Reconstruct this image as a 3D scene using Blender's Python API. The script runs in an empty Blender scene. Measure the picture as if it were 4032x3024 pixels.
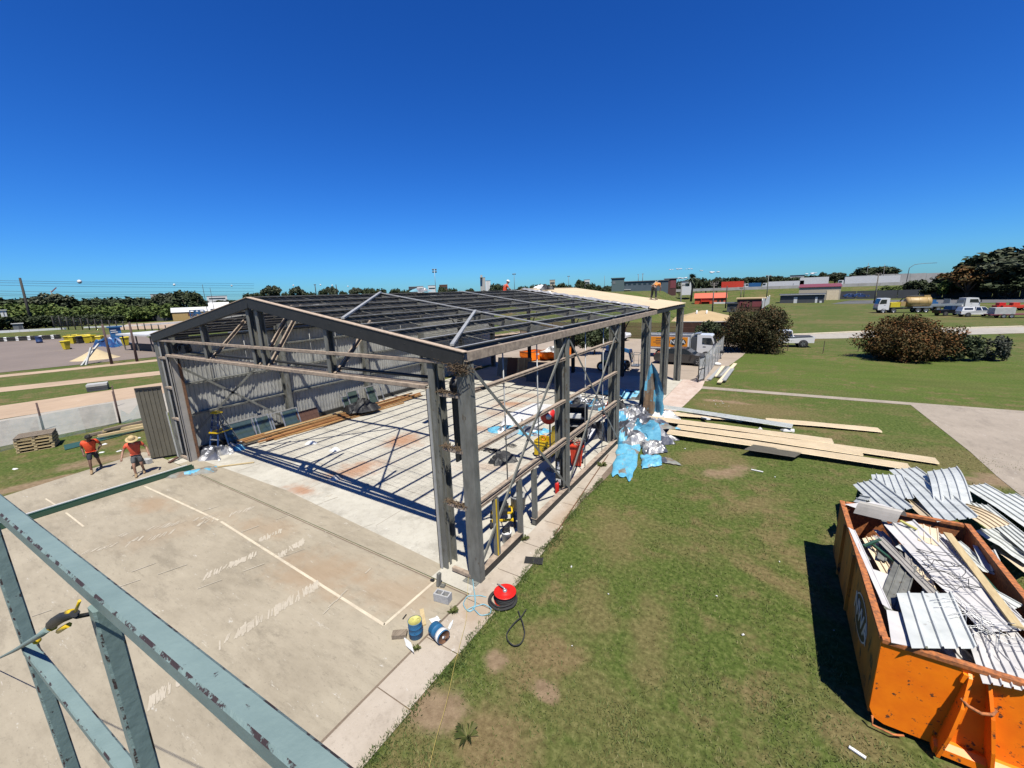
import bpy, math, random
import numpy as np
from mathutils import Vector as V, Matrix, noise
random.seed(11); RNG = np.random.default_rng(5)
SC = bpy.context.scene; COL = SC.collection
R = math.radians
# ---- camera of the photograph (solved from the shed's own right angles) ----
FPX, CX, CY, CH = 1617.7, 2016.0, 1512.0, 7.0
PITCH, ROLL, YAW = .2172, -.0349, .5649
_f = V((-math.sin(YAW)*math.cos(PITCH), math.cos(YAW)*math.cos(PITCH), -math.sin(PITCH)))
_r = V((math.cos(YAW), math.sin(YAW), 0)); _u = _r.cross(_f)
RT = _r*math.cos(ROLL)+_u*math.sin(ROLL); UP = _u*math.cos(ROLL)-_r*math.sin(ROLL); FW = _f
CAM = V((0, 0, CH))
def ray(u, v): return RT*((u-CX)/FPX)-UP*((v-CY)/FPX)+FW
def G(u, v, z=0.0):                 # survey: point of the place at height z
    d = ray(u, v); return CAM+d*((z-CH)/d.z)
def AT(u, v, dist):                 # survey: point at a horizontal distance
    d = ray(u, v); return CAM+d*(dist/math.hypot(d.x, d.y))
def ONX(u, v, x): d = ray(u, v); return CAM+d*(x/d.x)
def ONY(u, v, y): d = ray(u, v); return CAM+d*(y/d.y)
def ZA(g, v):
    D = V((g[0], g[1], -CH)); k = CY-v
    return (FPX*UP.dot(D)-k*FW.dot(D))/(k*FW.z-FPX*UP.z)
def sst(t): t = min(1, max(0, t)); return t*t*(3-2*t)
def lerp(a, b, t): return a+(b-a)*t

KAL = .58      # one overall reflectance level for the exposure used
def kc(c): return tuple(x*KAL for x in c)
def sK(st): return [(p, kc(c)) for p, c in st]
# ---- materials -------------------------------------------------------------
def nt(name):
    m = bpy.data.materials.new(name); m.use_nodes = True; t = m.node_tree
    return m, t, t.nodes['Principled BSDF']
def N(t, k, **kw):
    n = t.nodes.new(k)
    for a, b in kw.items(): setattr(n, a, b)
    return n
def L(t, a, b): t.links.new(a, b)
def c4(c): return (c[0], c[1], c[2], 1)
def ramp(t, fac, stops):
    r = N(t, 'ShaderNodeValToRGB'); e = r.color_ramp.elements
    while len(e) < len(stops): e.new(.5)
    for i, (p, c) in enumerate(stops): e[i].position = p; e[i].color = c4(c) if len(c) == 3 else c
    L(t, fac, r.inputs[0]); return r.outputs[0]
def nz(t, co, scale, detail=4, rough=.55, stretch=None, off=0):
    if stretch or off:
        mp = N(t, 'ShaderNodeMapping'); mp.inputs['Scale'].default_value = stretch or (1, 1, 1)
        mp.inputs['Location'].default_value = (off, off*1.7, off*.6); L(t, co, mp.inputs[0]); co = mp.outputs[0]
    n = N(t, 'ShaderNodeTexNoise'); n.inputs['Scale'].default_value = scale
    n.inputs['Detail'].default_value = detail; n.inputs['Roughness'].default_value = rough
    L(t, co, n.inputs['Vector']); return n.outputs['Fac']
def mth(t, op, a, b=None, clamp=False):
    n = N(t, 'ShaderNodeMath', operation=op, use_clamp=clamp)
    for i, x in enumerate((a, b)):
        if x is None: continue
        if isinstance(x, (int, float)): n.inputs[i].default_value = x
        else: L(t, x, n.inputs[i])
    return n.outputs[0]
def mix(t, fac, a, b, mode='MIX'):
    n = N(t, 'ShaderNodeMix', data_type='RGBA', blend_type=mode)
    for s, x in ((n.inputs[0], fac), (n.inputs[6], a), (n.inputs[7], b)):
        if isinstance(x, (int, float)): s.default_value = x
        elif isinstance(x, (tuple, list)): s.default_value = c4(x)
        else: L(t, x, s)
    return n.outputs[2]
def mrange(t, x, a, b, c=0, d=1):
    n = N(t, 'ShaderNodeMapRange'); n.interpolation_type = 'SMOOTHSTEP'
    L(t, x, n.inputs[0])
    for i, q in enumerate((a, b, c, d)): n.inputs[i+1].default_value = q
    return n.outputs[0]
def co(t, kind='Object'): return N(t, 'ShaderNodeTexCoord').outputs[kind]
def bump(t, p, h, strength=.3, dist=.02):
    b = N(t, 'ShaderNodeBump'); b.inputs['Strength'].default_value = strength
    b.inputs['Distance'].default_value = dist; L(t, h, b.inputs['Height']); L(t, b.outputs[0], p.inputs['Normal'])
def mat(name, c1, c2=None, scale=6, rough=.65, metal=0, bmp=0, spots=None, sscale=14, sth=.62, stretch=None, spec=None, two=None):
    """painted / metal / wooden surface: two-tone noise, optional worn spots"""
    m, t, p = nt(name); o = co(t)
    c2 = c2 or tuple(x*.78 for x in c1); c1 = kc(c1); c2 = kc(c2); spots = kc(spots) if spots else None
    n = nz(t, o, scale, 5, .6, stretch)
    c = ramp(t, n, [(.35, c2), (.65, c1)])
    if spots:
        s = nz(t, o, sscale, 6, .7, stretch, off=3.1)
        c = mix(t, mrange(t, s, sth-.025, sth+.025), c, spots)
    L(t, c, p.inputs['Base Color']); p.inputs['Roughness'].default_value = rough; p.inputs['Metallic'].default_value = metal
    if spec is not None: p.inputs['Specular IOR Level'].default_value = spec
    if bmp: bump(t, p, nz(t, o, scale*4, 5), bmp)
    return m
def plain(name, c, rough=.5, metal=0, em=None):
    m, t, p = nt(name); o = co(t); c = kc(c)
    n = nz(t, o, 3, 3); L(t, ramp(t, n, [(.3, tuple(x*.86 for x in c)), (.7, c)]), p.inputs['Base Color'])
    p.inputs['Roughness'].default_value = rough; p.inputs['Metallic'].default_value = metal
    return m
def netting(name, c, alpha, rough=.6):
    c = kc(c)
    m, t, p = nt(name); p.inputs['Base Color'].default_value = c4(c); p.inputs['Roughness'].default_value = rough
    o = co(t, 'Object'); n = nz(t, o, 3, 3)
    L(t, mrange(t, n, .3, .7, alpha*.8, min(1, alpha*1.2)), p.inputs['Alpha']); return m
def leafmat(name, ca, cb, cc=None, trans=.25):
    m, t, p = nt(name); o = co(t)
    ca, cb = kc(ca), kc(cb); cc = kc(cc) if cc else None
    n = nz(t, o, .9, 3); g = N(t, 'ShaderNodeNewGeometry')
    r = g.outputs['Random Per Island']
    c = ramp(t, r, [(.0, ca), (.6, cb), (1, cc or cb)])
    c = mix(t, mrange(t, n, .35, .65, 0, .6), c, ca)
    L(t, c, p.inputs['Base Color']); p.inputs['Roughness'].default_value = .75
    p.inputs['Specular IOR Level'].default_value = .25
    return m
MT = {}
def mm(k, *a, **kw): MT[k] = mat(k, *a, **kw)
mm('galv', (.23, .232, .21), (.14, .14, .125), scale=5, rough=.65, metal=.05, spots=(.11, .085, .06), sscale=7, sth=.63, stretch=(1, 1, .35))
mm('galv_light', (.5, .5, .49), (.38, .385, .38), scale=3, rough=.5, metal=.15)
mm('web_steel', (.13, .12, .11), (.075, .07, .064), scale=3, rough=.7, stretch=(1, .3, 1))
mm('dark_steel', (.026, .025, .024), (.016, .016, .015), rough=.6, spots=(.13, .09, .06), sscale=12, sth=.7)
mm('dust', (.6, .47, .36), (.42, .32, .24), scale=14, rough=.95, bmp=.3)
mm('girt_dust', (.47, .37, .28), (.26, .2, .155), scale=7, rough=.95)
mm('rust', (.22, .1, .045), (.1, .05, .03), scale=12, rough=.9)
mm('nest', (.2, .13, .07), (.09, .06, .035), scale=30, rough=1, bmp=.8)
mm('jamb', (.4, .37, .34), (.32, .3, .27), scale=3, rough=.6)
mm('timber_red', (.5, .22, .07), (.3, .12, .04), scale=3, rough=.8, stretch=(8, .6, 8), spots=(.08, .05, .03), sth=.62)
mm('timber', (.56, .32, .12), (.34, .17, .06), scale=3, rough=.8, stretch=(8, .6, 8), spots=(.1, .06, .03), sth=.66)
mm('pale_timber', (.62, .49, .27), (.5, .37, .19), scale=4, rough=.8, stretch=(6, 1, 6))
mm('ply', (.45, .29, .15), (.34, .21, .1), scale=2, rough=.8)
mm('old_wood', (.3, .24, .18), (.18, .14, .1), scale=5, rough=.9, stretch=(6, 1, 6))
mm('wall_sheet', (.46, .455, .43), (.36, .355, .335), scale=2, rough=.6, metal=.05)
mm('roof_sheet', (.72, .58, .4), (.62, .5, .34), scale=1.2, rough=.75)
mm('cream_sheet', (.92, .76, .53), (.8, .65, .44), scale=1.5, rough=.55, spots=(.62, .52, .38), sscale=2.5, sth=.68)
mm('zinc_sheet', (.78, .8, .77), (.62, .645, .62), scale=2.2, rough=.45, metal=.12, spots=(.5, .5, .47), sscale=5, sth=.62)
mm('white_sheet', (.70, .68, .67), (.6, .575, .56), scale=2, rough=.5, spots=(.45, .42, .38), sscale=5, sth=.68)
mm('olive_sheet', (.135, .122, .092), (.11, .1, .075), scale=2, rough=.5)
mm('grey_cloth', (.16, .17, .15), rough=.9)
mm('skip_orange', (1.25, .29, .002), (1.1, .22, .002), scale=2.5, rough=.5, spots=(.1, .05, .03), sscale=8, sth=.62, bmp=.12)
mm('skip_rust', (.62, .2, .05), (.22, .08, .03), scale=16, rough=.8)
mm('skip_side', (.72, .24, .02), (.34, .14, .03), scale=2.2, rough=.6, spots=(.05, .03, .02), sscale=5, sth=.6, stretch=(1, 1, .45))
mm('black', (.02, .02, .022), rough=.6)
mm('rubber', (.025, .025, .026), rough=.85)
mm('red', (.75, .02, .012), (.6, .015, .01), scale=3, rough=.4)
mm('bin_red', (.8, .06, .02), rough=.5)
mm('yellow', (.83, .56, .01), (.72, .47, .01), scale=3, rough=.45, spots=(.4, .26, .03), sscale=9, sth=.7)
mm('bin_yellow', (.8, .62, .02), rough=.5)
mm('drum_blue', (.025, .17, .36), (.018, .11, .24), scale=5, rough=.5, spots=(.04, .035, .03), sscale=8, sth=.68)
mm('drum_lid', (.62, .58, .16), (.42, .38, .12), scale=10, rough=.6)
mm('boom_blue', (.03, .16, .38), (.02, .1, .26), rough=.45)
mm('deep_blue', (.02, .06, .2), rough=.5)
mm('white', (.78, .78, .77), (.7, .7, .69), scale=3, rough=.45)
mm('foam', (.82, .82, .82), (.72, .72, .72), scale=6, rough=.9)
mm('gloss_white', (.82, .82, .82), (.78, .78, .78), scale=1, rough=.2)
mm('gutter_green', (.035, .1, .06), (.028, .08, .05), scale=2, rough=.4)
mm('block', (.5, .5, .5), (.4, .4, .4), scale=14, rough=.95, bmp=.4)
mm('rail', (.215, .3, .29), (.17, .245, .24), scale=6, rough=.6, bmp=.15, spots=(.035, .02, .022), sscale=22, sth=.685)
mm('rail_chip', (.2, .28, .27), (.17, .245, .24), scale=6, rough=.7, bmp=.4, spots=(.035, .018, .02), sscale=20, sth=.53)
mm('hose_blue', (.25, .5, .6), rough=.5)
mm('rope_yellow', (.7, .55, .15), rough=.8)
mm('rope_pale', (.62, .55, .42), rough=.9)
mm('grille', (.035, .035, .035), rough=.7)
mm('tar_blue', (.17, .5, .68), (.09, .36, .56), scale=4, rough=.5, spots=(.3, .36, .36), sscale=3, sth=.62)
mm('tar_worn', (.25, .27, .25), (.2, .13, .08), scale=3, rough=.7)
mm('foil', (.62, .61, .6), (.34, .34, .35), scale=5, rough=.42, metal=.45)
mm('tar_brown', (.26, .16, .08), (.14, .09, .06), scale=5, rough=.8, spots=(.2, .3, .32), sscale=4, sth=.6)
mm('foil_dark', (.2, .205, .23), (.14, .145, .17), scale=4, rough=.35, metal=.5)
mm('brown_brick', (.13, .06, .04), (.1, .045, .03), scale=20, rough=.9)
mm('tan_wall', (.52, .46, .36), (.48, .42, .33), scale=1, rough=.8)
mm('maroon', (.24, .05, .06), rough=.6)
mm('tan_roof', (.52, .38, .2), (.46, .33, .17), scale=1, rough=.8)
mm('slate', (.07, .075, .085), (.055, .06, .068), scale=1, rough=.6)
mm('blue_grey', (.09, .125, .155), (.07, .1, .125), scale=.6, rough=.6)
mm('teal_grey', (.11, .16, .165), rough=.6)
mm('dark_red', (.09, .03, .028), rough=.7)
mm('red_house', (.62, .09, .025), (.52, .075, .02), scale=1, rough=.7)
mm('pink_roof', (.75, .17, .09), rough=.6)
mm('concrete_wall', (.5, .49, .47), (.4, .39, .37), scale=.3, rough=.9)
mm('pole', (.2, .18, .16), (.13, .115, .1), scale=3, rough=.9)
mm('pole_dark', (.05, .045, .042), rough=.9)
mm('pole_rust', (.1, .06, .055), rough=.9)
mm('bark', (.12, .09, .065), (.07, .055, .04), scale=4, rough=1, bmp=.4)
mm('skin', (.42, .23, .15), (.38, .2, .13), scale=8, rough=.55)
mm('skin_dark', (.16, .08, .05), (.13, .065, .042), scale=8, rough=.55)
mm('hair', (.012, .01, .009), rough=.8)
mm('hivis', (.9, .09, .015), (.78, .07, .012), scale=7, rough=.75)
mm('hivis_faded', (.82, .12, .05), (.7, .09, .035), scale=7, rough=.75)
mm('hivis_orange', (.95, .3, .03), rough=.75)
mm('navy', (.018, .025, .045), (.012, .017, .03), scale=10, rough=.85)
mm('shorts_grey', (.11, .115, .12), (.08, .085, .09), scale=10, rough=.9)
mm('boot', (.4, .28, .16), (.28, .19, .1), scale=10, rough=.9)
mm('straw', (.62, .48, .25), (.5, .37, .17), scale=20, rough=.9)
mm('car_grey', (.1, .098, .1), (.085, .084, .086), scale=1, rough=.22, metal=.4)
mm('car_black', (.012, .014, .02), rough=.2)
mm('hub', (.55, .55, .56), rough=.3, metal=.7)
mm('tank_tan', (.5, .34, .13), (.42, .28, .1), scale=2, rough=.5)
mm('trailer_grey', (.55, .55, .53), (.45, .45, .43), scale=2, rough=.6)
mm('sand', (.62, .5, .31), (.54, .42, .25), scale=3, rough=1)
mm('frame_grey', (.2, .21, .215), rough=.5)
mm('alu', (.6, .61, .62), (.5, .51, .52), scale=3, rough=.35, metal=.6)
mm('wire', (.06, .06, .06), rough=.7)
mm('cloud', (.8, .8, .82), rough=1)
MT['orange_ad'] = plain('orange_ad', (.85, .3, .01), .5)
MT['lime'] = plain('lime', (.55, .75, .05), .5)
def glassy(name, c, rough=.06):
    m, t, p = nt(name); p.inputs['Base Color'].default_value = c4(c); p.inputs['Roughness'].default_value = rough
    p.inputs['Specular IOR Level'].default_value = .8; return m
MT['glass'] = glassy('glass', (.012, .016, .02))
MT['pane'] = glassy('pane', (.04, .06, .055), .04)
m, t, p = nt('clear_plastic'); p.inputs['Base Color'].default_value = (.75, .8, .82, 1); p.inputs['Alpha'].default_value = .45; p.inputs['Roughness'].default_value = .15; MT['clear'] = m
MT['chain'] = netting('chain', (.75, .75, .73), .62)
MT['shade_net'] = netting('shade_net', (.34, .46, .46), .36)
MT['cage_net'] = netting('cage_net', (.1, .1, .1), .13)
MT['lf_bush'] = leafmat('lf_bush', (.03, .035, .01), (.07, .056, .017), (.15, .065, .02))
MT['lf_rust'] = leafmat('lf_rust', (.055, .05, .012), (.15, .078, .02), (.28, .1, .026))
MT['lf_dark'] = leafmat('lf_dark', (.03, .045, .018), (.06, .082, .032), (.095, .115, .05))
MT['lf_mid'] = leafmat('lf_mid', (.07, .11, .022), (.14, .19, .045), (.2, .23, .06))
MT['lf_gum'] = leafmat('lf_gum', (.045, .06, .032), (.09, .105, .058), (.14, .14, .09))
MT['lf_lime'] = leafmat('lf_lime', (.1, .15, .015), (.2, .26, .03), (.25, .28, .04))
MT['lf_grey'] = leafmat('lf_grey', (.04, .05, .035), (.09, .1, .07), (.12, .12, .09))
MT['blade_dark'] = leafmat('blade_dark', (.05, .085, .018), (.09, .14, .03), (.14, .17, .05))
MT['blade'] = leafmat('blade', (.09, .12, .03), (.15, .18, .05), (.28, .25, .11))

# ---- mesh builder ----------------------------------------------------------
class MB:
    def __init__(s): s.v = []; s.f = []; s.mi = []; s.sm = []; s.k = 0
    def mat(s, k): s.k = k; return s
    def add(s, vs, fs, smooth=False):
        o = len(s.v); s.v += [tuple(x) for x in vs]
        for f in fs: s.f.append(tuple(i+o for i in f)); s.mi.append(s.k); s.sm.append(smooth)
        return s
    def hexa(s, p): return s.add(p, [(0, 3, 2, 1), (4, 5, 6, 7), (0, 1, 5, 4), (1, 2, 6, 5), (2, 3, 7, 6), (3, 0, 4, 7)])
    def box(s, c, d, rot=0, tilt=None):
        m = Matrix.Rotation(rot, 3, 'Z') if not isinstance(rot, Matrix) else rot
        c = V(c); h = [x/2 for x in d]
        P = [c+m@V((sx*h[0], sy*h[1], sz*h[2])) for sz in (-1, 1) for sx, sy in ((-1, -1), (1, -1), (1, 1), (-1, 1))]
        return s.hexa(P)
    def bar(s, a, b, w, h, up=(0, 0, 1)):
        a, b = V(a), V(b); t = (b-a).normalized(); u = V(up)
        x = t.cross(u)
        if x.length < 1e-4: x = t.cross(V((0, 1, 0)))
        x.normalize(); z = x.cross(t); x *= w/2; z *= h/2
        return s.hexa([a-x-z, a+x-z, a+x+z, a-x+z, b-x-z, b+x-z, b+x+z, b-x+z])
    def csec(s, a, b, w, d, side, up=(0, 0, 1), t=.012, lip=.02, I=False):
        """C (or I) profile; web lies across 'up' x axis, flanges reach to 'side' (a direction)"""
        a, b = V(a), V(b); ax = (b-a).normalized(); sd = V(side); sd = (sd-ax*sd.dot(ax)).normalized(); dp = ax.cross(sd)
        k = 0 if I else -1
        o = sd*(k*w/2)
        s.bar(a+o, b+o, d-2*t-.002, t, up=sd)
        for q in (-1, 1):
            s.bar(a+dp*(q*(d/2-t/2)), b+dp*(q*(d/2-t/2)), w, t, up=dp)
            if not I and lip: s.bar(a+sd*(w/2-t/2)+dp*(q*(d/2-t-lip/2)), b+sd*(w/2-t/2)+dp*(q*(d/2-t-lip/2)), lip, t, up=sd)
        return s
    def tube(s, pts, r, n=6, closed=False, caps=True):
        pts = [V(p) for p in pts]; k = len(pts); vs = []; prev = None
        for i, p in enumerate(pts):
            a = pts[(i-1) % k] if (closed or i > 0) else p; b = pts[(i+1) % k] if (closed or i < k-1) else p
            t = (b-a).normalized() if (b-a).length > 1e-9 else V((0, 0, 1))
            if prev is None: x = t.cross(V((0, 0, 1)) if abs(t.z) < .95 else V((1, 0, 0)))
            else: x = prev-t*prev.dot(t)
            x.normalize(); prev = x; y = t.cross(x)
            rr = r[i] if isinstance(r, (list, tuple)) else r
            for j in range(n):
                an = 2*math.pi*j/n; vs.append(p+x*(rr*math.cos(an))+y*(rr*math.sin(an)))
        fs = []
        for i in range(k if closed else k-1):
            i2 = (i+1) % k
            for j in range(n):
                j2 = (j+1) % n; fs.append((i*n+j, i*n+j2, i2*n+j2, i2*n+j))
        s.add(vs, fs, True)
        if caps and not closed:
            o = len(s.v)-k*n; s.f += [tuple(o+j for j in range(n))[::-1], tuple(o+(k-1)*n+j for j in range(n))]; s.mi += [s.k]*2; s.sm += [False]*2
        return s
    def cyl(s, a, b, r0, r1=None, n=14):
        return s.tube([a, b], [r0, r0 if r1 is None else r1], n)
    def lathe(s, prof, c=(0, 0, 0), n=18, ax='Z', m=None):
        c = V(c); vs = []; k = len(prof)
        for r, z in prof:
            for j in range(n):
                an = 2*math.pi*j/n; p = V((r*math.cos(an), r*math.sin(an), z))
                if m: p = m@p
                vs.append(c+p)
        fs = [(i*n+j, i*n+(j+1) % n, (i+1)*n+(j+1) % n, (i+1)*n+j) for i in range(k-1) for j in range(n)]
        return s.add(vs, fs, True)
    def prism(s, poly, d0, d1, o=(0, 0, 0), x=(1, 0, 0), y=(0, 0, 1), w=(0, 1, 0)):
        """poly in (x,y) plane swept along w from d0 to d1"""
        o, x, y, w = V(o), V(x), V(y), V(w); n = len(poly)
        A = [o+x*p[0]+y*p[1]+w*d0 for p in poly]; B = [o+x*p[0]+y*p[1]+w*d1 for p in poly]
        return s.add(A+B, [tuple(range(n))[::-1], tuple(range(n, 2*n))]+[(i, (i+1) % n, n+(i+1) % n, n+i) for i in range(n)])
    def ball(s, c, r, n=10, k=6, sq=(1, 1, 1)):
        pr = [(r*math.sin(math.pi*i/k), -r*math.cos(math.pi*i/k)) for i in range(k+1)]
        c = V(c); vs = []; 
        for a, z in pr:
            for j in range(n):
                an = 2*math.pi*j/n; vs.append(c+V((a*math.cos(an)*sq[0], a*math.sin(an)*sq[1], z*sq[2])))
        fs = [(i*n+j, i*n+(j+1) % n, (i+1)*n+(j+1) % n, (i+1)*n+j) for i in range(k) for j in range(n)]
        return s.add(vs, fs, True)
    def ribs(s, A, B, C, n, h=.03, frac=.3, th=.004, bow=None, seg=8, wob=0, under=True):
        """ribbed sheet: A corner, B across the ribs, C along them; n ribs; trapezoid profile"""
        A, B, C = V(A), V(B), V(C); ux = B-A; uy = C-A; nn = ux.cross(uy).normalized()
        if nn.z < 0: nn = -nn
        prof = []
        for i in range(n):
            a = i/n; w = 1/n
            prof += [(a, 0), (a+w*(1-frac), 0), (a+w*(1-frac*.75), h), (a+w*(1-frac*.25), h)]
        prof.append((1, 0)); m = len(prof); vs = []
        for j in range(seg+1):
            t = j/seg; dz = bow(t) if bow else 0
            for q, z in prof:
                e = wob*noise.noise(V((q*2.3+A.x, t*3+A.y, A.z*3))) if wob else 0
                vs.append(A+ux*q+uy*t+nn*(z+e)+V((0, 0, dz)))
        fs = [(j*m+i, j*m+i+1, (j+1)*m+i+1, (j+1)*m+i) for j in range(seg) for i in range(m-1)]
        s.add(vs, fs)
        if under:
            s.add([v-nn*th for v in map(V, vs)], [f[::-1] for f in fs])
        return s
    def build(s, name, mats, parent=None, loc=None):
        me = bpy.data.meshes.new(name); me.from_pydata(s.v, [], s.f)
        if isinstance(mats, str): mats = [mats]
        for k in mats: me.materials.append(MT[k])
        if len(mats) > 1: me.polygons.foreach_set('material_index', s.mi)
        me.polygons.foreach_set('use_smooth', s.sm); me.update()
        o = bpy.data.objects.new(name, me); COL.objects.link(o)
        if parent: o.parent = parent
        if loc is not None: o.location = loc
        return o
def tag(o, label=None, cat=None, group=None, kind=None):
    for k, x in (('label', label), ('category', cat), ('group', group), ('kind', kind)):
        if x: o[k] = x
    return o
def thing(name, label, cat, loc=(0, 0, 0), rz=0, group=None):
    o = bpy.data.objects.new(name, None); COL.objects.link(o); o.empty_display_size = .2
    o.location = loc; o.rotation_euler = (0, 0, rz); return tag(o, label, cat, group)
def solo(mb, name, mats, label, cat, loc=None, rz=0, group=None):
    o = mb.build(name, mats, None, loc); o.rotation_euler = (0, 0, rz); return tag(o, label, cat, group)
def struct(mb, name, mats): o = mb.build(name, mats); o['kind'] = 'structure'; return o
def kids(o): return [c for c in list(o.children)]
def dup(o, loc=None, rz=None, label=None, group=None, parent=None, sc=None):
    c = o.copy(); COL.objects.link(c)
    if parent: c.parent = parent
    if loc is not None: c.location = loc
    if rz is not None: c.rotation_euler = (0, 0, rz)
    if sc is not None: c.scale = (sc, sc, sc)
    if label: c['label'] = label
    if group: c['group'] = group
    for k in kids(o): dup(k, parent=c)
    return c
def ang(a, b): return math.atan2(b[1]-a[1], b[0]-a[0])
def Lf(o, rz):     # local frame -> world helper
    m = Matrix.Rotation(rz, 3, 'Z'); o = V(o)
    return lambda x, y, z: o+m@V((x, y, z))
# ---- world, sun, camera ----------------------------------------------------
SUN = V((.34, -.35, 1)).normalized()
w = bpy.data.worlds.new("World"); SC.world = w; w.use_nodes = True
t = w.node_tree; bg = t.nodes['Background']
sky = N(t, 'ShaderNodeTexSky'); sky.sky_type = 'NISHITA'; sky.sun_disc = False
sky.sun_elevation = math.asin(SUN.z); sky.sun_rotation = math.atan2(SUN.x, SUN.y)
sky.altitude = 0; sky.air_density = 1.0; sky.dust_density = .25; sky.ozone_density = 3.2
hs = N(t, 'ShaderNodeHueSaturation'); hs.inputs['Saturation'].default_value = 1.22; hs.inputs['Hue'].default_value = .5
L(t, sky.outputs[0], hs.inputs['Color']); gm = N(t, 'ShaderNodeGamma'); gm.inputs[1].default_value = 1.15; L(t, hs.outputs[0], gm.inputs[0]); L(t, mix(t, 1.0, gm.outputs[0], (.225, .552, 1.0), 'MULTIPLY'), bg.inputs[0]); bg.inputs[1].default_value = .0525
sd = bpy.data.lights.new('sun', 'SUN'); sd.energy = 4.8; sd.angle = R(.53); sd.color = (1, .955, .84)
so = bpy.data.objects.new('sun', sd); COL.objects.link(so); so.rotation_euler = SUN.to_track_quat('Z', 'Y').to_euler(); so.location = (30, -30, 60)
cd = bpy.data.cameras.new('camera'); cam = bpy.data.objects.new('camera', cd); COL.objects.link(cam)
cd.sensor_width = 36; cd.lens = FPX/4032*36; cd.clip_start = .02; cd.clip_end = 6000
mw = Matrix((( RT.x, UP.x, -FW.x, 0), (RT.y, UP.y, -FW.y, 0), (RT.z, UP.z, -FW.z, CH), (0, 0, 0, 1))); cam.matrix_world = mw
SC.camera = cam
vs = SC.view_settings; vs.view_transform = 'Standard'; vs.look = 'None'; vs.exposure = 1.0; vs.gamma = 1

# ---- terrain ---------------------------------------------------------------
def zt(x, y):
    m = 6.3*sst((y-66)/36)*sst((-16.5-24*sst((y-125)/45)-x)/12)*sst((x+150)/50)*(1-sst((y-215)/50))
    e = 4.5*sst((y-224)/34)*sst((x+60)/50)
    h = 4*sst((y-330)/160)*sst((x+140)/160)+3*sst((y-500)/300)
    return m+e+h
def patch(t, o, cx, cy, rx, ry, rot=0, lo=.35, hi=1.1, warp=None):
    mp = N(t, 'ShaderNodeMapping', vector_type='TEXTURE'); mp.inputs['Location'].default_value = (cx, cy, 0)
    mp.inputs['Rotation'].default_value = (0, 0, rot); mp.inputs['Scale'].default_value = (rx, ry, 1e6)
    L(t, o, mp.inputs[0]); ln = N(t, 'ShaderNodeVectorMath', operation='LENGTH'); L(t, mp.outputs[0], ln.inputs[0])
    x = ln.outputs['Value']
    if warp is not None: x = mth(t, 'ADD', x, warp)
    return mrange(t, x, lo, hi, 1, 0)
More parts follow.
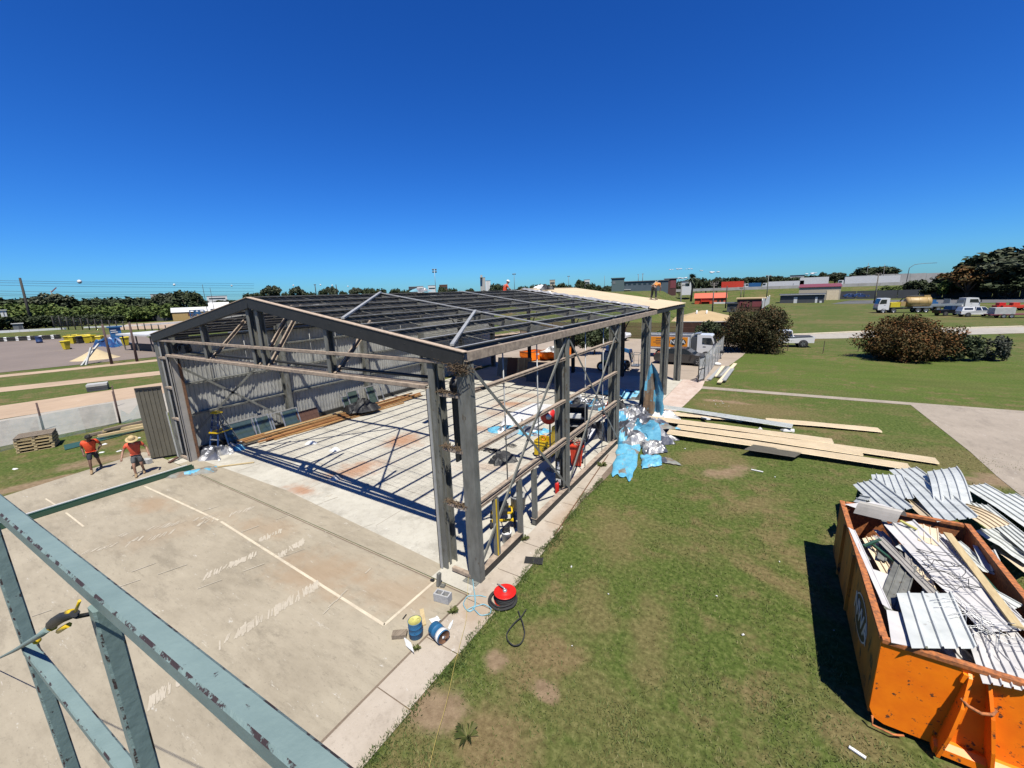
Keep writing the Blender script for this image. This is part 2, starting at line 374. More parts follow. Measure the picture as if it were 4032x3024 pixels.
def ground_mat():
    m, t, p = nt('grass_ground'); o = co(t)
    fine = nz(t, o, 9, 6, .7); mid = nz(t, o, 1.1, 5, .65); big = nz(t, o, .12, 4, .6)
    far = nz(t, o, .35, 5, .7, stretch=(.35, 1, 1), off=7)
    green = ramp(t, fine, sK([(.3, (.035, .055, .010)), (.5, (.086, .122, .026)), (.68, (.17, .195, .06))]))
    dry = ramp(t, fine, sK([(.3, (.12, .085, .04)), (.6, (.24, .18, .09)), (.8, (.33, .26, .14))]))
    wp = mth(t, 'MULTIPLY', mth(t, 'SUBTRACT', mid, .5), 2.2)
    k = mrange(t, mth(t, 'ADD', mth(t, 'MULTIPLY', mid, .55), mth(t, 'MULTIPLY', big, .55)), .52, .67, 0, .8)
    k = mth(t, 'MAXIMUM', k, mth(t, 'MULTIPLY', mrange(t, far, .5, .66), .45))
    for (u, v, rx, ry, rot, s) in [(2790, 1800, 1.9, 1.1, .6, .8), (2960, 1990, 1.7, .5, .9, .75), (2950, 1610, 4.2, 2.4, -.1, .8), (3230, 2270, 1.5, .3, -.55, .7),
            (2150, 2580, 1.15, .95, .7, .95), (1950, 2900, 1.0, .8, .3, .95), (2420, 2100, .9, 1.9, .5, .65), (2560, 2500, .5, 1.6, .2, .6), (2330, 2400, .6, 1.2, .4, .6), (3060, 2290, 2.0, .35, -.5, .8), (3380, 2900, .7, .5, 0, .75), (3950, 1830, 6, 2.2, .25, .6),
            (3200, 1540, 3.2, .9, 0, .35), (3300, 1270, 9, 4, 0, .6), (3650, 1265, 14, 4, .3, .5), (3150, 1335, 6, 3, .3, .5)]:
        g = G(u, v); k = mth(t, 'MAXIMUM', k, mth(t, 'MULTIPLY', patch(t, o, g.x, g.y, rx, ry, rot, .25, 1.25, wp), s))
    lush = mth(t, 'MULTIPLY', patch(t, o, 16, 42, 26, 11, .05, .55, 1.1, wp), .85)
    green = mix(t, lush, green, ramp(t, fine, sK([(.3, (.05, .082, .014)), (.5, (.098, .145, .027)), (.7, (.17, .205, .05))])))
    green = mix(t, mth(t, 'MULTIPLY', lush, mrange(t, nz(t, o, .5, 5, .75, stretch=(.3, 1.3, 1), off=4), .42, .66, 0, .6)), green, kc((.075, .1, .022)))
    k = mth(t, 'MULTIPLY', k, mth(t, 'SUBTRACT', 1.0, mth(t, 'MULTIPLY', lush, .7)))
    c = mix(t, k, green, dry)
    dirt = ramp(t, nz(t, o, 6, 6, .7, off=2), sK([(.3, (.2, .135, .085)), (.7, (.36, .26, .17))]))
    d = None
    for (u, v, rx, ry, rot) in [(1720, 2790, .75, .5, .4), (1950, 2600, .3, .25, 0), (2860, 1860, 1.2, .5, .8), (2150, 2720, .3, .25, 0), (2840, 1580, 1.6, .45, 0), (470, 1800, 3.2, .9, 1.2), (150, 1905, 3, .6, 1.3), (3990, 1900, 2.2, .8, .4)]:
        g = G(u, v); q = patch(t, o, g.x, g.y, rx, ry, rot, .4, 1.1, wp); d = q if d is None else mth(t, 'MAXIMUM', d, q)
    c = mix(t, mth(t, 'MULTIPLY', d, .9), c, dirt)
    L(t, c, p.inputs['Base Color']); p.inputs['Roughness'].default_value = .95; p.inputs['Specular IOR Level'].default_value = .1
    bump(t, p, nz(t, o, 22, 5, .75), .7, .03); MT['ground'] = m
ground_mat()
def concrete(name, c1, c2, rusts=(), big=.35, streak=None, wet=None, mud=()):
    c1 = kc(c1); c2 = kc(c2)
    m, t, p = nt(name); o = co(t)
    a = nz(t, o, big, 6, .62); b = nz(t, o, 3.2, 6, .7, stretch=streak, off=3); s = nz(t, o, 26, 4, .7)
    c = ramp(t, mth(t, 'ADD', mth(t, 'MULTIPLY', a, .6), mth(t, 'MULTIPLY', b, .4)), [(.34, c2), (.5, lerp3(c1, c2, .45)), (.66, c1)])
    c = mix(t, mrange(t, s, .6, .7, 0, .4), c, tuple(x*.5 for x in c2)); c = mix(t, mrange(t, nz(t, o, 1.0, 6, .8, stretch=streak, off=33), .5, .68, 0, .6), c, tuple(x*.78 for x in c2)); c = mix(t, mrange(t, nz(t, o, 7, 6, .8, stretch=streak, off=41), .55, .68, 0, .45), c, tuple(x*.62 for x in c2)); c = mix(t, mrange(t, nz(t, o, 1.6, 7, .85, stretch=(.35, 2.2, 1), off=55), .62, .68, 0, .5), c, kc((.66, .62, .55)))
    c = mix(t, mrange(t, nz(t, o, 5.5, 5, .8, stretch=streak, off=9), .63, .7, 0, .55), c, kc((.72, .7, .66)))
    c = mix(t, mrange(t, nz(t, o, 2.1, 6, .75, off=21), .66, .72, 0, .6), c, tuple(x*.5 for x in c2))
    wp = mth(t, 'MULTIPLY', mth(t, 'SUBTRACT', nz(t, o, 1.4, 6, .7, off=5), .5), 2.4)
    for lst, col, k in ((rusts, kc((.42, .19, .085)), .8), (mud, kc((.36, .24, .14)), .7)):
        for (u, v, rx, ry, rot, s2) in lst:
            g = G(u, v); c = mix(t, mth(t, 'MULTIPLY', patch(t, o, g.x, g.y, rx, ry, rot, .15, 1.3, wp), s2*k), c, col)
    L(t, c, p.inputs['Base Color']); p.inputs['Roughness'].default_value = .85
    bump(t, p, b, .12, .01); MT[name] = m
def lerp3(a, b, t): return tuple(lerp(x, y, t) for x, y in zip(a, b))
concrete('pad', (.45, .392, .295), (.3, .255, .185), streak=(.5, 1.6, 1), mud=[(600, 1990, 1.2, .6, .2, .9), (700, 2080, 2, .8, 1.2, .4), (1250, 2250, 1.6, .9, .3, .8), (1550, 2330, 1.3, .8, .3, .6), (1050, 2080, 1.4, .6, .2, .6)])
concrete('floor', (.62, .59, .51), (.42, .39, .33), rusts=[(1590, 1735, 1.1, 1.2, 1.2, 1), (1400, 1850, 1.5, .9, 1.2, .95), (1190, 1930, .8, .35, .1, .9), (2010, 1592, 1.4, .8, .4, .95), (1900, 1690, 1, .6, .4, .7), (1960, 1630, 1.2, .8, 0, .4), (1930, 1840, 1.6, .6, .4, .35), (2080, 1560, 2, .8, .2, .45)], big=.5)
concrete('path_conc', (.52, .45, .37), (.4, .335, .265), big=.8, mud=[(1890, 2400, .5, .6, 0, .7), (2240, 2020, .4, 1.4, 0, .7)])
concrete('apron', (.66, .55, .48), (.5, .36, .29), big=1.2)
concrete('yard', (.44, .36, .285), (.33, .265, .205), streak=(.3, 1, 1), rusts=[(2300, 1470, 3, 2, 0, .25)])
concrete('drive', (.42, .355, .285), (.31, .26, .205), streak=(1, .4, 1))
concrete('tarmac', (.26, .205, .17), (.19, .15, .125), big=.08, streak=(1, .15, 1))
concrete('dirt_road', (.56, .41, .28), (.42, .3, .2), big=.15, streak=(1, .2, 1))
concrete('pale_road', (.47, .43, .37), (.36, .33, .28), big=.15, streak=(1, .2, 1))
concrete('asphalt', (.13, .13, .13), (.09, .09, .09), big=.1)
concrete('paint', (.74, .66, .5), (.56, .47, .36), big=2)
concrete('joint', (.24, .175, .125), (.15, .11, .08), big=2)
concrete('tread', (.56, .5, .41), (.47, .41, .32), big=2)

def build_ground():
    def axis(lo, hi, c0, c1, fine, grow):
        a = list(np.arange(c0, c1+.01, fine)); s = fine
        x = c1
        while x < hi: s *= grow; x += s; a.append(x)
        s = fine; x = c0
        while x > lo: s *= grow; x -= s; a.insert(0, x)
        return a
    X = axis(-1600, 1600, -60, 60, 4, 1.16); Y = axis(-300, 2200, 0, 270, 4, 1.16)
    nx, ny = len(X), len(Y)
    v = [(x, y, zt(x, y)) for y in Y for x in X]
    f = [(j*nx+i, j*nx+i+1, (j+1)*nx+i+1, (j+1)*nx+i) for j in range(ny-1) for i in range(nx-1)]
    mb = MB(); mb.add(v, f, True); struct(mb, 'ground', 'ground')
build_ground()
def slab(name, mat, pts, z, th=.0):
    """flat sheet; pts are (x, y) corners counter-clockwise; th > 0 gives it a visible edge"""
    mb = MB(); n = len(pts)
    if th: mb.prism(pts, z-th, z, (0, 0, 0), (1, 0, 0), (0, 1, 0), (0, 0, 1))
    else: mb.add([(p[0], p[1], z) for p in pts], [tuple(range(n))])
    return struct(mb, name, mat)
XR, XL, Y0 = -5.64, -23.08, 6.98
FR = [6.98, 12.33, 17.8, 23.2, 28.05, 32.85]
HE, HR = 5.80, 7.18; XM = (XR+XL)/2
# concrete pads
slab('front_pad', 'pad', [(-21.0, -9), (-5.58, -9), (-5.58, 6.55), (-24.9, 6.55), (-25.6, 6.4), (-24.55, 1.7), (-24, -3), (-24, -9)], .012)
slab('shed_floor', 'floor', [(XL-.1, 6.57), (-5.5, 6.57), (-5.45, 33.4), (XL-.1, 33.4)], .016)
slab('floor_strip', 'pad', [(XL+1, 6.575), (-6.8, 6.575), (-6.8, 7.05), (-15, 7.5), (XL+1, 7.3)], .02)
mb = MB(); y = -9.0; jr = random.Random(3)
while y < 24.5:
    y2 = y+1.28+jr.uniform(-.05, .05)
    xa, xb = -5.565, -4.72-.3*sst((y-6)/6)+jr.uniform(-.03, .03)+.7*sst((y-19)/6)
    mb.add([(xa, y, .02), (xb, y, .02), (xb, y2-.02, .02), (xa, y2-.02, .02)], [(0, 1, 2, 3)]); y = y2
struct(mb, 'footpath', 'path_conc')
slab('footpath_bed', 'joint', [(-5.57, -9), (-4.75, -9), (-4.95, 12), (-4.3, 24), (-5.6, 24)], .010)
slab('apron_path', 'apron', [(-5.44, 21), (-4.75, 21), (-4.05, 25.6), (-3.75, 30.8), (-3.9, 33.4), (-5.44, 33.4)], .024)
slab('rear_yard', 'yard', [(-26, 33.42), (-3.7, 33.42), (-3.3, 37), (-2.2, 47), (-1.5, 59.5), (-46, 59.5), (-42, 46), (-30, 40)], .018)
slab('garden_path', 'drive', [(-3.9, 30.75), (7.4, 31.1), (14, 31.6), (14, 32.0), (7, 31.75), (-3.9, 31.55)], .014)
a, b, c2_, d = G(3582, 1592), G(4032, 1618), G(4032, 2000), G(3820, 1780)
slab('side_driveway', 'drive', [(a.x, a.y), (G(3700, 1685).x, G(3700, 1685).y), (d.x, d.y), (G(3930, 1880).x, G(3930, 1880).y), (G(4030, 1960).x, G(4030, 1960).y), (16, 16), (40, 22), (40, 33.5), (12, 31.9)], .012)
# right-hand lane in the field
def line_xy(pts, z=None): return [(G(u, v).x, G(u, v).y) for u, v in pts]
A0 = line_xy([(3100, 1336), (3300, 1333), (3560, 1325), (4032, 1312)]); A1 = line_xy([(4032, 1287), (3560, 1300), (3300, 1312), (3100, 1320)])
slab('field_road', 'pale_road', [(-9, 66.5)]+A0+[(120, 118), (118, 132)]+A1+[(-9, 70.5)], .02)
slab('field_kerb', 'paint', A1[::-1]+[(x, y+.7) for x, y in A1], .12, .12)
slab('far_carpark', 'asphalt', [(16, 172), (90, 160), (150, 150), (170, 190), (24, 200)], .03)
# left-hand tracks
def strip(name, mat, uv0, uv1, w, z, ext0=40, ext1=60):
    a, b = G(*uv0), G(*uv1); d = (b-a); d.z = 0; d.normalize(); n = V((-d.y, d.x, 0))
    a = a-d*ext0; b = b+d*ext1
    return slab(name, mat, [(a.x, a.y), (b.x, b.y), (b.x+n.x*w, b.y+n.y*w), (a.x+n.x*w, a.y+n.y*w)], z)
strip('gravel_road', 'dirt_road', (0, 1652), (540, 1566), 6.2, .02)
strip('concrete_lane', 'pale_road', (0, 1760), (540, 1650), 8.6, .015)
strip('dirt_track', 'dirt_road', (0, 1545), (600, 1480), 3.4, .02)
strip('yard_kerb', 'dirt_road', (0, 1487), (600, 1425), 2.6, .02)
a, b = G(0, 1468), G(620, 1405); d = (b-a).normalized(); n = V((-d.y, d.x, 0)); a = a-d*60
P = [a, b+d*3, b+d*3+n*76, a+n*76]; slab('kart_yard', 'tarmac', [(q.x, q.y) for q in P], .03)
g1, g2, g3, g4 = G(700, 1285), G(560, 1262), G(200, 1290), G(0, 1300)
slab('far_clay', 'dirt_road', [(G(450, 1300).x, G(450, 1300).y), (G(760, 1290).x, G(760, 1290).y), (G(760, 1262).x, G(760, 1262).y), (G(500, 1276).x, G(500, 1276).y)], .03)
# painted lines, joints, tread marks
def ln(mb, a, b, w, z):
    a, b = V((a[0], a[1], 0)), V((b[0], b[1], 0)); d = (b-a).normalized(); n = V((-d.y, d.x, 0))*w/2; e = V((0, 0, z))
    mb.add([a-n+e, b-n+e, b+n+e, a+n+e], [(0, 1, 2, 3)])
mb = MB()
for s, e in [((570, 1916), (860, 2050)), ((870, 2055), (1513, 2463)), ((1513, 2463), (1716, 2287))]:
    ln(mb, G(*s), G(*e), .07, .017)
for s, e in [((180, 1965), (235, 2000)), ((260, 2020), (330, 2075))]: ln(mb, G(*s), G(*e), .05, .017)
struct(mb, 'painted_line', 'paint')
mb = MB()
ln(mb, (-20.8, 6.5), (-5.5, 6.5), .03, .0165); ln(mb, (-5.6, -9), (-5.6, 6.5), .035, .0165)
for y in (9.7, 12.9, 16.1, 19.3, 22.5): ln(mb, (XL, y), (-5.6, y), .012, .0185)
for x in (-18.7, -14.4, -10): ln(mb, (x, 7.5), (x, 33), .012, .0187)
struct(mb, 'floor_joint', 'joint')
mb = MB(); tr = random.Random(8)
def tread(a, b, n, w, dens=.55):
    a, b = G(*a), G(*b); d = b-a; q = V((-d.y, d.x, 0)).normalized()
    for i in range(n):
        if tr.random() > dens+.05+.35*math.sin(i*.21+a.x): continue
        c = a+d*((i+.5)/n)+q*tr.uniform(-.05, .05); ww = w*tr.uniform(.45, 1); sk = q*(ww/2)+d.normalized()*tr.uniform(.04, .08)
        h = d.normalized()*tr.uniform(.012, .026); e = V((0, 0, .0172+.00006*(i % 60)+.004*len(mb.f)/3000))
        mb.add([c-sk-h+e, c-sk+h+e, c+sk+h+e, c+sk-h+e], [(0, 1, 2, 3)])
tread((470, 2110), (900, 2020), 70, .3, .3); tread((500, 2150), (1000, 2000), 90, .3, .3); tread((860, 2540), (1260, 2300), 90, .34, .7)
tread((800, 2275), (1010, 2180), 60, .32, .6); tread((560, 2790), (760, 2640), 60, .34, .35); tread((980, 1990), (1330, 1950), 50, .25, .25)
tread((1100, 2190), (1200, 2130), 40, .3, .5); tread((250, 2200), (560, 2120), 60, .28, .3); tread((1020, 2130), (1110, 2090), 36, .3, .5)
for a, b in [((420, 2290), (1330, 1960)), ((560, 2400), (1540, 2040)), ((130, 2430), (900, 2170)), ((1270, 2420), (1540, 2170)), ((420, 2130), (1200, 1890))]:
    k = 12
    a, b = G(*a), G(*b)
    for i in range(k):
        if tr.random() < .45: continue
        j = V((tr.uniform(-.03, .03), tr.uniform(-.03, .03), 0))
        ln(mb, a.lerp(b, i/k)+j, a.lerp(b, (i+1)/k)+j, tr.uniform(.012, .035), .0215+.00002*len(mb.f))
tm = struct(mb, 'tyre_marks', 'tread')
# grass blades, near field only
def grass():
    n = 150000; x = RNG.uniform(-5.0, 9.5, n*2); yy = 2.6+21*RNG.random(n*2)**1.5
    d = np.hypot(x, yy); keep = RNG.random(n*2) < np.clip((5.5/d)**1.2, 0, 1)
    keep &= ~((x > 1.75) & (x < 4.4) & (yy > 7.2) & (yy < 12.6))
    keep &= x > (-4.74-.28*np.clip((yy-6)/6, 0, 1)+.05*np.sin(yy*5)+.04*np.sin(yy*13)) + np.where(yy < 5.2, .0, 0)
    bare = np.zeros(len(x))
    for (u, v, rx, ry) in [(1720, 2790, .8, .5), (2860, 1860, 1.1, .6), (1950, 2600, .3, .25), (3990, 1900, 2.4, .9), (2960, 1990, 1.2, .45), (2790, 1800, 1.4, .8)]:
        g = G(u, v); bare = np.maximum(bare, np.clip(1.5-np.hypot((x-g.x)/rx, (yy-g.y)/ry), 0, 1))
    keep &= RNG.random(len(x)) > bare
    clump = np.sin(x*3.1+np.sin(yy*2.3)*1.5)*np.sin(yy*2.7+np.sin(x*1.9)*1.7)
    keep &= RNG.random(len(x)) < .62+.38*clump
    x = x[keep]; yy = yy[keep]; n = len(x); a = RNG.uniform(0, 6.283, n); h = RNG.uniform(.025, .065, n)*(1+.35*clump[keep]); wd = RNG.uniform(.006, .012, n)
    for (u, v, rx, ry) in [(2150, 2580, 1.2, 1.0), (1950, 2900, 1.1, .9), (2420, 2100, .9, 1.7), (2330, 2400, .7, 1.2), (2560, 2500, .5, 1.4)]:
        g = G(u, v); q = RNG.random(n) < np.clip(1.35-np.hypot((x-g.x)/rx, (yy-g.y)/ry), 0, .85); h[q] *= .25; wd[q] *= .5
    edge = (x < -4.55) & (yy < 13); h[edge] *= 1.7
    l = RNG.uniform(.3, 1.1, n)*h; b = RNG.uniform(0, 6.283, n)
    p = np.empty((n, 3, 3)); p[:, 0] = np.stack([x-np.cos(a)*wd, yy-np.sin(a)*wd, np.zeros(n)], 1)
    p[:, 1] = np.stack([x+np.cos(a)*wd, yy+np.sin(a)*wd, np.zeros(n)], 1); p[:, 2] = np.stack([x+np.cos(b)*l, yy+np.sin(b)*l, h], 1)
    o = npmesh('grass', p.reshape(-1, 3), 3, 'blade'); o['kind'] = 'stuff'
def npmesh(name, v, k, mat, parent=None, smooth=False):
    n = len(v)//k; me = bpy.data.meshes.new(name)
    me.vertices.add(len(v)); me.vertices.foreach_set('co', np.ascontiguousarray(v, dtype=np.float32).ravel())
    me.loops.add(n*k); me.loops.foreach_set('vertex_index', np.arange(n*k, dtype=np.int32))
    me.polygons.add(n); me.polygons.foreach_set('loop_start', np.arange(0, n*k, k, dtype=np.int32))
    try: me.polygons.foreach_set('loop_total', np.full(n, k, dtype=np.int32))
    except Exception: pass
    me.materials.append(MT[mat]); me.update(calc_edges=True); me.validate()
    o = bpy.data.objects.new(name, me); COL.objects.link(o)
    if parent: o.parent = parent
    return o
grass()
def edge_grass():
    n = 9000; y = RNG.uniform(2.3, 14, n); wv = np.array([.16*noise.noise(V((q*1.1, 3, 7)))+.1*noise.noise(V((q*3.7, 9, 2)))+.06*noise.noise(V((q*9, 1, 5))) for q in y]); x = -4.72-.28*np.clip((y-6)/6, 0, 1)+wv+np.abs(RNG.normal(0, .11, n))-.05
    bare = RNG.random(n) > np.array([min(1, max(.1, .65+1.3*noise.noise(V((q*1.6, 8, 8))))) for q in y]); x, y = x[~bare], y[~bare]; n = len(x)
    a = RNG.uniform(0, 6.283, n); h = RNG.uniform(.035, .085, n); wd = RNG.uniform(.006, .011, n); l = h*RNG.uniform(.3, 1, n); b = RNG.uniform(0, 6.283, n); z = np.full(n, .0)
    p = np.empty((n, 3, 3)); p[:, 0] = np.stack([x-np.cos(a)*wd, y-np.sin(a)*wd, z], 1); p[:, 1] = np.stack([x+np.cos(a)*wd, y+np.sin(a)*wd, z], 1); p[:, 2] = np.stack([x+np.cos(b)*l, y+np.sin(b)*l, h], 1)
    npmesh('edge_grass', p.reshape(-1, 3), 3, 'blade_dark')['kind'] = 'stuff'
edge_grass()
# ---- the stripped steel shed ----------------------------------------------
shed = thing('steel_shed', 'large stripped steel portal frame shed with bare purlins and tan far roof', 'shed', (XM, Y0, 0))
OFF = V((-XM, -Y0, 0))
def sp(mb, name, mats):
    mb.v = [(V(v)+OFF)[:] for v in mb.v]; return mb.build(name, mats, shed)
def zr(x): return HR-(HR-HE)*abs(x-XM)/(XR-XM)
# columns
def column(x, y, front=False):
    mb = MB(); s = 1 if x > XM else -1; z1 = zr(x)-.2
    if front:
        mb.csec((x-s*.11, y+.09, 0), (x-s*.11, y+.09, z1), .17, .3, (0, 1, 0), lip=.03)      # web to the front
        mb.csec((x+s*.05, y+.1, 0), (x+s*.05, y+.1, z1-.1), .09, .2, (-s, 0, 0), lip=.02)
        mb.bar((x-s*.11, y-.004, .02), (x-s*.11, y-.004, z1), .03, .012, up=(0, 1, 0))
    else:
        mb.csec((x-s*.24, y, 0), (x-s*.24, y, z1), .22, .34, (0, -1, 0), lip=.04)
        mb.csec((x-s*.24, y+.115, 0), (x-s*.24, y+.115, z1), .08, .3, (0, 1, 0), lip=.02)
        mb.csec((x+s*.02, y, .05), (x+s*.02, y, z1-.1), .1, .14, (-s, 0, 0), lip=.02)
    mb.box((x-s*.15, y+.05, .022), (.42, .4, .012))
    for dx in (-.12, .12): mb.cyl((x-s*.15+dx, y-.08, .02), (x-s*.15+dx, y-.08, .07), .014, n=6)
    return sp(mb, 'column', 'galv')
for y in FR:
    for x in (XL, XR): column(x, y, y == FR[0])
for x in (-18.72, -14.36, -10.0):
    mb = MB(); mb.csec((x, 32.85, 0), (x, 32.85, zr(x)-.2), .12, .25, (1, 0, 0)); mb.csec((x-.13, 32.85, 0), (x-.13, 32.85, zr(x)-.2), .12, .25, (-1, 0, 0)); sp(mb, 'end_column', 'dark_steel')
# rafters: deep frame at the front, lighter ones behind
for i, y in enumerate(FR):
    for s in (-1, 1):
        x1 = XM+s*(XR-XM); a = V((XM, y, HR-.19)); b = V((x1, y, HE-.19)); d = .34 if i == 0 else .26
        mb = MB(); mb.csec(a, b, .11, d, (0, 1, 0), lip=.03); mb.csec(a+V((0, .003, 0)), b+V((0, .003, 0)), .06, d*.96, (0, -1, 0), lip=.02) if i else None
        if i == 0:
            for q in (.12, .3, .48, .62, .8, .9): mb.cyl(a.lerp(b, q)+V((0, -.07, .03)), a.lerp(b, q)+V((0, -.05, .03)), .012, n=6)
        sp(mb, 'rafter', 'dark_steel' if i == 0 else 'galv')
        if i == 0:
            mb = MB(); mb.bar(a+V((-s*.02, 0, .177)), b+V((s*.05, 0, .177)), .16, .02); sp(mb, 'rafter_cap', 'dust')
# purlins
NP = 8
for s in (-1, 1):
    for k in range(NP+1):
        if s < 0 and k == 0: continue
        x = XM+s*(XR-XM)*(.012+.955*k/NP); z = zr(x)-.06
        mb = MB(); xx = V((s*.99, 0, -.157)) 
        mb.csec((x, FR[0]+.06, z), (x, FR[-1]+.15, z), .07, .14, (1, 0, 0), lip=.02, t=.006)
        sp(mb, 'purlin', 'web_steel')
        mb = MB(); mb.bar((x, FR[0]+.06, z+.0745), (x, 24.4, z+.0745), .075, .006); sp(mb, 'purlin_flange', 'galv_light')
# exposed rafter top straps (light galvanised lines running up the slope)
for y in FR[1:4]:
    for s in (-1, 1):
        mb = MB(); x1 = XM+s*(XR-XM)*.985; mb.bar((XM, y, HR+.035), (x1, y, zr(x1)+.035), .085, .03); sp(mb, 'strap', 'galv_light')
# roof bracing
def br(name, a, b, w=.09, t=.05, m='galv_light'):
    mb = MB(); mb.bar(a, b, w, t); return sp(mb, name, m)
br('roof_brace', (XM+.1, FR[1]-.05, HR+.06), (-9.75, FR[0]+.05, zr(-9.75)+.05)); br('roof_brace', (-9.3, FR[1], zr(-9.3)+.05), (-6.05, FR[0]+.1, zr(-6.05)+.05))
br('roof_brace', (XM-.1, FR[1]-.05, HR-.1), (-19.2, FR[0]+.05, zr(-19.2)-.1))
for i in range(1, 4):
    for q in (.33, .66): 
        yy = lerp(FR[i-1], FR[i], q); mb = MB(); mb.cyl((XM, yy, HR-.06), (XR, yy, HE-.08), .012, n=5); mb.cyl((XM, yy, HR-.06), (XL, yy, HE-.08), .012, n=5); sp(mb, 'bridging', 'galv')
# sagging safety mesh
mb = MB()
for s in (-1, 1):
    for j in range(60):
        y = FR[0]+.2+j*.29
        if y > 24.2: break
        pts = []
        for k in range(NP*2+1):
            q = .012+.955*k/(NP*2); x = XM+s*(XR-XM)*q; pts.append((x, y+.03*math.sin(k*1.7+j), zr(x)+.015-(.06 if k % 2 else 0)-.02*random.random()))
        mb.tube(pts, .004, 3, caps=False)
    for k in range(NP*4):
        q = .02+.95*k/(NP*4); x = XM+s*(XR-XM)*q; dz = -.05*abs(math.sin(math.pi*k/4))
        mb.tube([(x, FR[0]+.1+i*1.2, zr(x)+.015+dz-.02*random.random()) for i in range(15)], .0035, 3, caps=False)
sp(mb, 'safety_mesh', 'wire')
# eave beams
mb = MB(); mb.csec((XR+.06, FR[0]-.02, HE-.12), (XR+.06, 24.3, HE-.12), .1, .22, (-1, 0, 0), lip=.02); sp(mb, 'eave_beam', 'girt_dust')
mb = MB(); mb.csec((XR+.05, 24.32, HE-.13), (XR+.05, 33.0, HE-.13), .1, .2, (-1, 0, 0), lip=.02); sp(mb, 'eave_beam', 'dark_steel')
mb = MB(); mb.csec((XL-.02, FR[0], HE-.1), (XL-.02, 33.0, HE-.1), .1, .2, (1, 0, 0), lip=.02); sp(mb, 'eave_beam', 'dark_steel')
# remaining roof sheets at the far end
for s, y0 in ((1, 24.35), (-1, 24.6)):
    mb = MB(); x1 = XM+s*(XR-XM+.14)
    mb.ribs((XM, y0, HR+.07), (XM, 33.15, HR+.07), (x1, y0, HE+.045), 44, h=.028, frac=.35, seg=10, wob=.012)
    sp(mb, 'roof_sheeting', 'roof_sheet')
mb = MB(); mb.bar((XM, 24.5, HR+.1), (XM, 33.2, HR+.1), .3, .03); sp(mb, 'ridge_cap', 'roof_sheet')
# torn foil blanket along the cut edge
def crumple(A, B, C, nu, nv, amp, sc=3, seed=0, edge=.0):
    """crumpled sheet spanning A + u(B-A) + v(C-A)"""
    A, B, C = V(A), V(B), V(C); n = (B-A).cross(C-A).normalized()
    if n.z < 0: n = -n
    vs = []; s = V((seed*3.7, seed*1.3, seed*.7))
    for j in range(nv+1):
        for i in range(nu+1):
            u, v = i/nu, j/nv; p = A+(B-A)*u+(C-A)*v
            q = p*sc+s; e = abs(noise.noise(q))*1.5+.5*abs(noise.noise(q*2.3))+.25*abs(noise.noise(q*5.1))
            m = 1-(edge*max(abs(2*u-1), abs(2*v-1))**3)
            p = p+n*(amp*e*m)+V((noise.noise(q*.8+V((9, 0, 0))), noise.noise(q*.8+V((0, 9, 0))), 0))*(amp*.8)
            vs.append(p)
    return vs, [(j*(nu+1)+i, j*(nu+1)+i+1, (j+1)*(nu+1)+i+1, (j+1)*(nu+1)+i) for j in range(nv) for i in range(nu)]
mb = MB(); v, f = crumple((XM, 23.95, HR+.02), (XM, 24.55, HR+.1), (XR-.35, 24.0, HE+.07), 4, 60, .1, 4, 2); mb.add(v, f); sp(mb, 'torn_insulation', 'foil')
# front gable: chord, girt, posts, jambs
YF = Y0+.02
mb = MB(); mb.csec((-21.85, YF-.05, 4.9), (-6.8, YF-.05, 4.9), .11, .1, (0, 1, 0), lip=.02); mb.bar((-21.85, YF+.17, 4.93), (-6.8, YF+.17, 4.93), .09, .05); mb.bar((-21.85, YF+.06, 4.84), (-6.8, YF+.06, 4.84), .12, .02); sp(mb, 'door_header', 'girt_dust')
mb = MB(); mb.cyl((-21.6, YF+.32, 5.05), (-7, YF+.32, 5.05), .045, n=8); sp(mb, 'roller_shaft', 'dark_steel')
mb = MB(); mb.csec((-22.95, YF, 5.53), (-5.75, YF, 5.53), .1, .09, (0, 1, 0), lip=.02); sp(mb, 'gable_girt', 'girt_dust')
for x in (-18.27, -14.66, -14.1, -10.57):
    mb = MB(); mb.csec((x, YF+.1, 4.85), (x, YF+.1, zr(x)-.36), .13, .22, (1, 0, 0), lip=.02); sp(mb, 'gable_post', 'galv')
    mb = MB(); a = V((x+.09, YF+.12, 4.9)); b = V((x+.09, YF+1.55, zr(x)-.28)); mb.csec(a, b, .08, .12, (1, 0, 0), lip=0); sp(mb, 'fly_brace', 'girt_dust')
def jamb(x, s):
    mb = MB(); mb.csec((x, YF+.2, 0), (x, YF+.2, zr(x)-.35), .17, .4, (1, 0, 0), lip=.03); mb.bar((x+.02, YF+.2, .03), (x+.02, YF+.2, zr(x)-.4), .06, .02, up=(1, 0, 0)); sp(mb, 'jamb', 'galv')
    mb = MB(); mb.bar((x-s*.125, YF+.11, .03), (x-s*.125, YF+.11, 4.86), .02, .34, up=(0, 1, 0)); mb.bar((x-s*.09, YF-.045, .03), (x-s*.09, YF-.045, 4.86), .03, .09, up=(1, 0, 0)); sp(mb, 'door_guide', 'galv_light' if s > 0 else 'jamb')
    mb = MB()
    mb.bar((x-s*.17, YF+.3, .03), (x-s*.17, YF+.3, 4.5), .04, .1, up=(0, 1, 0)); sp(mb, 'rust_channel', 'rust')
jamb(-6.7, 1); jamb(-21.98, -1)
mb = MB(); mb.cyl((-6.5, YF+.62, 4.85), (-6.3, YF+.62, 4.85), .22); mb.bar((-6.42, YF+.5, 2.9), (-6.42, YF+.5, 4.9), .05, .2, up=(0, 1, 0)); sp(mb, 'shaft_bracket', 'black')
mb = MB(); mb.bar((-21.97, YF-.02, .03), (-21.97, YF-.02, 4.86), .34, .02, up=(0, 1, 0)); sp(mb, 'jamb_cover', 'jamb')
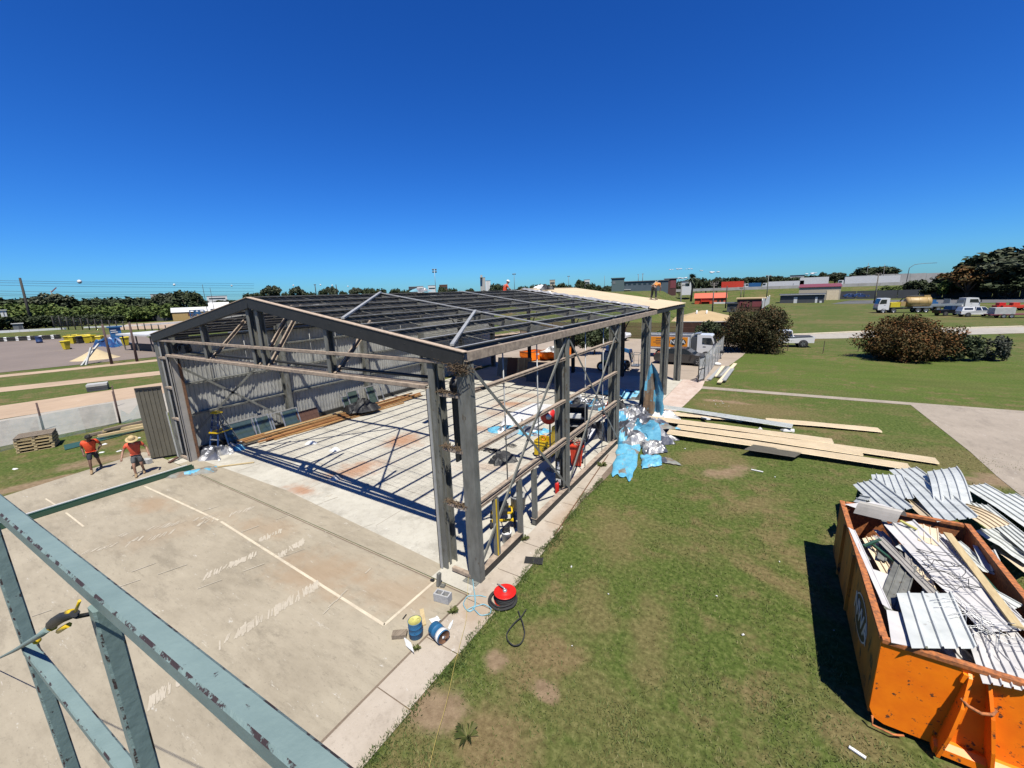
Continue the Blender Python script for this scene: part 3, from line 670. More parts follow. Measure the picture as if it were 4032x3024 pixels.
for z in (.1, 1.95, 3.4, 4.75):
    for x0, x1 in ((-6.45, -5.85), (-22.95, -22.15)):
        mb = MB(); mb.csec((x0, YF+.03, z), (x1, YF+.03, z), .1, .1, (0, 1, 0), lip=.02); sp(mb, 'short_girt', 'girt_dust')
mb = MB(); mb.box((-22.86, YF+.02, 2.9), (.4, .012, 5.3)); sp(mb, 'corner_cladding', 'wall_sheet')
# roller door chain motor and coil remains on the header
mb = MB()
for dx, r in ((0, .2), (.28, .16), (.45, .2)): mb.cyl((-21.55+dx, YF+.32, 5.22), (-21.5+dx, YF+.32, 5.22), r, n=14)
mb.box((-20.9, YF+.3, 5.12), (.7, .25, .18)); mb.box((-20.75, YF+.28, 5.28), (.3, .2, .14)); mb.cyl((-21.4, YF+.3, 5.35), (-20.5, YF+.3, 5.35), .03); mb.tube([(-20.5, YF+.3, 5.1), (-20.3, YF+.3, 5.25), (-20.4, YF+.3, 5.4), (-20.6, YF+.3, 5.35)], .03)
sp(mb, 'door_motor', 'black')
# bird nest straw at the corner
mb = MB(); nr = random.Random(2)
for i in range(260):
    c = V((-5.78+nr.gauss(0, .13), Y0+.04+nr.gauss(0, .09), 5.42+nr.gauss(0, .06))); d = V((nr.gauss(0, 1), nr.gauss(0, 1), nr.gauss(-.2, .5))).normalized()*nr.uniform(.06, .2)
    mb.bar(c-d, c+d, .012, .008)
sp(mb, 'bird_nest', 'nest')
def straw(n, x0, x1, zf, sz):
    mb = MB()
    for i in range(n):
        x = lerp(x0, x1, nr.random()); c = V((x, Y0+nr.uniform(-.02, .1), zf(x)+abs(nr.gauss(0, sz)))); d = V((nr.gauss(0, 1), nr.gauss(0, .4), nr.gauss(0, .25))).normalized()*.08
        mb.bar(c-d, c+d, .013, .01)
    sp(mb, 'straw', 'nest')
straw(140, -6.55, -5.9, lambda x: zr(x)-.38, .02)
for z in (4.8, 3.45, 2.0): straw(70, -6.5, -5.85, lambda x: z, .02)
mb = MB(); mb.box((XR-.28, FR[1]-.135, .75), (.2, .008, 1.1)); sp(mb, 'notice_board', 'black')
for z, w_, h_ in ((.42, .19, .22), (.78, .1, .12), (.95, .12, .1), (1.1, .07, .16)): mb = MB(); mb.box((XR-.28, FR[1]-.145, z), (w_, .008, h_)); sp(mb, 'notice', 'white')
# right wall: girts, base channel, studs, cross braces
for i in range(2):
    for z in (4.83, 3.4, 1.92):
        mb = MB(); mb.csec((XR-.06, FR[i]+.1, z), (XR-.06, FR[i+1]-.06, z), .13, .085, (1, 0, 0), lip=.015); sp(mb, 'girt', 'girt_dust')
        if z < 2:
            mb = MB(); mb.csec((XR-.05, FR[i]+.1, z+.13), (XR-.05, FR[i+1]-.06, z+.15), .11, .05, (1, 0, 0), lip=.015); sp(mb, 'girt', 'girt_dust')
for y0, y1 in ((FR[0]+.1, 9.1), (9.9, FR[1]-.1), (FR[1]+.12, FR[2]-.1)):
    mb = MB(); mb.csec((XR-.03, y0, .12), (XR-.03, y1, .12), .17, .2, (-1, 0, 0), lip=.02); sp(mb, 'base_channel', 'dark_steel')
    mb = MB(); mb.bar((XR-.03, y0, .226), (XR-.03, y1, .226), .19, .008); sp(mb, 'base_channel_top', 'girt_dust')
for y, m in ((7.92, 'yellow'), (9.12, 'galv'), (9.98, 'galv')):
    mb = MB(); mb.csec((XR-.02, y, .02 if y > 9 else .23), (XR-.02, y, 1.88), .12, .14, (-1, 0, 0) if y < 9.5 else (0, 1, 0), lip=.02)
    if m == 'yellow': o = sp(mb, 'stud', 'galv'); mb2 = MB(); mb2.bar((XR+.045, y-.05, .25), (XR+.045, y-.05, 1.86), .012, .05, up=(0, 1, 0)); sp(mb2, 'stud_face', 'yellow')
    else: sp(mb, 'stud', 'galv')
for i in range(2):
    for a, b in (((FR[i]+.06, 5.5), (FR[i+1]-.06, .3)), ((FR[i]+.08, .35), (FR[i+1]-.08, 5.5))):
        k = .055 if a[1] > 1 else .035
        mb = MB(); mb.bar((XR+k, a[0], a[1]), (XR+k, b[0], b[1]), .08, .008, up=(1, 0, 0)); mb.bar((XR+k-.02, a[0], a[1]+.04), (XR+k-.02, b[0], b[1]+.04), .006, .04, up=(1, 0, 0)); sp(mb, 'cross_brace', 'galv')
# sag rods hanging under the eave
for y in (8.6, 10.4, 14.1, 16):
    mb = MB(); mb.cyl((XR-.06, y, .3 if y > 12 else 1.95), (XR-.06, y, HE-.2), .018, n=6); sp(mb, 'sag_rod', 'galv_light')
# knee braces at the far bays
for i in (2, 3, 4):
    mb = MB(); mb.bar((XR, FR[i]-1.35, HE-.2), (XR, FR[i]-.05, 4.72), .07, .07); sp(mb, 'knee_brace', 'galv')
# interior diagonal props beyond the left columns
for x, y in ((XL+.2, 28.05), (XL+.2, 32.7), (-18.7, 32.75), (-14.3, 32.75), (-10, 32.75)):
    mb = MB(); mb.bar((x, y-1.6, 5.7), (x, y-.1, 3.9), .07, .07) if x < -20 else mb.bar((x+1.3, y, zr(x)-.3), (x+.1, y, 3.9), .07, .07); sp(mb, 'knee_brace', 'dark_steel')
mb = MB(); mb.bar((-9.95, 32.85, .3), (-12.4, 32.85, 4.6), .08, .06); sp(mb, 'knee_brace', 'dark_steel')
# left wall: cladding, girts, columns' inner face, X brace
mb = MB(); mb.ribs((XL-.06, FR[0]+.05, .25), (XL-.06, 23.3, .25), (XL-.06, FR[0]+.05, HE-.25), 84, h=.03, frac=.42, seg=1); 
sp(mb, 'wall_cladding', 'wall_sheet')
for z, m in ((4.72, 'galv'), (3.38, 'galv'), (1.9, 'galv'), (HE-.33, 'dark_steel')):
    for i in range(3):
        mb = MB(); mb.csec((XL+.07, FR[i]+.1, z), (XL+.07, FR[i+1]-.1, z), .17, .07, (1, 0, 0), lip=.02); sp(mb, 'wall_girt', m)
mb = MB(); mb.box((XL+.05, 15.1, .13), (.2, 16.2, .24)); sp(mb, 'base_channel', 'dark_steel')
for a, b in (((FR[0]+.1, 4.7), (FR[1]-.1, .4)), ((FR[0]+.1, .5), (FR[1]-.1, 4.7))):
    mb = MB(); mb.bar((XL+.2, a[0], a[1]), (XL+.2, b[0], b[1]), .1, .01, up=(1, 0, 0)); sp(mb, 'cross_brace', 'galv')
for y in (8.9, 10.6, 14.2, 15.9, 19.6, 21.3):
    mb = MB(); mb.cyl((XL+.1, y, 3.4), (XL+.1, y, HE-.3), .02, n=6); sp(mb, 'sag_rod', 'galv_light')
# ---- guard rail of the lift the photograph was taken from ------------------
gr = thing('guard_rail', 'chipped blue-green steel guard rail crossing the lower left corner close to the camera', 'guard rail', (-1.2, .17, 5.3))
def gp(mb, name, mats='rail'):
    mb.v = [(V(v)-V((-1.2, .17, 5.3)))[:] for v in mb.v]; return mb.build(name, [mats, 'rail_chip'], gr)
def sq_tube(pts, hw):
    """square tube along a path in one vertical plane (normal n)"""
    mb = MB(); pts = [V(p) for p in pts]; n = V((-.045, 1, 0)).normalized(); vs = []; b = .006
    for i, p in enumerate(pts):
        t = (pts[min(i+1, len(pts)-1)]-pts[max(i-1, 0)]).normalized(); u = n.cross(t).normalized()
        for x, y in ((-1, -.76), (-.76, -1), (.76, -1), (1, -.76), (1, .76), (.76, 1), (-.76, 1), (-1, .76)): vs.append(p+n*(x*hw)+u*(y*hw))
    k = len(pts); fs = [(i*8+j, i*8+(j+1) % 8, (i+1)*8+(j+1) % 8, (i+1)*8+j) for i in range(k-1) for j in range(8)]
    fs += [tuple(range(8))[::-1], tuple((k-1)*8+j for j in range(8))]
    mb.add(vs, fs); mb.mi = [1 if (i % 2 == 0 and i < (k-1)*8) else 0 for i in range(len(fs))]; return mb
def rl(x): return .2335+.0447*x
zt_ = 6.38; rb = .1
path = [(.6, rl(.6), zt_), (-.2, rl(-.2), zt_), (-1.19, rl(-1.19), zt_), (-2.29, rl(-2.29), zt_)]
for i in range(1, 8):
    a = i/7*math.pi/2; x = -2.29-rb*math.sin(a); path.append((x, rl(x), zt_-rb*(1-math.cos(a))))
path.append((-2.39, rl(-2.39), 5.05)); gp(sq_tube(path, .0205), 'top_rail')
gp(sq_tube([(-1.205, .172, zt_-.022), (-1.265, .174, 5.05)], .019), 'post'); gp(sq_tube([(.1, .236, zt_-.022), (.1, .236, 5.05)], .019), 'post')
gp(sq_tube([(-2.37, .121, 5.7), (-1.25, .178, 5.7)], .019), 'mid_rail'); gp(sq_tube([(-1.22, .178, 5.7), (.1, .236, 5.7)], .019), 'mid_rail')
mb = MB()
A, B, C_, D = ONY(-60, 2620, .1), ONY(60, 2560, .1), ONY(160, 2500, .105), ONY(187, 2478, .11)
mb.tube([A, B, C_, D], .008, 6)
rs = thing('ratchet_strap', 'black and yellow ratchet strap with grey webbing tied across the guard rail', 'strap', D)
o = MB(); o.v = [(V(v)-D)[:] for v in mb.v]; o.f = mb.f; o.mi = mb.mi; o.sm = mb.sm; o.build('webbing', 'rail', rs)
p0, p1 = ONY(190, 2474, .115), ONY(300, 2428, .13); p2 = ONY(352, 2418, .16)
def rp(mb, name, m): mb.v = [(V(v)-D)[:] for v in mb.v]; mb.build(name, m, rs)
q = lambda k, dz=0: p0.lerp(p1, k)+V((0, 0, dz))
mb = MB(); mb.tube([D, q(.0), q(.25, .008), q(.6, .012), q(1, .008)], [.004, .006, .013, .012, .008], 7); mb.tube([q(.95, .006), p1, p2, ONY(400, 2400, .175)], .005, 5); rp(mb, 'ratchet', 'black')
mb = MB(); mb.tube([q(.05, .002), q(.2, -.002)], .009, 6); mb.tube([q(.35, -.018), q(.55, -.014), q(.72, -.012)], .006, 6); mb.tube([q(.8, .018), q(.95, .014)], .006, 6); mb.tube([q(1.02, .012), q(1.2, .03)], .003, 5); rp(mb, 'ratchet_handle', 'yellow')
g = ONY(145, 2522, .118); solo(MB().ball((0, 0, 0), .011), 'strap_end', 'yellow', 'small yellow strap end hanging at the mid rail corner', 'strap end', loc=g)

# ---- text helper -----------------------------------------------------------
def text(s, name, m, size, parent, loc, xdir, ydir, ext=.004, bold=1.0, align='CENTER'):
    cu = bpy.data.curves.new('t', 'FONT'); cu.body = s; cu.size = size; cu.extrude = ext; cu.align_x = align; cu.align_y = 'CENTER'; cu.offset = .012*bold*size
    ob = bpy.data.objects.new('t', cu); COL.objects.link(ob); dg = bpy.context.evaluated_depsgraph_get(); me = bpy.data.meshes.new_from_object(ob.evaluated_get(dg))
    bpy.data.objects.remove(ob); me.materials.clear(); me.materials.append(MT[m]); me.name = name
    o = bpy.data.objects.new(name, me); COL.objects.link(o); o.parent = parent
    x, y = V(xdir).normalized(), V(ydir).normalized(); z = x.cross(y)
    o.matrix_local = Matrix(((x.x, y.x, z.x, loc[0]), (x.y, y.y, z.y, loc[1]), (x.z, y.z, z.z, loc[2]), (0, 0, 0, 1))); return o
def oval(mb, c, x, y, rx, ry, d, n=26, off=0):
    c, x, y = V(c), V(x).normalized(), V(y).normalized(); w = x.cross(y)
    return mb.prism([(rx*math.cos(2*math.pi*i/n), ry*math.sin(2*math.pi*i/n)) for i in range(n)], off, off+d, c, x, y, w)

# ---- orange skip -----------------------------------------------------------
SX0, SX1, SY0, SY1, SZ = 1.86, 4.12, 7.42, 12.3, 1.58
sk = thing('skip_bin', 'big open orange steel skip bin heaped with scrap roof sheets on the grass', 'skip bin', (3, 9.9, 0)); SO = V((-3, -9.9, 0))
def kp(mb, name, m): mb.v = [(V(v)+SO)[:] for v in mb.v]; return mb.build(name, m, sk)
mb = MB()
def wallq(a, b, th, z0=.2, z1=SZ, ins=0):
    mb.bar(V((a[0], a[1], (z0+z1)/2)), V((b[0], b[1], (z0+z1)/2)), th, z1-z0)
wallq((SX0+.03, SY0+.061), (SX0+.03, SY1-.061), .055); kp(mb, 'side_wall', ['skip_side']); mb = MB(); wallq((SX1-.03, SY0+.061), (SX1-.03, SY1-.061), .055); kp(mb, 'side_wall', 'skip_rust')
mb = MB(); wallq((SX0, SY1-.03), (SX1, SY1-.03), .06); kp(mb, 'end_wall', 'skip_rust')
mb = MB()   # near end with rounded lower corners
c = .22; P = [(SX0+c*.9, .12), (SX0+.3*c, .18), (SX0, .12+c), (SX0, SZ), (SX1, SZ), (SX1, .12+c), (SX1-.3*c, .18), (SX1-c*.9, .12)]
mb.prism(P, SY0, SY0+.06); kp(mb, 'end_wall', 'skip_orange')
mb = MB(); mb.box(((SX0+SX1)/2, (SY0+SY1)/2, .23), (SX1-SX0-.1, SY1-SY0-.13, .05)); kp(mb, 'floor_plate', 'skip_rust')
for n_, a, b in (('rim', (SX0+.03, SY0+.07, SZ+.03), (SX0+.03, SY1, SZ+.03)), ('rim', (SX1-.03, SY0+.07, SZ+.03), (SX1-.03, SY1, SZ+.03)), ('rim', (SX0+.1, SY1-.05, SZ+.028), (SX1-.1, SY1-.05, SZ+.028)), ('rim', (SX0, SY0+.02, SZ+.032), (SX1, SY0+.02, SZ+.032))):
    mb = MB(); mb.bar(a, b, .1, .06); kp(mb, n_, 'skip_rust')
xm = (SX0+SX1)/2
for s in (-1, 1):     # tapered lifting fins, splayed at the foot
    mb = MB(); x = 2.62 if s < 0 else 3.19
    mb.prism([(0, SZ-.06), (.07, SZ-.1), (.2, 1.05), (.24, .55), (.2, .1), (0, .1)], -.02, .02, (x, SY0-.001, 0), (0, -1, 0), (-s*.13, 0, 1), (1, 0, 0)); mb.bar((x-s*.16, SY0-.025, 1.5), (x-s*.14, SY0-.025, 1.36), .07, .05, up=(0, 1, 0)); kp(mb, 'lifting_fin', 'skip_orange')
mb = MB(); mb.tube([(2.74, SY0-.13, 1.17), (2.8, SY0-.19, 1.13), (2.93, SY0-.21, 1.1), (3.04, SY0-.19, 1.13), (3.08, SY0-.13, 1.17)], .022, 8); kp(mb, 'lifting_bar', 'skip_rust')
mb = MB(); mb.prism([(0, .1), (.14, .1), (.14, .22), (.06, .28), (0, .28)], -.42, .62, (xm+.02, SY0-.002, 0), (0, -1, 0), (0, 0, 1), (1, 0, 0)); kp(mb, 'bumper_step', 'skip_orange')
mb = MB(); mb.tube([(SX0+.04, SY0-.05, .24), (SX0+.05, SY0-.08, .1), (SX0+.3, SY0-.11, .1), (xm-.7, SY0-.05, .1)], .016, 6); kp(mb, 'door_rod', 'skip_rust')
for y in (8.6, 9.9, 11.2): mb = MB(); mb.bar((SX0-.02, y, .25), (SX0-.02, y, SZ-.05), .06, .06, up=(1, 0, 0)); kp(mb, 'side_post', 'skip_side') if y != 8.6 else None
for x in (SX0+.35, SX1-.35):
    mb = MB(); mb.box((x, (SY0+SY1)/2, .15), (.12, SY1-SY0-.3, .1)); kp(mb, 'skid', 'skip_rust')
for x, y in ((SX0+.25, SY1-.5), (SX1-.25, SY1-.5), (SX0+.25, SY0+.5), (SX1-.25, SY0+.5)): mb = MB(); mb.cyl((x-.08, y, .1), (x+.08, y, .1), .09); kp(mb, 'roller', 'rust')
mb = MB(); oval(mb, (SX0-.002, 8.75, .98), (0, -1, 0), (0, 0, 1), .52, .33, .006); o = kp(mb, 'logo', 'black'); mb = MB(); oval(mb, (SX0-.004, 8.75, .98), (0, -1, 0), (0, 0, 1), .55, .36, .003); kp(mb, 'logo_ring', 'white')
text('NWA', 'logo_text', 'white', .46, sk, V((SX0-.012, 8.75, .98))+SO, (0, -1, 0), (0, 0, 1), .003, 1.4)

# ---- scrap sheets heaped on and behind the skip ----------------------------
sheet_n = [0]
def sheet(A, B, C, n, m, label, h=.03, name='scrap_sheet', bow=None, seg=8, wob=.008, group=None, frac=.25, cat='roof sheet'):
    A, B, C = (G(*q) if not isinstance(q, V) else q for q in (A, B, C)); o = A.copy()
    mb = MB(); mb.ribs((0, 0, 0), B-A, C-A, n, h=h, frac=frac, seg=seg, bow=bow, wob=wob)
    return solo(mb, name, m, label, cat, loc=o, group=group)
sheet((3530, 2335, 1.66), (3748, 2335, 1.66), (3590, 2552, 1.72), 4, 'zinc_sheet', 'blotchy grey zinc sheet lying over the near rim of the orange skip', .035)
sheet((3480, 2065, 1.62), (3600, 2050, 1.62), (3860, 2480, 1.6), 3, 'white_sheet', 'long narrow white ribbed sheet lying along the middle of the skip load')
sheet((3665, 2275, 1.62), (3815, 2270, 1.56), (3900, 2488, 1.62), 4, 'white_sheet', 'white ribbed sheet with curled end under wire in the skip')
sheet((3790, 2470, 1.5), (4000, 2500, 1.5), (3870, 2690, 1.58), 6, 'white_sheet', 'white sheet with wide pans at the near right of the skip load', wob=.03)
sheet((3640, 2095, 1.5), (3730, 2105, 1.45), (3700, 2175, 1.45), 3, 'white_sheet', 'short white offcut near the far end of the skip')
sheet((3590, 2150, 1.45), (3680, 2190, 1.45), (3800, 2330, 1.4), 3, 'zinc_sheet', 'grey offcut sheet lying deep beside the long white sheet')
sheet((3640, 2110, 1.5), (3730, 2130, 1.5), (3900, 2400, 1.5), 3, 'white_sheet', 'pale sheet lying against the broad plank in the skip')
sheet((3830, 2145, 1.5), (3920, 2170, 1.5), (3870, 2240, 1.42), 2, 'zinc_sheet', 'small bright offcut by the right wall of the skip')
sheet((3340, 2075, 1.66), (3368, 2090, 1.64), (3475, 2380, 1.62), 1, 'white_sheet', 'narrow white flashing standing along the left rim of the skip', h=.01)
sheet((3395, 2120, 1.45), (3450, 2110, 1.45), (3490, 2290, 1.4), 3, 'cream_sheet', 'cream lining sheet sunk at the left of the skip load')
sheet((3420, 2235, 1.5), (3530, 2270, 1.5), (3500, 2390, 1.45), 1, 'white_sheet', 'flat off-white board near the left wall of the skip', h=.004)
sheet((3490, 2400, 1.62), (3600, 2420, 1.6), (3510, 2530, 1.66), 1, 'white_sheet', 'pale flat board folded over the near left corner of the skip', h=.004)
sheet((3360, 2020, 1.75), (3530, 2060, 1.72), (3400, 1995, 1.85), 1, 'jamb', 'curved beige panel bent over the far left rim of the skip', h=.004, bow=lambda t: .22*math.sin(math.pi*t), name='bent_panel', cat='panel')
sheet((3325, 1985, 1.7), (3400, 2010, 1.7), (3440, 1975, 1.72), 1, 'white_sheet', 'torn pale panel at the far left corner of the skip', h=.004)
def plank(p, q, w, th, m, label, name='plank', group=None, cat='plank', **k):
    a, b = (G(*x) if not isinstance(x, V) else x for x in (p, q)); mb = MB(); mb.bar(V((0, 0, 0)), b-a, w, th); return solo(mb, name, m, label, cat, loc=a, group=group)
plank((3730, 2100, 1.62), (4010, 2470, 1.66), .13, .035, 'pale_timber', 'broad pale timber plank slanting over the skip load', name='plank')
plank((3440, 1985, 1.55), (3570, 2210, 1.45), .09, .05, 'galv', 'grey steel channel lying at the left of the skip load', name='steel_channel', cat='steel channel')
plank((3545, 2050, 1.72), (3610, 2085, 1.66), .06, .03, 'drum_lid', 'small yellow foam strip at the far rim of the skip', name='foam_strip', cat='foam strip')
plank((3860, 2260, 1.4), (4000, 2420, 1.4), .08, .04, 'gutter_green', 'dark green length lying by the right wall of the skip', name='green_flashing', cat='flashing')
plank((3430, 2140, 1.55), (3570, 2250, 1.5), .05, .04, 'gutter_green', 'dark green frame length across the left of the skip', name='frame_length', cat='frame')
plank((3400, 2150, 1.6), (3465, 2125, 1.6), .05, .04, 'gutter_green', 'short green frame end near the left rim', name='frame_length', cat='frame')
jr = random.Random(5)
for i in range(9):
    a = V((jr.uniform(2.1, 3.9), jr.uniform(7.9, 11.9), jr.uniform(1.0, 1.3))); d = V((jr.uniform(-.4, .4), jr.uniform(-1.2, -.3), jr.uniform(-.05, .05))); wv = V((.3, .12, jr.uniform(-.1, .1)))
    sheet(a, a+wv, a+d, 2, ['white_sheet', 'cream_sheet', 'zinc_sheet', 'jamb'][i % 4], 'broken sheet offcut deep in the skip load', group='offcuts deep in the skip', wob=.04)
for i in range(22):
    a = V((jr.uniform(2.0, 3.75), jr.uniform(8.3, 12.0), jr.uniform(1.36, 1.6))); th = jr.gauss(-1.35, .35); L_ = jr.uniform(.7, 2.0); L_ = min(L_, a.y-7.7); d = V((math.cos(th), math.sin(th), jr.uniform(-.08, .06)))*L_; wd = jr.uniform(.09, .34); wv = V((-math.sin(th), math.cos(th), jr.uniform(-.25, .25)))*wd
    if not 2.0 < a.x+d.x+min(0, wv.x) < 3.9 or not 2.0 < a.x+wv.x < 4.0: continue
    sheet(a, a+wv, a+d, max(1, round(wd/.11)), ['white_sheet', 'zinc_sheet', 'cream_sheet', 'white_sheet', 'jamb', 'galv'][i % 6], 'thin cut strip tangled on top of the skip load', h=.02, group='cut strips tangled on the skip load', wob=.02, name='cut_strip', cat='strip')
mb = MB(); mb.box((0, 0, 0), (1.9, 4.4, .5)); solo(mb, 'rubble_fill', 'grey_cloth', 'dark packed rubbish filling the bottom of the skip', 'rubbish', loc=(2.99, 9.86, .56))
mb = MB()
for k in range(3):
    c = G(3700+k*25, 2200+k*45, 1.72); mb.tube([c+V((.28*math.cos(a*.5+k)+.08*math.sin(a*1.7), .22*math.sin(a*.5+k), .05*math.sin(a*1.1)+.02)) for a in range(24)], .006, 4)
solo(mb, 'wire_tangle', 'black', 'tangled black wire lying on the white sheets in the skip', 'wire')
mb = MB(); wr = random.Random(4)
for i in range(11):
    a = G(3770+wr.uniform(-10, 30)+i*14, 2395+i*12+wr.uniform(-20, 20), 1.69); mb.tube([a+V((-.35, -.1+.05*math.sin(i), 0)), a+V((-.1, .1, .03)), a+V((.15, .05*math.cos(i), .02)), a+V((.45, .12, .0))], .004, 4, caps=False)
    mb.tube([a+V((-.05, -.3, .01)), a+V((.05, .02, .03)), a+V((0, .3, 0))], .004, 4, caps=False)
solo(mb, 'wire_mesh', 'alu', 'crushed grey wire mesh over the white sheets at the near right of the skip', 'wire mesh')
# sheets leaning on the far end of the skip and on the grass behind it
sheet((3358, 1908, .9), (3450, 1885, 1.0), (3480, 2030, 1.62), 4, 'zinc_sheet', 'grey zinc sheet fanned out at the far left of the skip', .035)
sheet((3430, 1868, .7), (3555, 1870, .8), (3450, 1960, 1.2), 5, 'zinc_sheet', 'upright-ribbed zinc sheet behind the far left of the skip', .035)
sheet((3500, 1850, .5), (3610, 1840, .5), (3690, 2055, 1.62), 4, 'zinc_sheet', 'long zinc sheet running from the grass up over the far rim', .035, bow=lambda t: .05*math.sin(math.pi*t))
sheet((3650, 1857, 1.0), (3770, 1838, 1.0), (3680, 2005, 1.35), 4, 'zinc_sheet', 'kinked zinc sheet propped behind the far right of the skip', .035, bow=lambda t: .12*math.sin(math.pi*t))
sheet((3500, 1915, .6), (3570, 1905, .6), (3640, 2045, 1.5), 3, 'roof_sheet', 'tan sheet under the zinc sheets at the far rim of the skip')
sheet((3720, 2000, .9), (3800, 1985, .9), (3890, 2085, 1.0), 5, 'roof_sheet', 'tan sheet lying right behind the skip', bow=lambda t: .08*math.sin(3*t))
sheet((3790, 1915, .35), (3880, 1905, .35), (4080, 2110, .3), 4, 'zinc_sheet', 'zinc sheet lying right of the skip with its end out of frame', .035, bow=lambda t: .04*math.sin(3*t))
sheet((3800, 1975, .55), (3890, 1990, .55), (4090, 2220, .5), 4, 'zinc_sheet', 'zinc sheet lying nearest the right wall of the skip', .035)
sheet((3880, 1945, .25), (4000, 1945, .25), (4150, 2110, .25), 5, 'zinc_sheet', 'farthest right zinc sheet on the grass', .035)
sheet((3840, 2090, .5), (3930, 2075, .5), (4040, 2225, .35), 4, 'zinc_sheet', 'short torn zinc sheet beside the right wall of the skip', .035, wob=.05)
sheet((3900, 2150, .3), (3960, 2120, .3), (4040, 2260, .25), 2, 'roof_sheet', 'tan offcut beside the right wall of the skip')
sheet((3360, 1975, 1.2), (3390, 1950, 1.2), (3400, 1985, 1.4), 2, 'zinc_sheet', 'small zinc offcut at the far left corner of the skip')

# ---- long sheets laid out on the grass -------------------------------------
def longs(p, q, width_px, n, m, label, z=.16, bow=.02, name='roof_sheet', w=.6):
    a, b = G(p[0], p[1], z), G(q[0], q[1], z*.7); d = (b-a).normalized(); nn = V((-d.y, d.x, 0))*w
    mb = MB(); mb.ribs((0, 0, 0), nn, b-a, n, h=.045, frac=.4, seg=14, wob=.015, bow=lambda t: bow*math.sin(math.pi*t)); return solo(mb, name, m, label, 'roof sheet', loc=a)
longs((2450, 1585), (3118, 1686), 0, 7, 'zinc_sheet', 'long silver roof sheet lying on the grass beside the tan sheets', .3)
longs((3020, 1662), (3475, 1703), 0, 7, 'cream_sheet', 'single cream roof sheet running farthest right of the silver sheet', .1)
longs((2600, 1632), (3010, 1668), 0, 7, 'cream_sheet', 'cream roof sheet half hidden under the long silver sheet', .15)
longs((2545, 1652), (3283, 1748), 0, 8, 'cream_sheet', 'long cream roof sheet starting at the blue tarps', .22)
longs((2745, 1692), (3700, 1828), 0, 8, 'cream_sheet', 'longest cream roof sheet reaching toward the skip', .12)
longs((2660, 1688), (3400, 1796), 0, 7, 'cream_sheet', 'cream roof sheet lying second nearest the camera on the grass', .2)
longs((2625, 1708), (3590, 1852), 0, 8, 'cream_sheet', 'cream roof sheet nearest the camera on the grass', .26)
mb = MB(); a = G(2930, 1770, .31); mb.ribs((0, 0, 0), G(2965, 1752, .31)-a, G(3130, 1801, .22)-a, 6, h=.025, wob=.01); solo(mb, 'sheet_patch', 'olive_sheet', 'dark green offcut lying on the nearest cream sheet', 'roof sheet', loc=a)
plank((2755, 1642, .04), (2790, 1650, .3), .2, .08, 'foam', 'short white stool-like offcut under the silver sheet', 'foam_prop', cat='offcut')
for (u, v, s) in [(3060, 1672, .3), (3095, 1697, .22), (3110, 1697, .2), (2905, 1657, .26), (2992, 1693, .12)]:
    mb = MB(); mb.hexa([(-s, -s*.5, 0), (s, -s*.6, 0), (s*.9, s*.5, .02), (-s*.8, s*.6, 0), (-s*.8, -s*.4, .1), (s*.9, -s*.5, .06), (s*.8, s*.4, .12), (-s*.7, s*.5, .05)])
    solo(mb, 'foam_scrap', 'foam', 'white foam scrap lying among the long roof sheets', 'foam scrap', loc=G(u, v, .01), rz=u, group='white scraps among the sheets')
lr = random.Random(9)
for i in range(34):
    if i < 14: u, v = lr.gauss(2830, 60), lr.gauss(1592, 14)
    elif i < 26: u, v = lr.gauss(2640, 60), lr.gauss(1735, 35)
    else: u, v = lr.uniform(2150, 3300), lr.uniform(1850, 2950)
    s = lr.uniform(.012, .035); mb = MB(); mb.hexa([(-s, -s*.5, 0), (s, -s*.6, 0), (s*.9, s*.5, 0), (-s*.8, s*.6, 0), (-s*.8, -s*.4, s*.7), (s*.9, -s*.5, s*.4), (s*.8, s*.4, s*.6), (-s*.7, s*.5, s*.3)])
    solo(mb, 'litter_chip', 'foam', 'small white chip of litter on the grass', 'litter', loc=G(u, v, .02), rz=i, group='white litter chips on the grass')
plank((2958, 1848, .03), (3005, 1858, .03), .06, .02, 'foam', 'thin white strip lying on the brown grass', 'foam_strip', cat='strip')
plank((3343, 2940, .03), (3410, 2985, .03), .045, .02, 'foam', 'white tapered scrap on the grass by the skip corner', 'plastic_scrap', cat='scrap')

# ---- metal lengths on the far lawn -----------------------------------------
for i, (p, q, m) in enumerate([((2792, 1495), (2840, 1447), 'galv_light'), ((2822, 1483), (2848, 1442), 'cream_sheet'), ((2830, 1484), (2862, 1443), 'galv'), ((2842, 1480), (2875, 1445), 'galv_light'), ((2852, 1478), (2885, 1447), 'galv'), ((2832, 1506), (2895, 1432), 'cream_sheet'), ((2850, 1498), (2884, 1452), 'galv_light')]):
    plank((p[0], p[1], .08+.02*i), (q[0], q[1], .08+.02*i), .28, .08, m, 'grey metal length in the loose pile on the far lawn', 'metal_length', group='metal lengths piled on the far lawn', cat='metal length')
solo(MB().ball((0, 0, .12), .3, sq=(1.2, 1, .45)), 'foam_lump', 'foam', 'white rounded lump on the lawn beside the chain-link fence', 'lump', loc=G(2823, 1438))

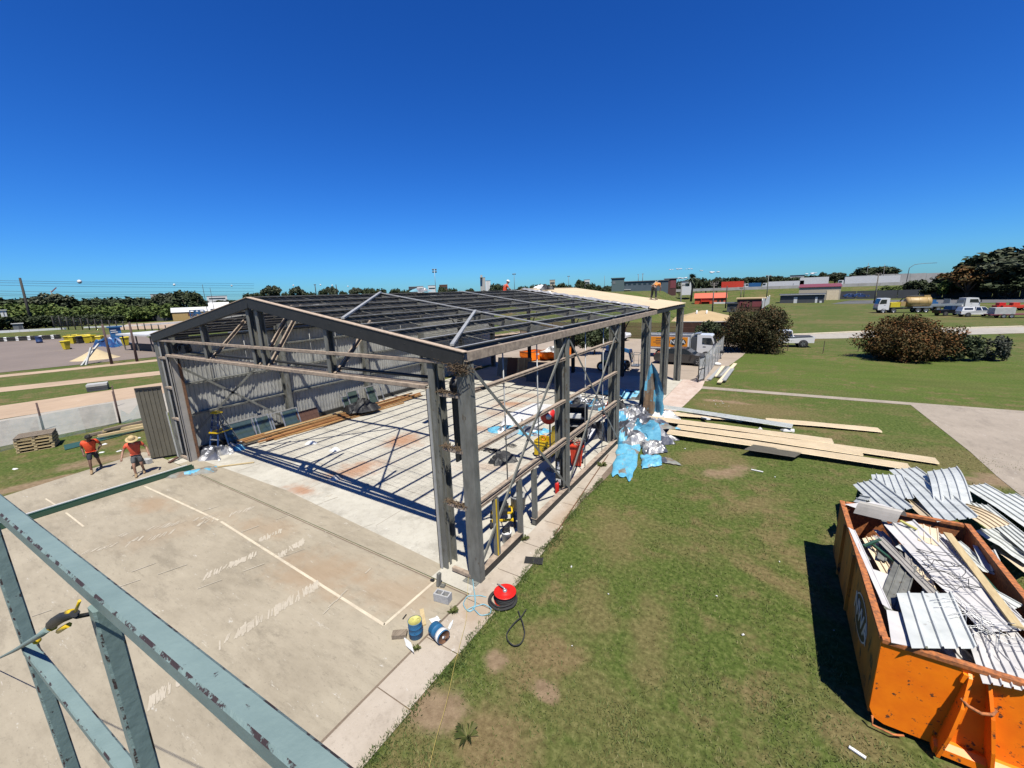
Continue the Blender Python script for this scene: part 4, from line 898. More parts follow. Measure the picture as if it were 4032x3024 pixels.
# ---- tarpaulins ------------------------------------------------------------
def tarp(u, v, rx, ry, rz, amp, mats, seed, label, z=0, name='tarpaulin', n=22, sc=2.2, skew=.45, group=None, flat=.3):
    """crumpled sheet: irregular outline, sharp folds; mats[0] outer face, mats[1] turned-over folds"""
    g = G(u, v, z) if not isinstance(u, V) else u
    rr = random.Random(seed); ph = [rr.uniform(0, 6.28) for _ in range(4)]; mb = MB(); vs = []; S = V((seed*5.1, seed*2.3, seed))
    for j in range(n+1):
        for i in range(n+1):
            x, y = 2*i/n-1, 2*j/n-1
            a = math.atan2(y, x); k = 1+.16*math.sin(2*a+ph[0])+.12*math.sin(3*a+ph[1])+.09*math.sin(5*a+ph[2])+.05*math.sin(9*a+ph[3])
            q = V((x*rx*k, y*ry*k, 0)); w = q*sc+S
            e = 1.2*(1-abs(noise.noise(w))*2)+.8*(.5-abs(noise.noise(w*2.1+V((3, 3, 3)))))
            m = max(0, 1-max(abs(x), abs(y))**4)
            h = amp*(flat+(1-flat)*m)*max(.03, .35+.55*e)*m+.015+.02*abs(noise.noise(w*3))
            q += V((noise.noise(w*.9+V((7, 0, 0))), noise.noise(w*.9+V((0, 7, 0))), 0))*amp*.7; vs.append((q.x, q.y, h))
    k = n+1
    for j in range(n):
        for i in range(n):
            c = V(vs[j*k+i])*1.3+S; mb.k = 0
            if len(mats) > 1 and noise.noise(c) > skew-.35: mb.k = 1
            if len(mats) > 2 and noise.noise(c*.7+V((4, 9, 1))) > .22: mb.k = 2
            mb.f.append((j*k+i, j*k+i+1, (j+1)*k+i+1, (j+1)*k+i)); mb.mi.append(mb.k); mb.sm.append(False)
    mb.v = vs
    return solo(mb, name, list(mats), label, 'tarpaulin', loc=g, rz=rz, group=group)
def ctarp(P, amp, mats, seed, label, z=.03, n=30, sc=2.4, thr=.0, name='tarpaulin', smooth=True):
    """crumpled sheet spanning four surveyed ground corners"""
    Q = [G(u, v, z) for u, v in P]; o = (Q[0]+Q[1]+Q[2]+Q[3])/4; S = V((seed*5.1, seed*2.3, seed)); mb = MB(); vs = []
    for j in range(n+1):
        for i in range(n+1):
            u, v = i/n, j/n; e = .09*noise.noise(V((v*5, seed, 1))); u2 = u+e*(1 if u > .5 else -1)*abs(2*u-1); e = .09*noise.noise(V((u*5, seed, 4))); v2 = v+e*(1 if v > .5 else -1)*abs(2*v-1)
            p = Q[0].lerp(Q[1], u2).lerp(Q[3].lerp(Q[2], u2), v2)-o; w_ = p*sc+S
            f = (1-abs(noise.noise(w_))*2.2)+.55*(1-abs(noise.noise(w_*2.3+V((3, 1, 2))))*2.2)+.22*noise.noise(w_*5); m = 1-max(abs(2*u-1), abs(2*v-1))**6
            p += V((noise.noise(w_*.8), noise.noise(w_*.8+V((5, 5, 5))), 0))*amp*.5; p.z = max(.0, amp*(.3+.5*f)*m)+.02+.02*abs(noise.noise(w_*3)); vs.append(p[:])
    k = n+1; mb.v = vs
    for j in range(n):
        for i in range(n):
            c = V(vs[j*k+i])*1.5+S; q = noise.noise(c); mb.f.append((j*k+i, j*k+i+1, (j+1)*k+i+1, (j+1)*k+i)); mb.mi.append(0 if q < thr or len(mats) < 2 else (1 if q < thr+.22 or len(mats) < 3 else 2)); mb.sm.append(smooth)
    return solo(mb, name, list(mats), label, 'tarpaulin', loc=o)
ctarp([(2436, 1742), (2533, 1722), (2488, 1892), (2408, 1868)], .1, ['tar_blue', 'tar_worn'], 1, 'large flat blue tarpaulin half on the path and half on the grass', thr=.42)
ctarp([(2522, 1792), (2600, 1798), (2606, 1832), (2528, 1848)], .12, ['tar_blue'], 2, 'small square blue tarpaulin beside the large blue one')
ctarp([(2598, 1800), (2640, 1806), (2690, 1836), (2604, 1822)], .06, ['tar_worn', 'foil_dark'], 3, 'worn grey-brown scrap trailing right of the small blue tarpaulin', n=16)
ctarp([(2525, 1742), (2610, 1752), (2636, 1784), (2530, 1798)], .3, ['foil', 'foil_dark'], 4, 'crumpled silver foil insulation in front of the blue heap', n=24, smooth=False)
tarp(2520, 1735, .8, .6, .6, .95, ['foil', 'tar_blue', 'foil_dark'], 5, 'tall crumpled heap of silver foil and blue sheet by the third column', n=24, sc=1.8)
tarp(2468, 1725, .9, 1.05, 1.2, .7, ['tar_blue', 'foil_dark', 'foil'], 6, 'crumpled blue sheet heap beside the third column', n=26, sc=1.8)
tarp(2455, 1665, .9, .8, .4, .7, ['tar_blue', 'foil', 'tar_blue'], 22, 'blue sheet heap behind the third column', n=24, sc=1.8)
tarp(2550, 1692, .95, .65, .2, .6, ['foil_dark', 'foil'], 7, 'grey foil heap at the end of the cream sheets')
tarp(2495, 1640, 1.1, .7, .9, .55, ['foil_dark', 'tar_blue', 'foil'], 8, 'dark foil and blue sheet bundle between third and fourth columns', n=24)
tarp(2620, 1722, .55, .25, -.2, .2, ['foil_dark', 'foil'], 9, 'stiff dark foil flap lying toward the grass')
ctarp([(2545, 1672), (2590, 1660), (2680, 1692), (2590, 1690)], .1, ['tar_worn', 'tar_blue'], 10, 'worn blue strip lying across the cream sheet', z=.3, n=18)
tarp(2615, 1640, .6, .4, .2, .28, ['foam', 'foil'], 12, 'white plastic scraps heaped under the silver sheet', n=22)
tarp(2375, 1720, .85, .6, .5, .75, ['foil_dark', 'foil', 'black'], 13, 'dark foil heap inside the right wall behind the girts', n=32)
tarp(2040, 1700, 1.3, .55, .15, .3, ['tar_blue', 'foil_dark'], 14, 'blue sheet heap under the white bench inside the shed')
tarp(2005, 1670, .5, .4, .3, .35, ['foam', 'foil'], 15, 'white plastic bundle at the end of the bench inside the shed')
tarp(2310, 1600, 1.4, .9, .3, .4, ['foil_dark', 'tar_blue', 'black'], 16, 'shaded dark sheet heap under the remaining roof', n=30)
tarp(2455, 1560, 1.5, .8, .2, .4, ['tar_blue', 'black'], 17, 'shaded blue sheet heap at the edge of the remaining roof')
tarp(2420, 1632, .6, .5, .3, .8, ['black', 'bin_red', 'foam'], 18, 'heap of red and black bags beside the third column')
tarp(835, 1795, .75, .5, .3, .42, ['foil', 'foil_dark', 'foil'], 19, 'crumpled silver foil at the foot of the left door jamb', n=24)
tarp(905, 1775, .55, .4, .3, .3, ['foil', 'tar_blue'], 20, 'silver and blue foil lying right of the step ladder')
tarp(772, 1862, .75, .36, .9, .14, ['tar_worn', 'tar_blue'], 21, 'worn brown and blue sheet lying on the front pad', skew=.5)
# tarpaulin hanging from the fourth column
mb = MB(); vs = []
base = V((XR+.2, FR[3]-.25, 0)); xd = V((1, .1, 0)).normalized(); 
for j in range(25):
    for i in range(15):
        tt = j/24; s = i/14; wd = 1.05*math.sin(math.pi*min(.5, tt*.62))**.6+.06; fold = .16*math.sin(s*11+tt*2)*tt+.08*noise.noise(V((s*4, tt*3, 2)))
        pl = math.exp(-((s-.58)/.13)**2)*min(1, tt*3)*(1-.4*tt); fold = -.42*pl+.07*math.sin(s*13+tt*2)*tt+.1*noise.noise(V((s*4, tt*3, 2)))
        p = base+xd*((s-.3)*wd*(1+.15*noise.noise(V((0, tt*5, 3)))))+V((.2, -1, 0)).normalized()*(fold+.14)+V((0, 0, 3.05-3.0*tt+.16*noise.noise(V((s*3, tt*2, 7)))-.25*abs(s-.45)*(1-tt))); vs.append(p[:])
for j in range(24):
    for i in range(14):
        s, tt = i/14, j/24; q = noise.noise(V((s*4, tt*4, 1))); k = 1 if (s < .5 and tt > .5+.25*q) else (2 if s < .52 and q > -.05 else 0)
        mb.f.append((j*15+i, j*15+i+1, (j+1)*15+i+1, (j+1)*15+i)); mb.mi.append(k); mb.sm.append(False)
mb.v = [(V(v)-base)[:] for v in vs]; solo(mb, 'hanging_tarpaulin', ['tar_blue', 'tar_brown', 'tar_worn'], 'blue tarpaulin hanging stained brown from the fourth column', 'tarpaulin', loc=base)

# ---- things on the front pad and path --------------------------------------
g = G(1870, 2385); b = thing('concrete_block', 'grey hollow concrete block with two cores by the corner column', 'concrete block', G(1738, 2372)+V((0, .06, .016)), .18)
mb = MB()
for x in (-.18, 0, .18): mb.box((x, 0, .1), (.03, .19, .2))
for y in (-.08, .08): 
    for x in (-.09, .09): mb.box((x, y, .1), (.149, .03, .197))
mb.build('block_shell', 'block', b)
def drum(loc, label, lying=None):
    d = thing('paint_drum', label, 'drum', loc); r, h = .145, .37
    rot = Matrix.Identity(3) if lying is None else Matrix.Rotation(lying, 3, 'Z')@Matrix.Rotation(math.pi/2, 3, 'Y')
    off = V((0, 0, .0)) if lying is None else V((0, 0, r+.005))
    mb = MB(); mb.lathe([(0, 0), (r-.005, 0), (r, .008), (r, .12), (r+.004, .125), (r, .13), (r, .24), (r+.004, .245), (r, .25), (r, h-.01), (r+.003, h), (r-.006, h)], off, 22, m=rot); mb.build('drum_shell', 'drum_blue', d)
    mb = MB(); mb.lathe([(0, h-.012), (r-.007, h-.012), (r-.006, h-.002)], off, 22, m=rot); mb.lathe([(.03, h-.012), (.03, h+.012), (0, h+.012)], off+rot@V((.05, .05, 0)), 10, m=rot); mb.lathe([(.012, h-.012), (.012, h+.02), (0, h+.02)], off+rot@V((-.05, 0, 0)), 8, m=rot)
    mb.build('drum_lid', 'drum_lid' if lying is None else 'rust', d)
    if lying is not None: mb = MB(); mb.lathe([(r+.002, .25), (r+.005, .25), (r+.005, .345), (r+.002, .345)], off, 22, m=rot); mb.build('drum_band', 'white', d); mb = MB(); mb.lathe([(.035, h-.01), (.035, h+.004), (0, h+.004)], off, 12, m=rot); mb.build('drum_cap', 'white', d)
    return d
drum(G(1628, 2510)+V((.02, .06, .015)), 'upright blue drum with a dirty yellow top')
drum(G(1715, 2505)+V((-.06, .03, .015)), 'blue drum lying on its side with a rusty end', -.25)
plank((1545, 2500, .06), (1602, 2495, .06), .16, .09, 'old_wood', 'short weathered timber block beside the upright drum', 'timber_block', cat='timber')
plank((1660, 2400, .03), (1670, 2462, .03), .09, .04, 'pale_timber', 'short yellow timber offcut on the pad', 'timber_offcut', cat='timber')
sheet((1688, 2438, .03), (1722, 2425, .05), (1702, 2455, .03), 1, 'white', 'crumpled white card on the pad', h=.01, name='white_card', wob=.03, cat='card')
sheet((1588, 2505, .03), (1600, 2545, .03), (1618, 2530, .1), 1, 'white', 'white card leaning at the foot of the upright drum', h=.01, name='white_card', cat='card')
g = G(1775, 2460, .04); d = G(1788, 2430, .04)-G(1770, 2468, .04); mb = MB(); dn = d.normalized(); L0 = .24
mb.tube([dn*-.12, dn*-.11, dn*.04, dn*.08, dn*.1, dn*.13], [.02, .032, .032, .014, .013, .013], 10); bt = solo(mb, 'water_bottle', 'clear', 'clear plastic water bottle lying on the path', 'bottle', loc=g)
plank((1586, 2438, .02), (1600, 2420, .02), .025, .02, 'black', 'small black stick on the pad', 'stick', cat='stick')
mb = MB(); mb.box((0, 0, .02), (.1, .06, .05)); mb.box((.03, 0, .05), (.05, .05, .03)); solo(mb, 'black_lump', 'black', 'small black fitting where the painted line meets the column', 'fitting', loc=G(1703, 2288, .016))
mb = MB(); mb.bar((0, 0, 0), (.02, .03, .33), .07, .1, up=(0, 1, 0)); mb.bar((.05, .02, .0), (.16, .05, .02), .1, .05); solo(mb, 'cut_post_stub', 'galv', 'short cut steel stub standing at the corner column', 'steel stub', loc=G(1727, 2305, .03))
# hose reel lying on the ground
hr = thing('hose_reel', 'red flat hose reel with black hose lying beside the corner column', 'hose reel', G(1990, 2365)+V((0, 0, .02)))
mb = MB(); mb.lathe([(0, .235), (.1, .235), (.12, .215), (.2, .215), (.255, .235), (.262, .23), (.262, .215), (.1, .2)], (0, 0, 0), 30); mb.build('upper_disc', 'red', hr)
mb = MB(); mb.lathe([(.08, .0), (.26, .0), (.262, .02), (.08, .02)], (0, 0, 0), 30); mb.build('lower_disc', 'red', hr)
mb = MB()
for z in (.04, .085, .13, .175): mb.tube([(.225*math.cos(a*.21), .225*math.sin(a*.21), z) for a in range(30)], .024, 7, closed=True)
for r_, z in ((.3, .03), (.33, .035), (.28, .075)): mb.tube([(r_*math.cos(a*.21)-.04, r_*math.sin(a*.21)-.05, z+.01*math.sin(a)) for a in range(30)], .02, 6, closed=True)
mb.build('hose', 'rubber', hr)
mb = MB(); mb.tube([(.02, .02, .25), (-.05, .03, .28), (-.22, .08, .27), (-.28, .1, .24)], .017, 7); mb.lathe([(.05, .23), (.05, .27), (.02, .29), (0, .29)], (0, 0, 0), 12); mb.build('nozzle_arm', 'alu', hr)
def hose(pts, r, name, m, label, z=.03, cat='hose'):
    P = [G(u, v, z) for u, v in pts]; Q = []
    for i in range(len(P)-1):
        p0, p1, p2, p3 = P[max(i-1, 0)], P[i], P[i+1], P[min(i+2, len(P)-1)]
        for k in range(6):
            s = k/6; Q.append(.5*((2*p1)+(p2-p0)*s+(2*p0-5*p1+4*p2-p3)*s*s+(3*p1-p0-3*p2+p3)*s**3))
    Q.append(P[-1]); o = Q[0].copy(); mb = MB(); mb.tube([q-o+V((0, 0, .008*math.sin(i*.9))) for i, q in enumerate(Q)], r, 6); return solo(mb, name, m, label, cat, loc=o)
hose([(2072, 2400), (2050, 2430), (2010, 2470), (1995, 2505), (2012, 2535), (2045, 2538), (2065, 2500), (2060, 2460), (2048, 2425), (2040, 2405)], .013, 'black_hose', 'rubber', 'black hose loop lying on the grass', .06)
hose([(1860, 2270), (1866, 2320), (1872, 2360), (1868, 2395), (1845, 2405), (1825, 2380), (1840, 2350), (1880, 2345), (1915, 2350)], .012, 'air_hose', 'hose_blue', 'pale blue air hose coiled at the corner column', .035)
hose([(1866, 2320), (1870, 2375), (1855, 2405), (1838, 2402), (1870, 2388), (1905, 2380), (1932, 2395), (1925, 2418), (1890, 2420), (1868, 2400)], .012, 'air_hose', 'hose_blue', 'second loop of pale blue air hose near the red reel', .04)
hose([(1845, 2250), (1840, 2350), (1835, 2440), (1808, 2550), (1785, 2640), (1760, 2760), (1720, 2900), (1680, 3060)], .0035, 'yellow_rope', 'rope_yellow', 'thin yellow rope running from the corner column over the grass edge', .05, 'rope')
gm = thing('drain_grille', 'black slotted drain grate lying loose on the path edge', 'drain grate', G(2102, 2208, .03), .38)
mb = MB()
for i in range(7): mb.box((0, -.12+i*.04, .012), (.46, .018, .022))
mb.build('slats', 'grille', gm); mb = MB(); [mb.box((x, 0, .01), (.018, .27, .02)) for x in (-.235, 0, .235)]; mb.build('grate_frame', 'grille', gm)
# rust rod lying along the path
plank((2185, 2105, .03), (2395, 1790, .03), .03, .025, 'rust', 'thin rusty rod lying along the path', 'rusty_rod', cat='rod')
# long gutters on the pad
mb = MB(); a, b = V((-20.93, 6.75, 0)), V((-21.03, -2.5, 0))
def gut(x, m, label, y0, y1, w, h, nm):
    mb = MB(); d = V((.0108, 1, 0)).normalized(); a = V((0, 0, 0)); b = d*(y1-y0)
    mb.bar(a+V((0, 0, .012)), b+V((0, 0, .012)), w, .012)
    for s in (-1, 1): mb.bar(a+V((s*(w/2-.006), 0, h/2+.018)), b+V((s*(w/2-.006), 0, h/2+.018)), .012, h-.002)
    mb.bar(a+V((-w/2-.012, 0, h+.018)), b+V((-w/2-.012, 0, h+.018)), .05, .02); return solo(mb, nm, m, label, 'gutter', loc=(x, y0, .016))
gut(-21.17, 'white', 'long white roof gutter lying on the front pad', -2.5, 6.6, .15, .12, 'white_gutter')
gut(-20.93, 'gutter_green', 'long dark green roof gutter lying beside the white one', -2.5, 6.7, .16, .15, 'green_gutter')
plank((855, 1838, .06), (1000, 1820, .05), .07, .04, 'pale_timber', 'pale timber batten lying across the shed threshold', 'batten', cat='batten')
# weeds
def weed(u, v, s, label):
    r = random.Random(u); mb = MB()
    for i in range(60):
        a = r.uniform(0, 6.28); l = r.uniform(.4, 1)*s; h = r.uniform(.3, .9)*s; b = V((math.cos(a), math.sin(a), 0)); c = V((-b.y, b.x, 0))*.008; p = b*r.uniform(0, .3*s)
        mb.add([p-c, p+c, p+b*l*.6+V((0, 0, h))+c, p+b*l+V((0, 0, h*.6))], [(0, 1, 2), (1, 3, 2)])
    solo(mb, 'weed', 'blade', label, 'weed', loc=G(u, v, .02))
weed(2062, 2125, .16, 'small green weed at the foot of the second stud'); weed(1785, 2410, .13, 'small dry weed in the joint near the air hose'); weed(1640, 2555, .09, 'tiny weed in the joint beside the drums'); weed(2370, 1835, .2, 'weed tuft in the path joint beside the blue tarpaulin'); weed(1838, 2900, .2, 'pale weed tuft at the edge of the bare soil')

# ---- inside the shed -------------------------------------------------------
# stack of long timbers along the left wall
tmr = random.Random(6)
T0, T1 = V((-21.75, 8.9, 0)), V((-21.3, 21.2, 0))
for i in range(16):
    row, lay = i % 6, i//6; o_ = V((-.42+row*.17+tmr.uniform(-.05, .05), 0, .05+lay*.1)); s0, s1 = tmr.uniform(0, .18), tmr.uniform(.8, 1)
    if lay == 2: s1 *= .62
    a, b = T0.lerp(T1, s0)+o_, T0.lerp(T1, s1)+o_+V((tmr.uniform(-.1, .1), 0, 0))
    mb = MB(); mb.bar((0, 0, 0), b-a, .12, .07); solo(mb, 'long_timber', ['timber', 'timber_red', 'timber', 'pale_timber', 'timber_red'][i % 5], 'long old orange-brown timber in the stack along the left wall', 'timber', loc=a, group='long timbers stacked along the left wall')
for i in range(3):
    a = V((-20.9+.16*i, 11.5+1.5*i, .06)); mb = MB(); mb.bar((0, 0, 0), (.25, 4.2, 0), .1, .07); solo(mb, 'fallen_timber', 'timber', 'old timber lying loose in front of the long stack', 'timber', loc=a+V((-.2, 0, 0)), group='timbers loose before the stack')
def window(y0, y1, zt, label, sash, x=-22.6, lean=.35):
    w = thing('window_frame', label, 'window frame', (x, (y0+y1)/2, 0)); L_ = y1-y0; H_ = zt; m = Matrix.Rotation(math.asin(lean/H_)*-1, 3, 'Y')
    f = MB(); p = lambda y, z, dx=0: m@V((dx, y, z+.03))+V((lean*.9, 0, 0))
    for y in [-L_/2+.03, L_/2-.03]+[-L_/2+L_*s for s in sash]: f.bar(p(y, 0), p(y, H_), .05, .06, up=(0, 1, 0))
    for z in (.0, H_-.02): f.bar(p(-L_/2, z), p(L_/2, z), .062, .05)
    f.build('frame', 'alu', w); e = [0]+sash+[1]
    for i in range(len(e)-1):
        if (i % 2) and len(e) > 3: continue
        q = MB(); y_0, y_1 = -L_/2+L_*e[i]+.06, -L_/2+L_*e[i+1]-.06
        q.add([p(y_0, .05), p(y_1, .05), p(y_1, H_-.06), p(y_0, H_-.06)], [(0, 1, 2, 3)]); q.build('pane', 'pane', w)
window(8.75, 11.0, 1.15, 'wide aluminium window frame leaning low beside the step ladder', [.62]); window(10.3, 12.6, 1.1, 'aluminium window frame with open sashes left of the dark board', [.35, .6])
window(15.9, 18.6, 1.25, 'tall dark glazed window frame leaning behind the black tarpaulin', [.3, .55, .8], lean=.4); window(15.5, 16.0, 1.0, 'small narrow white window frame beside the tall dark one', [], lean=.3)
mb = MB(); mb.box((0, 0, .4), (.05, 1.3, .75), Matrix.Rotation(-.3, 3, 'Y')); solo(mb, 'dark_board', 'brown_brick', 'dark rusty board leaning behind the timber stack', 'board', loc=(-22.45, 13.1, .02))
tarp(V((-21.0, 15.7, .25)), 0, .75, .6, .3, .65, ['black', 'black'], 31, 'black cloth bundle draped over the timber stack', name='black_bundle')
# step ladder
sl = thing('step_ladder', 'blue fibreglass step ladder with yellow top standing by the left wall', 'ladder', (-22.25, 8.5, .016), .25)
mb = MB()
for s in (-1, 1): mb.bar((s*.28, -.5, 0), (s*.17, -.05, 1.85), .03, .075, up=(1, 0, 0))
mb.build('front_rails', 'deep_blue', sl); mb = MB()
for s in (-1, 1): mb.bar((s*.3, .75, 0), (s*.17, .06, 1.85), .03, .06, up=(1, 0, 0))
for k in (.25, .55): mb.bar((-.27, .75-.6*k, 1.85*k), (.27, .75-.6*k, 1.85*k), .03, .03)
mb.build('rear_rails', 'frame_grey', sl)
for k in range(1, 6):
    q = k/6; mb = MB(); mb.box((0, -.5+.45*q, 1.85*q), (.5-.18*q, .09, .03)); mb.build('step', 'alu', sl)
mb = MB(); mb.box((0, 0, 1.88), (.42, .3, .07)); mb.box((0, -.1, 1.94), (.2, .06, .05)); mb.build('top_cap', 'yellow', sl)
mb = MB(); mb.bar((-.26, -.35, .95), (.26, -.3, .95), .04, .06); mb.bar((-.27, -.3, .95), (-.27, .4, .95), .04, .05); mb.bar((.27, -.3, .95), (.27, .4, .95), .04, .05); mb.build('tool_rail', 'yellow', sl)
for (x, y, rz, lab) in ((-22.15, 9.25, .3, 'grey concrete block under the ladder beside the foil'), (-23.55, 5.95, .2, 'pale concrete block on the pad before the olive door')):
    b = thing('concrete_block', lab, 'concrete block', (x, y, .018), rz); mb = MB(); mb.box((0, 0, .1), (.39, .19, .2)); mb.box((.0, -.097, .1), (.3, .012, .15)); mb.build('block_shell', 'block', b)
tarp(V((-23.75, 5.7, .02)), 0, .3, .28, 0, .38, ['black'], 33, 'black bag slumped against the concrete block', name='black_bag', n=16)
# red wall hose reel
h2 = thing('wall_hose_reel', 'round red fire hose reel standing on edge behind the yellow box', 'hose reel', ONX(2160, 1640, -7.0))
mr = Matrix.Rotation(.5, 3, 'Z')@Matrix.Rotation(math.pi/2, 3, 'X')
mb = MB(); mb.lathe([(.02, .0), (.3, .0), (.31, .03), (.3, .05), (.12, .05), (.12, .06)], (0, 0, 0), 28, m=mr); mb.lathe([(.3, -.12), (.31, -.1), (.12, -.1)], (0, 0, 0), 28, m=mr); mb.build('reel_disc', 'red', h2)
mb = MB(); [mb.tube([mr@V((.24*math.cos(a*.25), .24*math.sin(a*.25), -.03-k*.035)) for a in range(25)], .022, 6, closed=True) for k in range(2)]; mb.build('hose', 'rubber', h2)
mb = MB(); mb.lathe([(0, .09), (.1, .085), (.11, .05)], (0, 0, 0), 18, m=mr); mb.build('hub', 'white', h2)
zb = h2.location.z; mb = MB(); mb.bar((0, .1, -zb+.02), (0, .1, .0), .05, .05); mb.box((0, .12, -zb+.03), (.4, .3, .03)); mb.build('stand', 'frame_grey', h2)
# white bench board on the floor behind
mb = MB(); a = G(1950, 1725, .5); c = G(2270, 1560, .55); mb.bar((0, 0, 0), c-a, .05, .45); bb = solo(mb, 'white_board', 'white', 'long white board standing on edge inside the shed', 'board', loc=G(1990, 1712, .3))
mb = MB(); a, b, c, d = G(1985, 1640), G(2100, 1590), G(2230, 1600), G(2100, 1690); o = a.copy(); mb.prism([((q-o).x, (q-o).y) for q in (a, d, c, b)], .02, .045, (0, 0, 0), (1, 0, 0), (0, 1, 0), (0, 0, 1)); solo(mb, 'white_sheet_panel', 'white', 'large white panel lying flat on the shed floor', 'panel', loc=o)
# yellow site box with open lid
ya, yc = G(2104, 1799), G(2168, 1811); W_ = (yc-ya).length; D_, H_ = .72, .66; yr_ = ang(ya, yc)
yb = thing('site_box', 'yellow site tool box with its lid open against the second column', 'tool box', ya.lerp(yc, .5)+Matrix.Rotation(yr_, 3, 'Z')@V((0, D_/2, .016)), yr_)
mb = MB()
for s in (-1, 1): mb.box((s*(W_/2-.015), 0, H_/2+.1), (.03, D_-.062, H_)); mb.box((0, s*(D_/2-.015), H_/2+.1), (W_, .03, H_))
mb.box((0, 0, .115), (W_-.062, D_-.062, .03)); mb.box((0, -D_/2-.012, .74), (W_*.9, .022, .05)); mb.box((0, -D_/2-.012, .6), (W_*.9, .022, .03)); mb.build('box_body', 'yellow', yb)
mb = MB(); mb.box((W_/2+.05, .02, 1.1), (.045, D_, .74), Matrix.Rotation(.1, 3, 'Y')); mb.build('lid', 'yellow', yb)
for x in (-.28, .28): mb = MB(); mb.box((x, 0, .05), (.1, D_, .1)); mb.build('skid', 'black', yb)
mb = MB(); oval(mb, (.16, -D_/2-.001, .4), (1, 0, 0), (0, 0, 1), .17, .12, .006); mb.build('logo', 'black', yb); text('NWA', 'logo_text', 'yellow', .15, yb, (.16, -D_/2-.012, .4), (1, 0, 0), (0, 0, 1), .003)
mb = MB(); mb.tube([(-.1+.09*math.cos(a*.4), .0+.02*math.sin(a), .78+.1*math.sin(a*.4)) for a in range(16)], .025, 6, closed=True); solo(mb, 'orange_lead', 'hivis_orange', 'orange cable coil standing in the open yellow tool box', 'cable', loc=yb.location, rz=yr_)
# red wheelie bin full of rope
def wheelie(loc, rz, m, label, sc=1, lid=True, group=None, parts=True):
    b = thing('wheelie_bin', label, 'bin', loc, rz, group); mb = MB()
    P = [(-.2, -.2, .06), (.2, -.2, .06), (.2, .22, .06), (-.2, .22, .06), (-.28, -.3, .98), (.28, -.3, .98), (.28, .34, .98), (-.28, .34, .98)]; mb.hexa(P); mb.bar((-.3, -.32, .98), (.3, -.32, .98), .05, .06); mb.bar((-.3, .36, 1), (.3, .36, 1), .04, .05)
    for s in (-1, 1): mb.bar((s*.3, -.3, .98), (s*.3, .34, .98), .04, .06)
    mb.build('bin_body', m, b)
    for s in (-1, 1): mb = MB(); mb.cyl((s*.22, .26, .1), (s*.28, .26, .1), .1, n=12); mb.build('wheel', 'rubber', b)
    if lid: mb = MB(); mb.hexa([(-.3, -.36, 1.0), (.3, -.36, 1.0), (.3, .38, 1.03), (-.3, .38, 1.03), (-.24, -.3, 1.05), (.24, -.3, 1.05), (.24, .34, 1.1), (-.24, .34, 1.1)]); mb.build('lid', m, b)
    b.scale = (sc, sc, sc); return b
rb_ = wheelie(G(2272, 1842)+V((-.1, .2, .016)), .35, 'bin_red', 'red wheelie bin overflowing with pale rope behind the second column', .95, False)
mb = MB(); rr = random.Random(12)
for k in range(9):
    c = V((rr.gauss(0, .12), rr.gauss(0, .12), 1.0+rr.uniform(0, .18))); r_ = rr.uniform(.1, .24); mb.tube([c+V((r_*math.cos(a*.5+k), r_*math.sin(a*.5)*rr.uniform(.6, 1), .06*math.sin(a*1.3+k))) for a in range(14)], .012, 5)
solo(mb, 'rope_bundle', 'rope_pale', 'tangled pale rope heaped in the red wheelie bin', 'rope', loc=rb_.location)
# black cabinet and shelves
kb = thing('black_cabinet', 'tall black open cabinet with a white top inside the shed', 'cabinet', G(2268, 1738)+V((0, .2, .016)), .3)
mb = MB(); [mb.box((s*.44, 0, .85), (.04, .6, 1.7)) for s in (-1, 1)]; mb.box((0, .28, .85), (.836, .04, 1.7)); mb.box((0, 0, 1.69), (.836, .52, .03)); mb.build('cabinet_shell', 'black', kb)
for z in (.12, .75, 1.15): mb = MB(); mb.box((0, -.02, z), (.836, .5, .03)); mb.build('shelf', 'alu', kb)
mb = MB(); mb.box((-.1, -.1, 1.26), (.55, .32, .18)); mb.build('drawer', 'white', kb); mb = MB(); mb.lathe([(.2, -.05), (.22, 0), (.2, .05), (0, .05)], (-.05, -.1, .4), 16, m=Matrix.Rotation(1.57, 3, 'X')); mb.build('drum_motor', 'rubber', kb)
# grey bucket, yellow trolley, white bucket, extinguisher
def bucket(loc, r0, r1, h, m, label, extra=None):
    b = thing('bucket', label, 'bucket', loc); mb = MB(); mb.lathe([(0, .0), (r0, .0), (r1, h), (r1+.012, h), (r1+.012, h-.05), (r1-.008, h-.05), (r1-.012, h-.01), (r0-.01, .02), (0, .02)], (0, 0, 0), 20); mb.build('bucket_shell', m, b)
    mb = MB(); mb.tube([(r1*math.cos(a*.3), .02, h-.03-.12*math.sin(a*.3)) for a in range(11)], .005, 5); mb.build('handle', 'wire', b); return b
bk = bucket(G(1977, 2140)+V((.1, .1, .016)), .12, .145, .36, 'white', 'white bucket full of black cable beside the yellow stud')
mb = MB(); rr = random.Random(3); [mb.tube([V((.1*math.cos(a*.5+k), .1*math.sin(a*.5+k), .33+.025*k+.05*math.sin(a*.7+k))) for a in range(14)], .008, 5) for k in range(7)]; solo(mb, 'cable_coil', 'rubber', 'coiled black cable piled in the white bucket', 'cable', loc=bk.location)
bucket(ONX(2040, 1940, -6.35)*1+V((0, 0, -.55)), .2, .25, .48, 'galv_light', 'large grey tub standing on the yellow trolley')
ty = thing('yellow_trolley', 'yellow frame trolley with a small engine behind the base studs', 'trolley', (-6.6, 9.6, .016), .6)
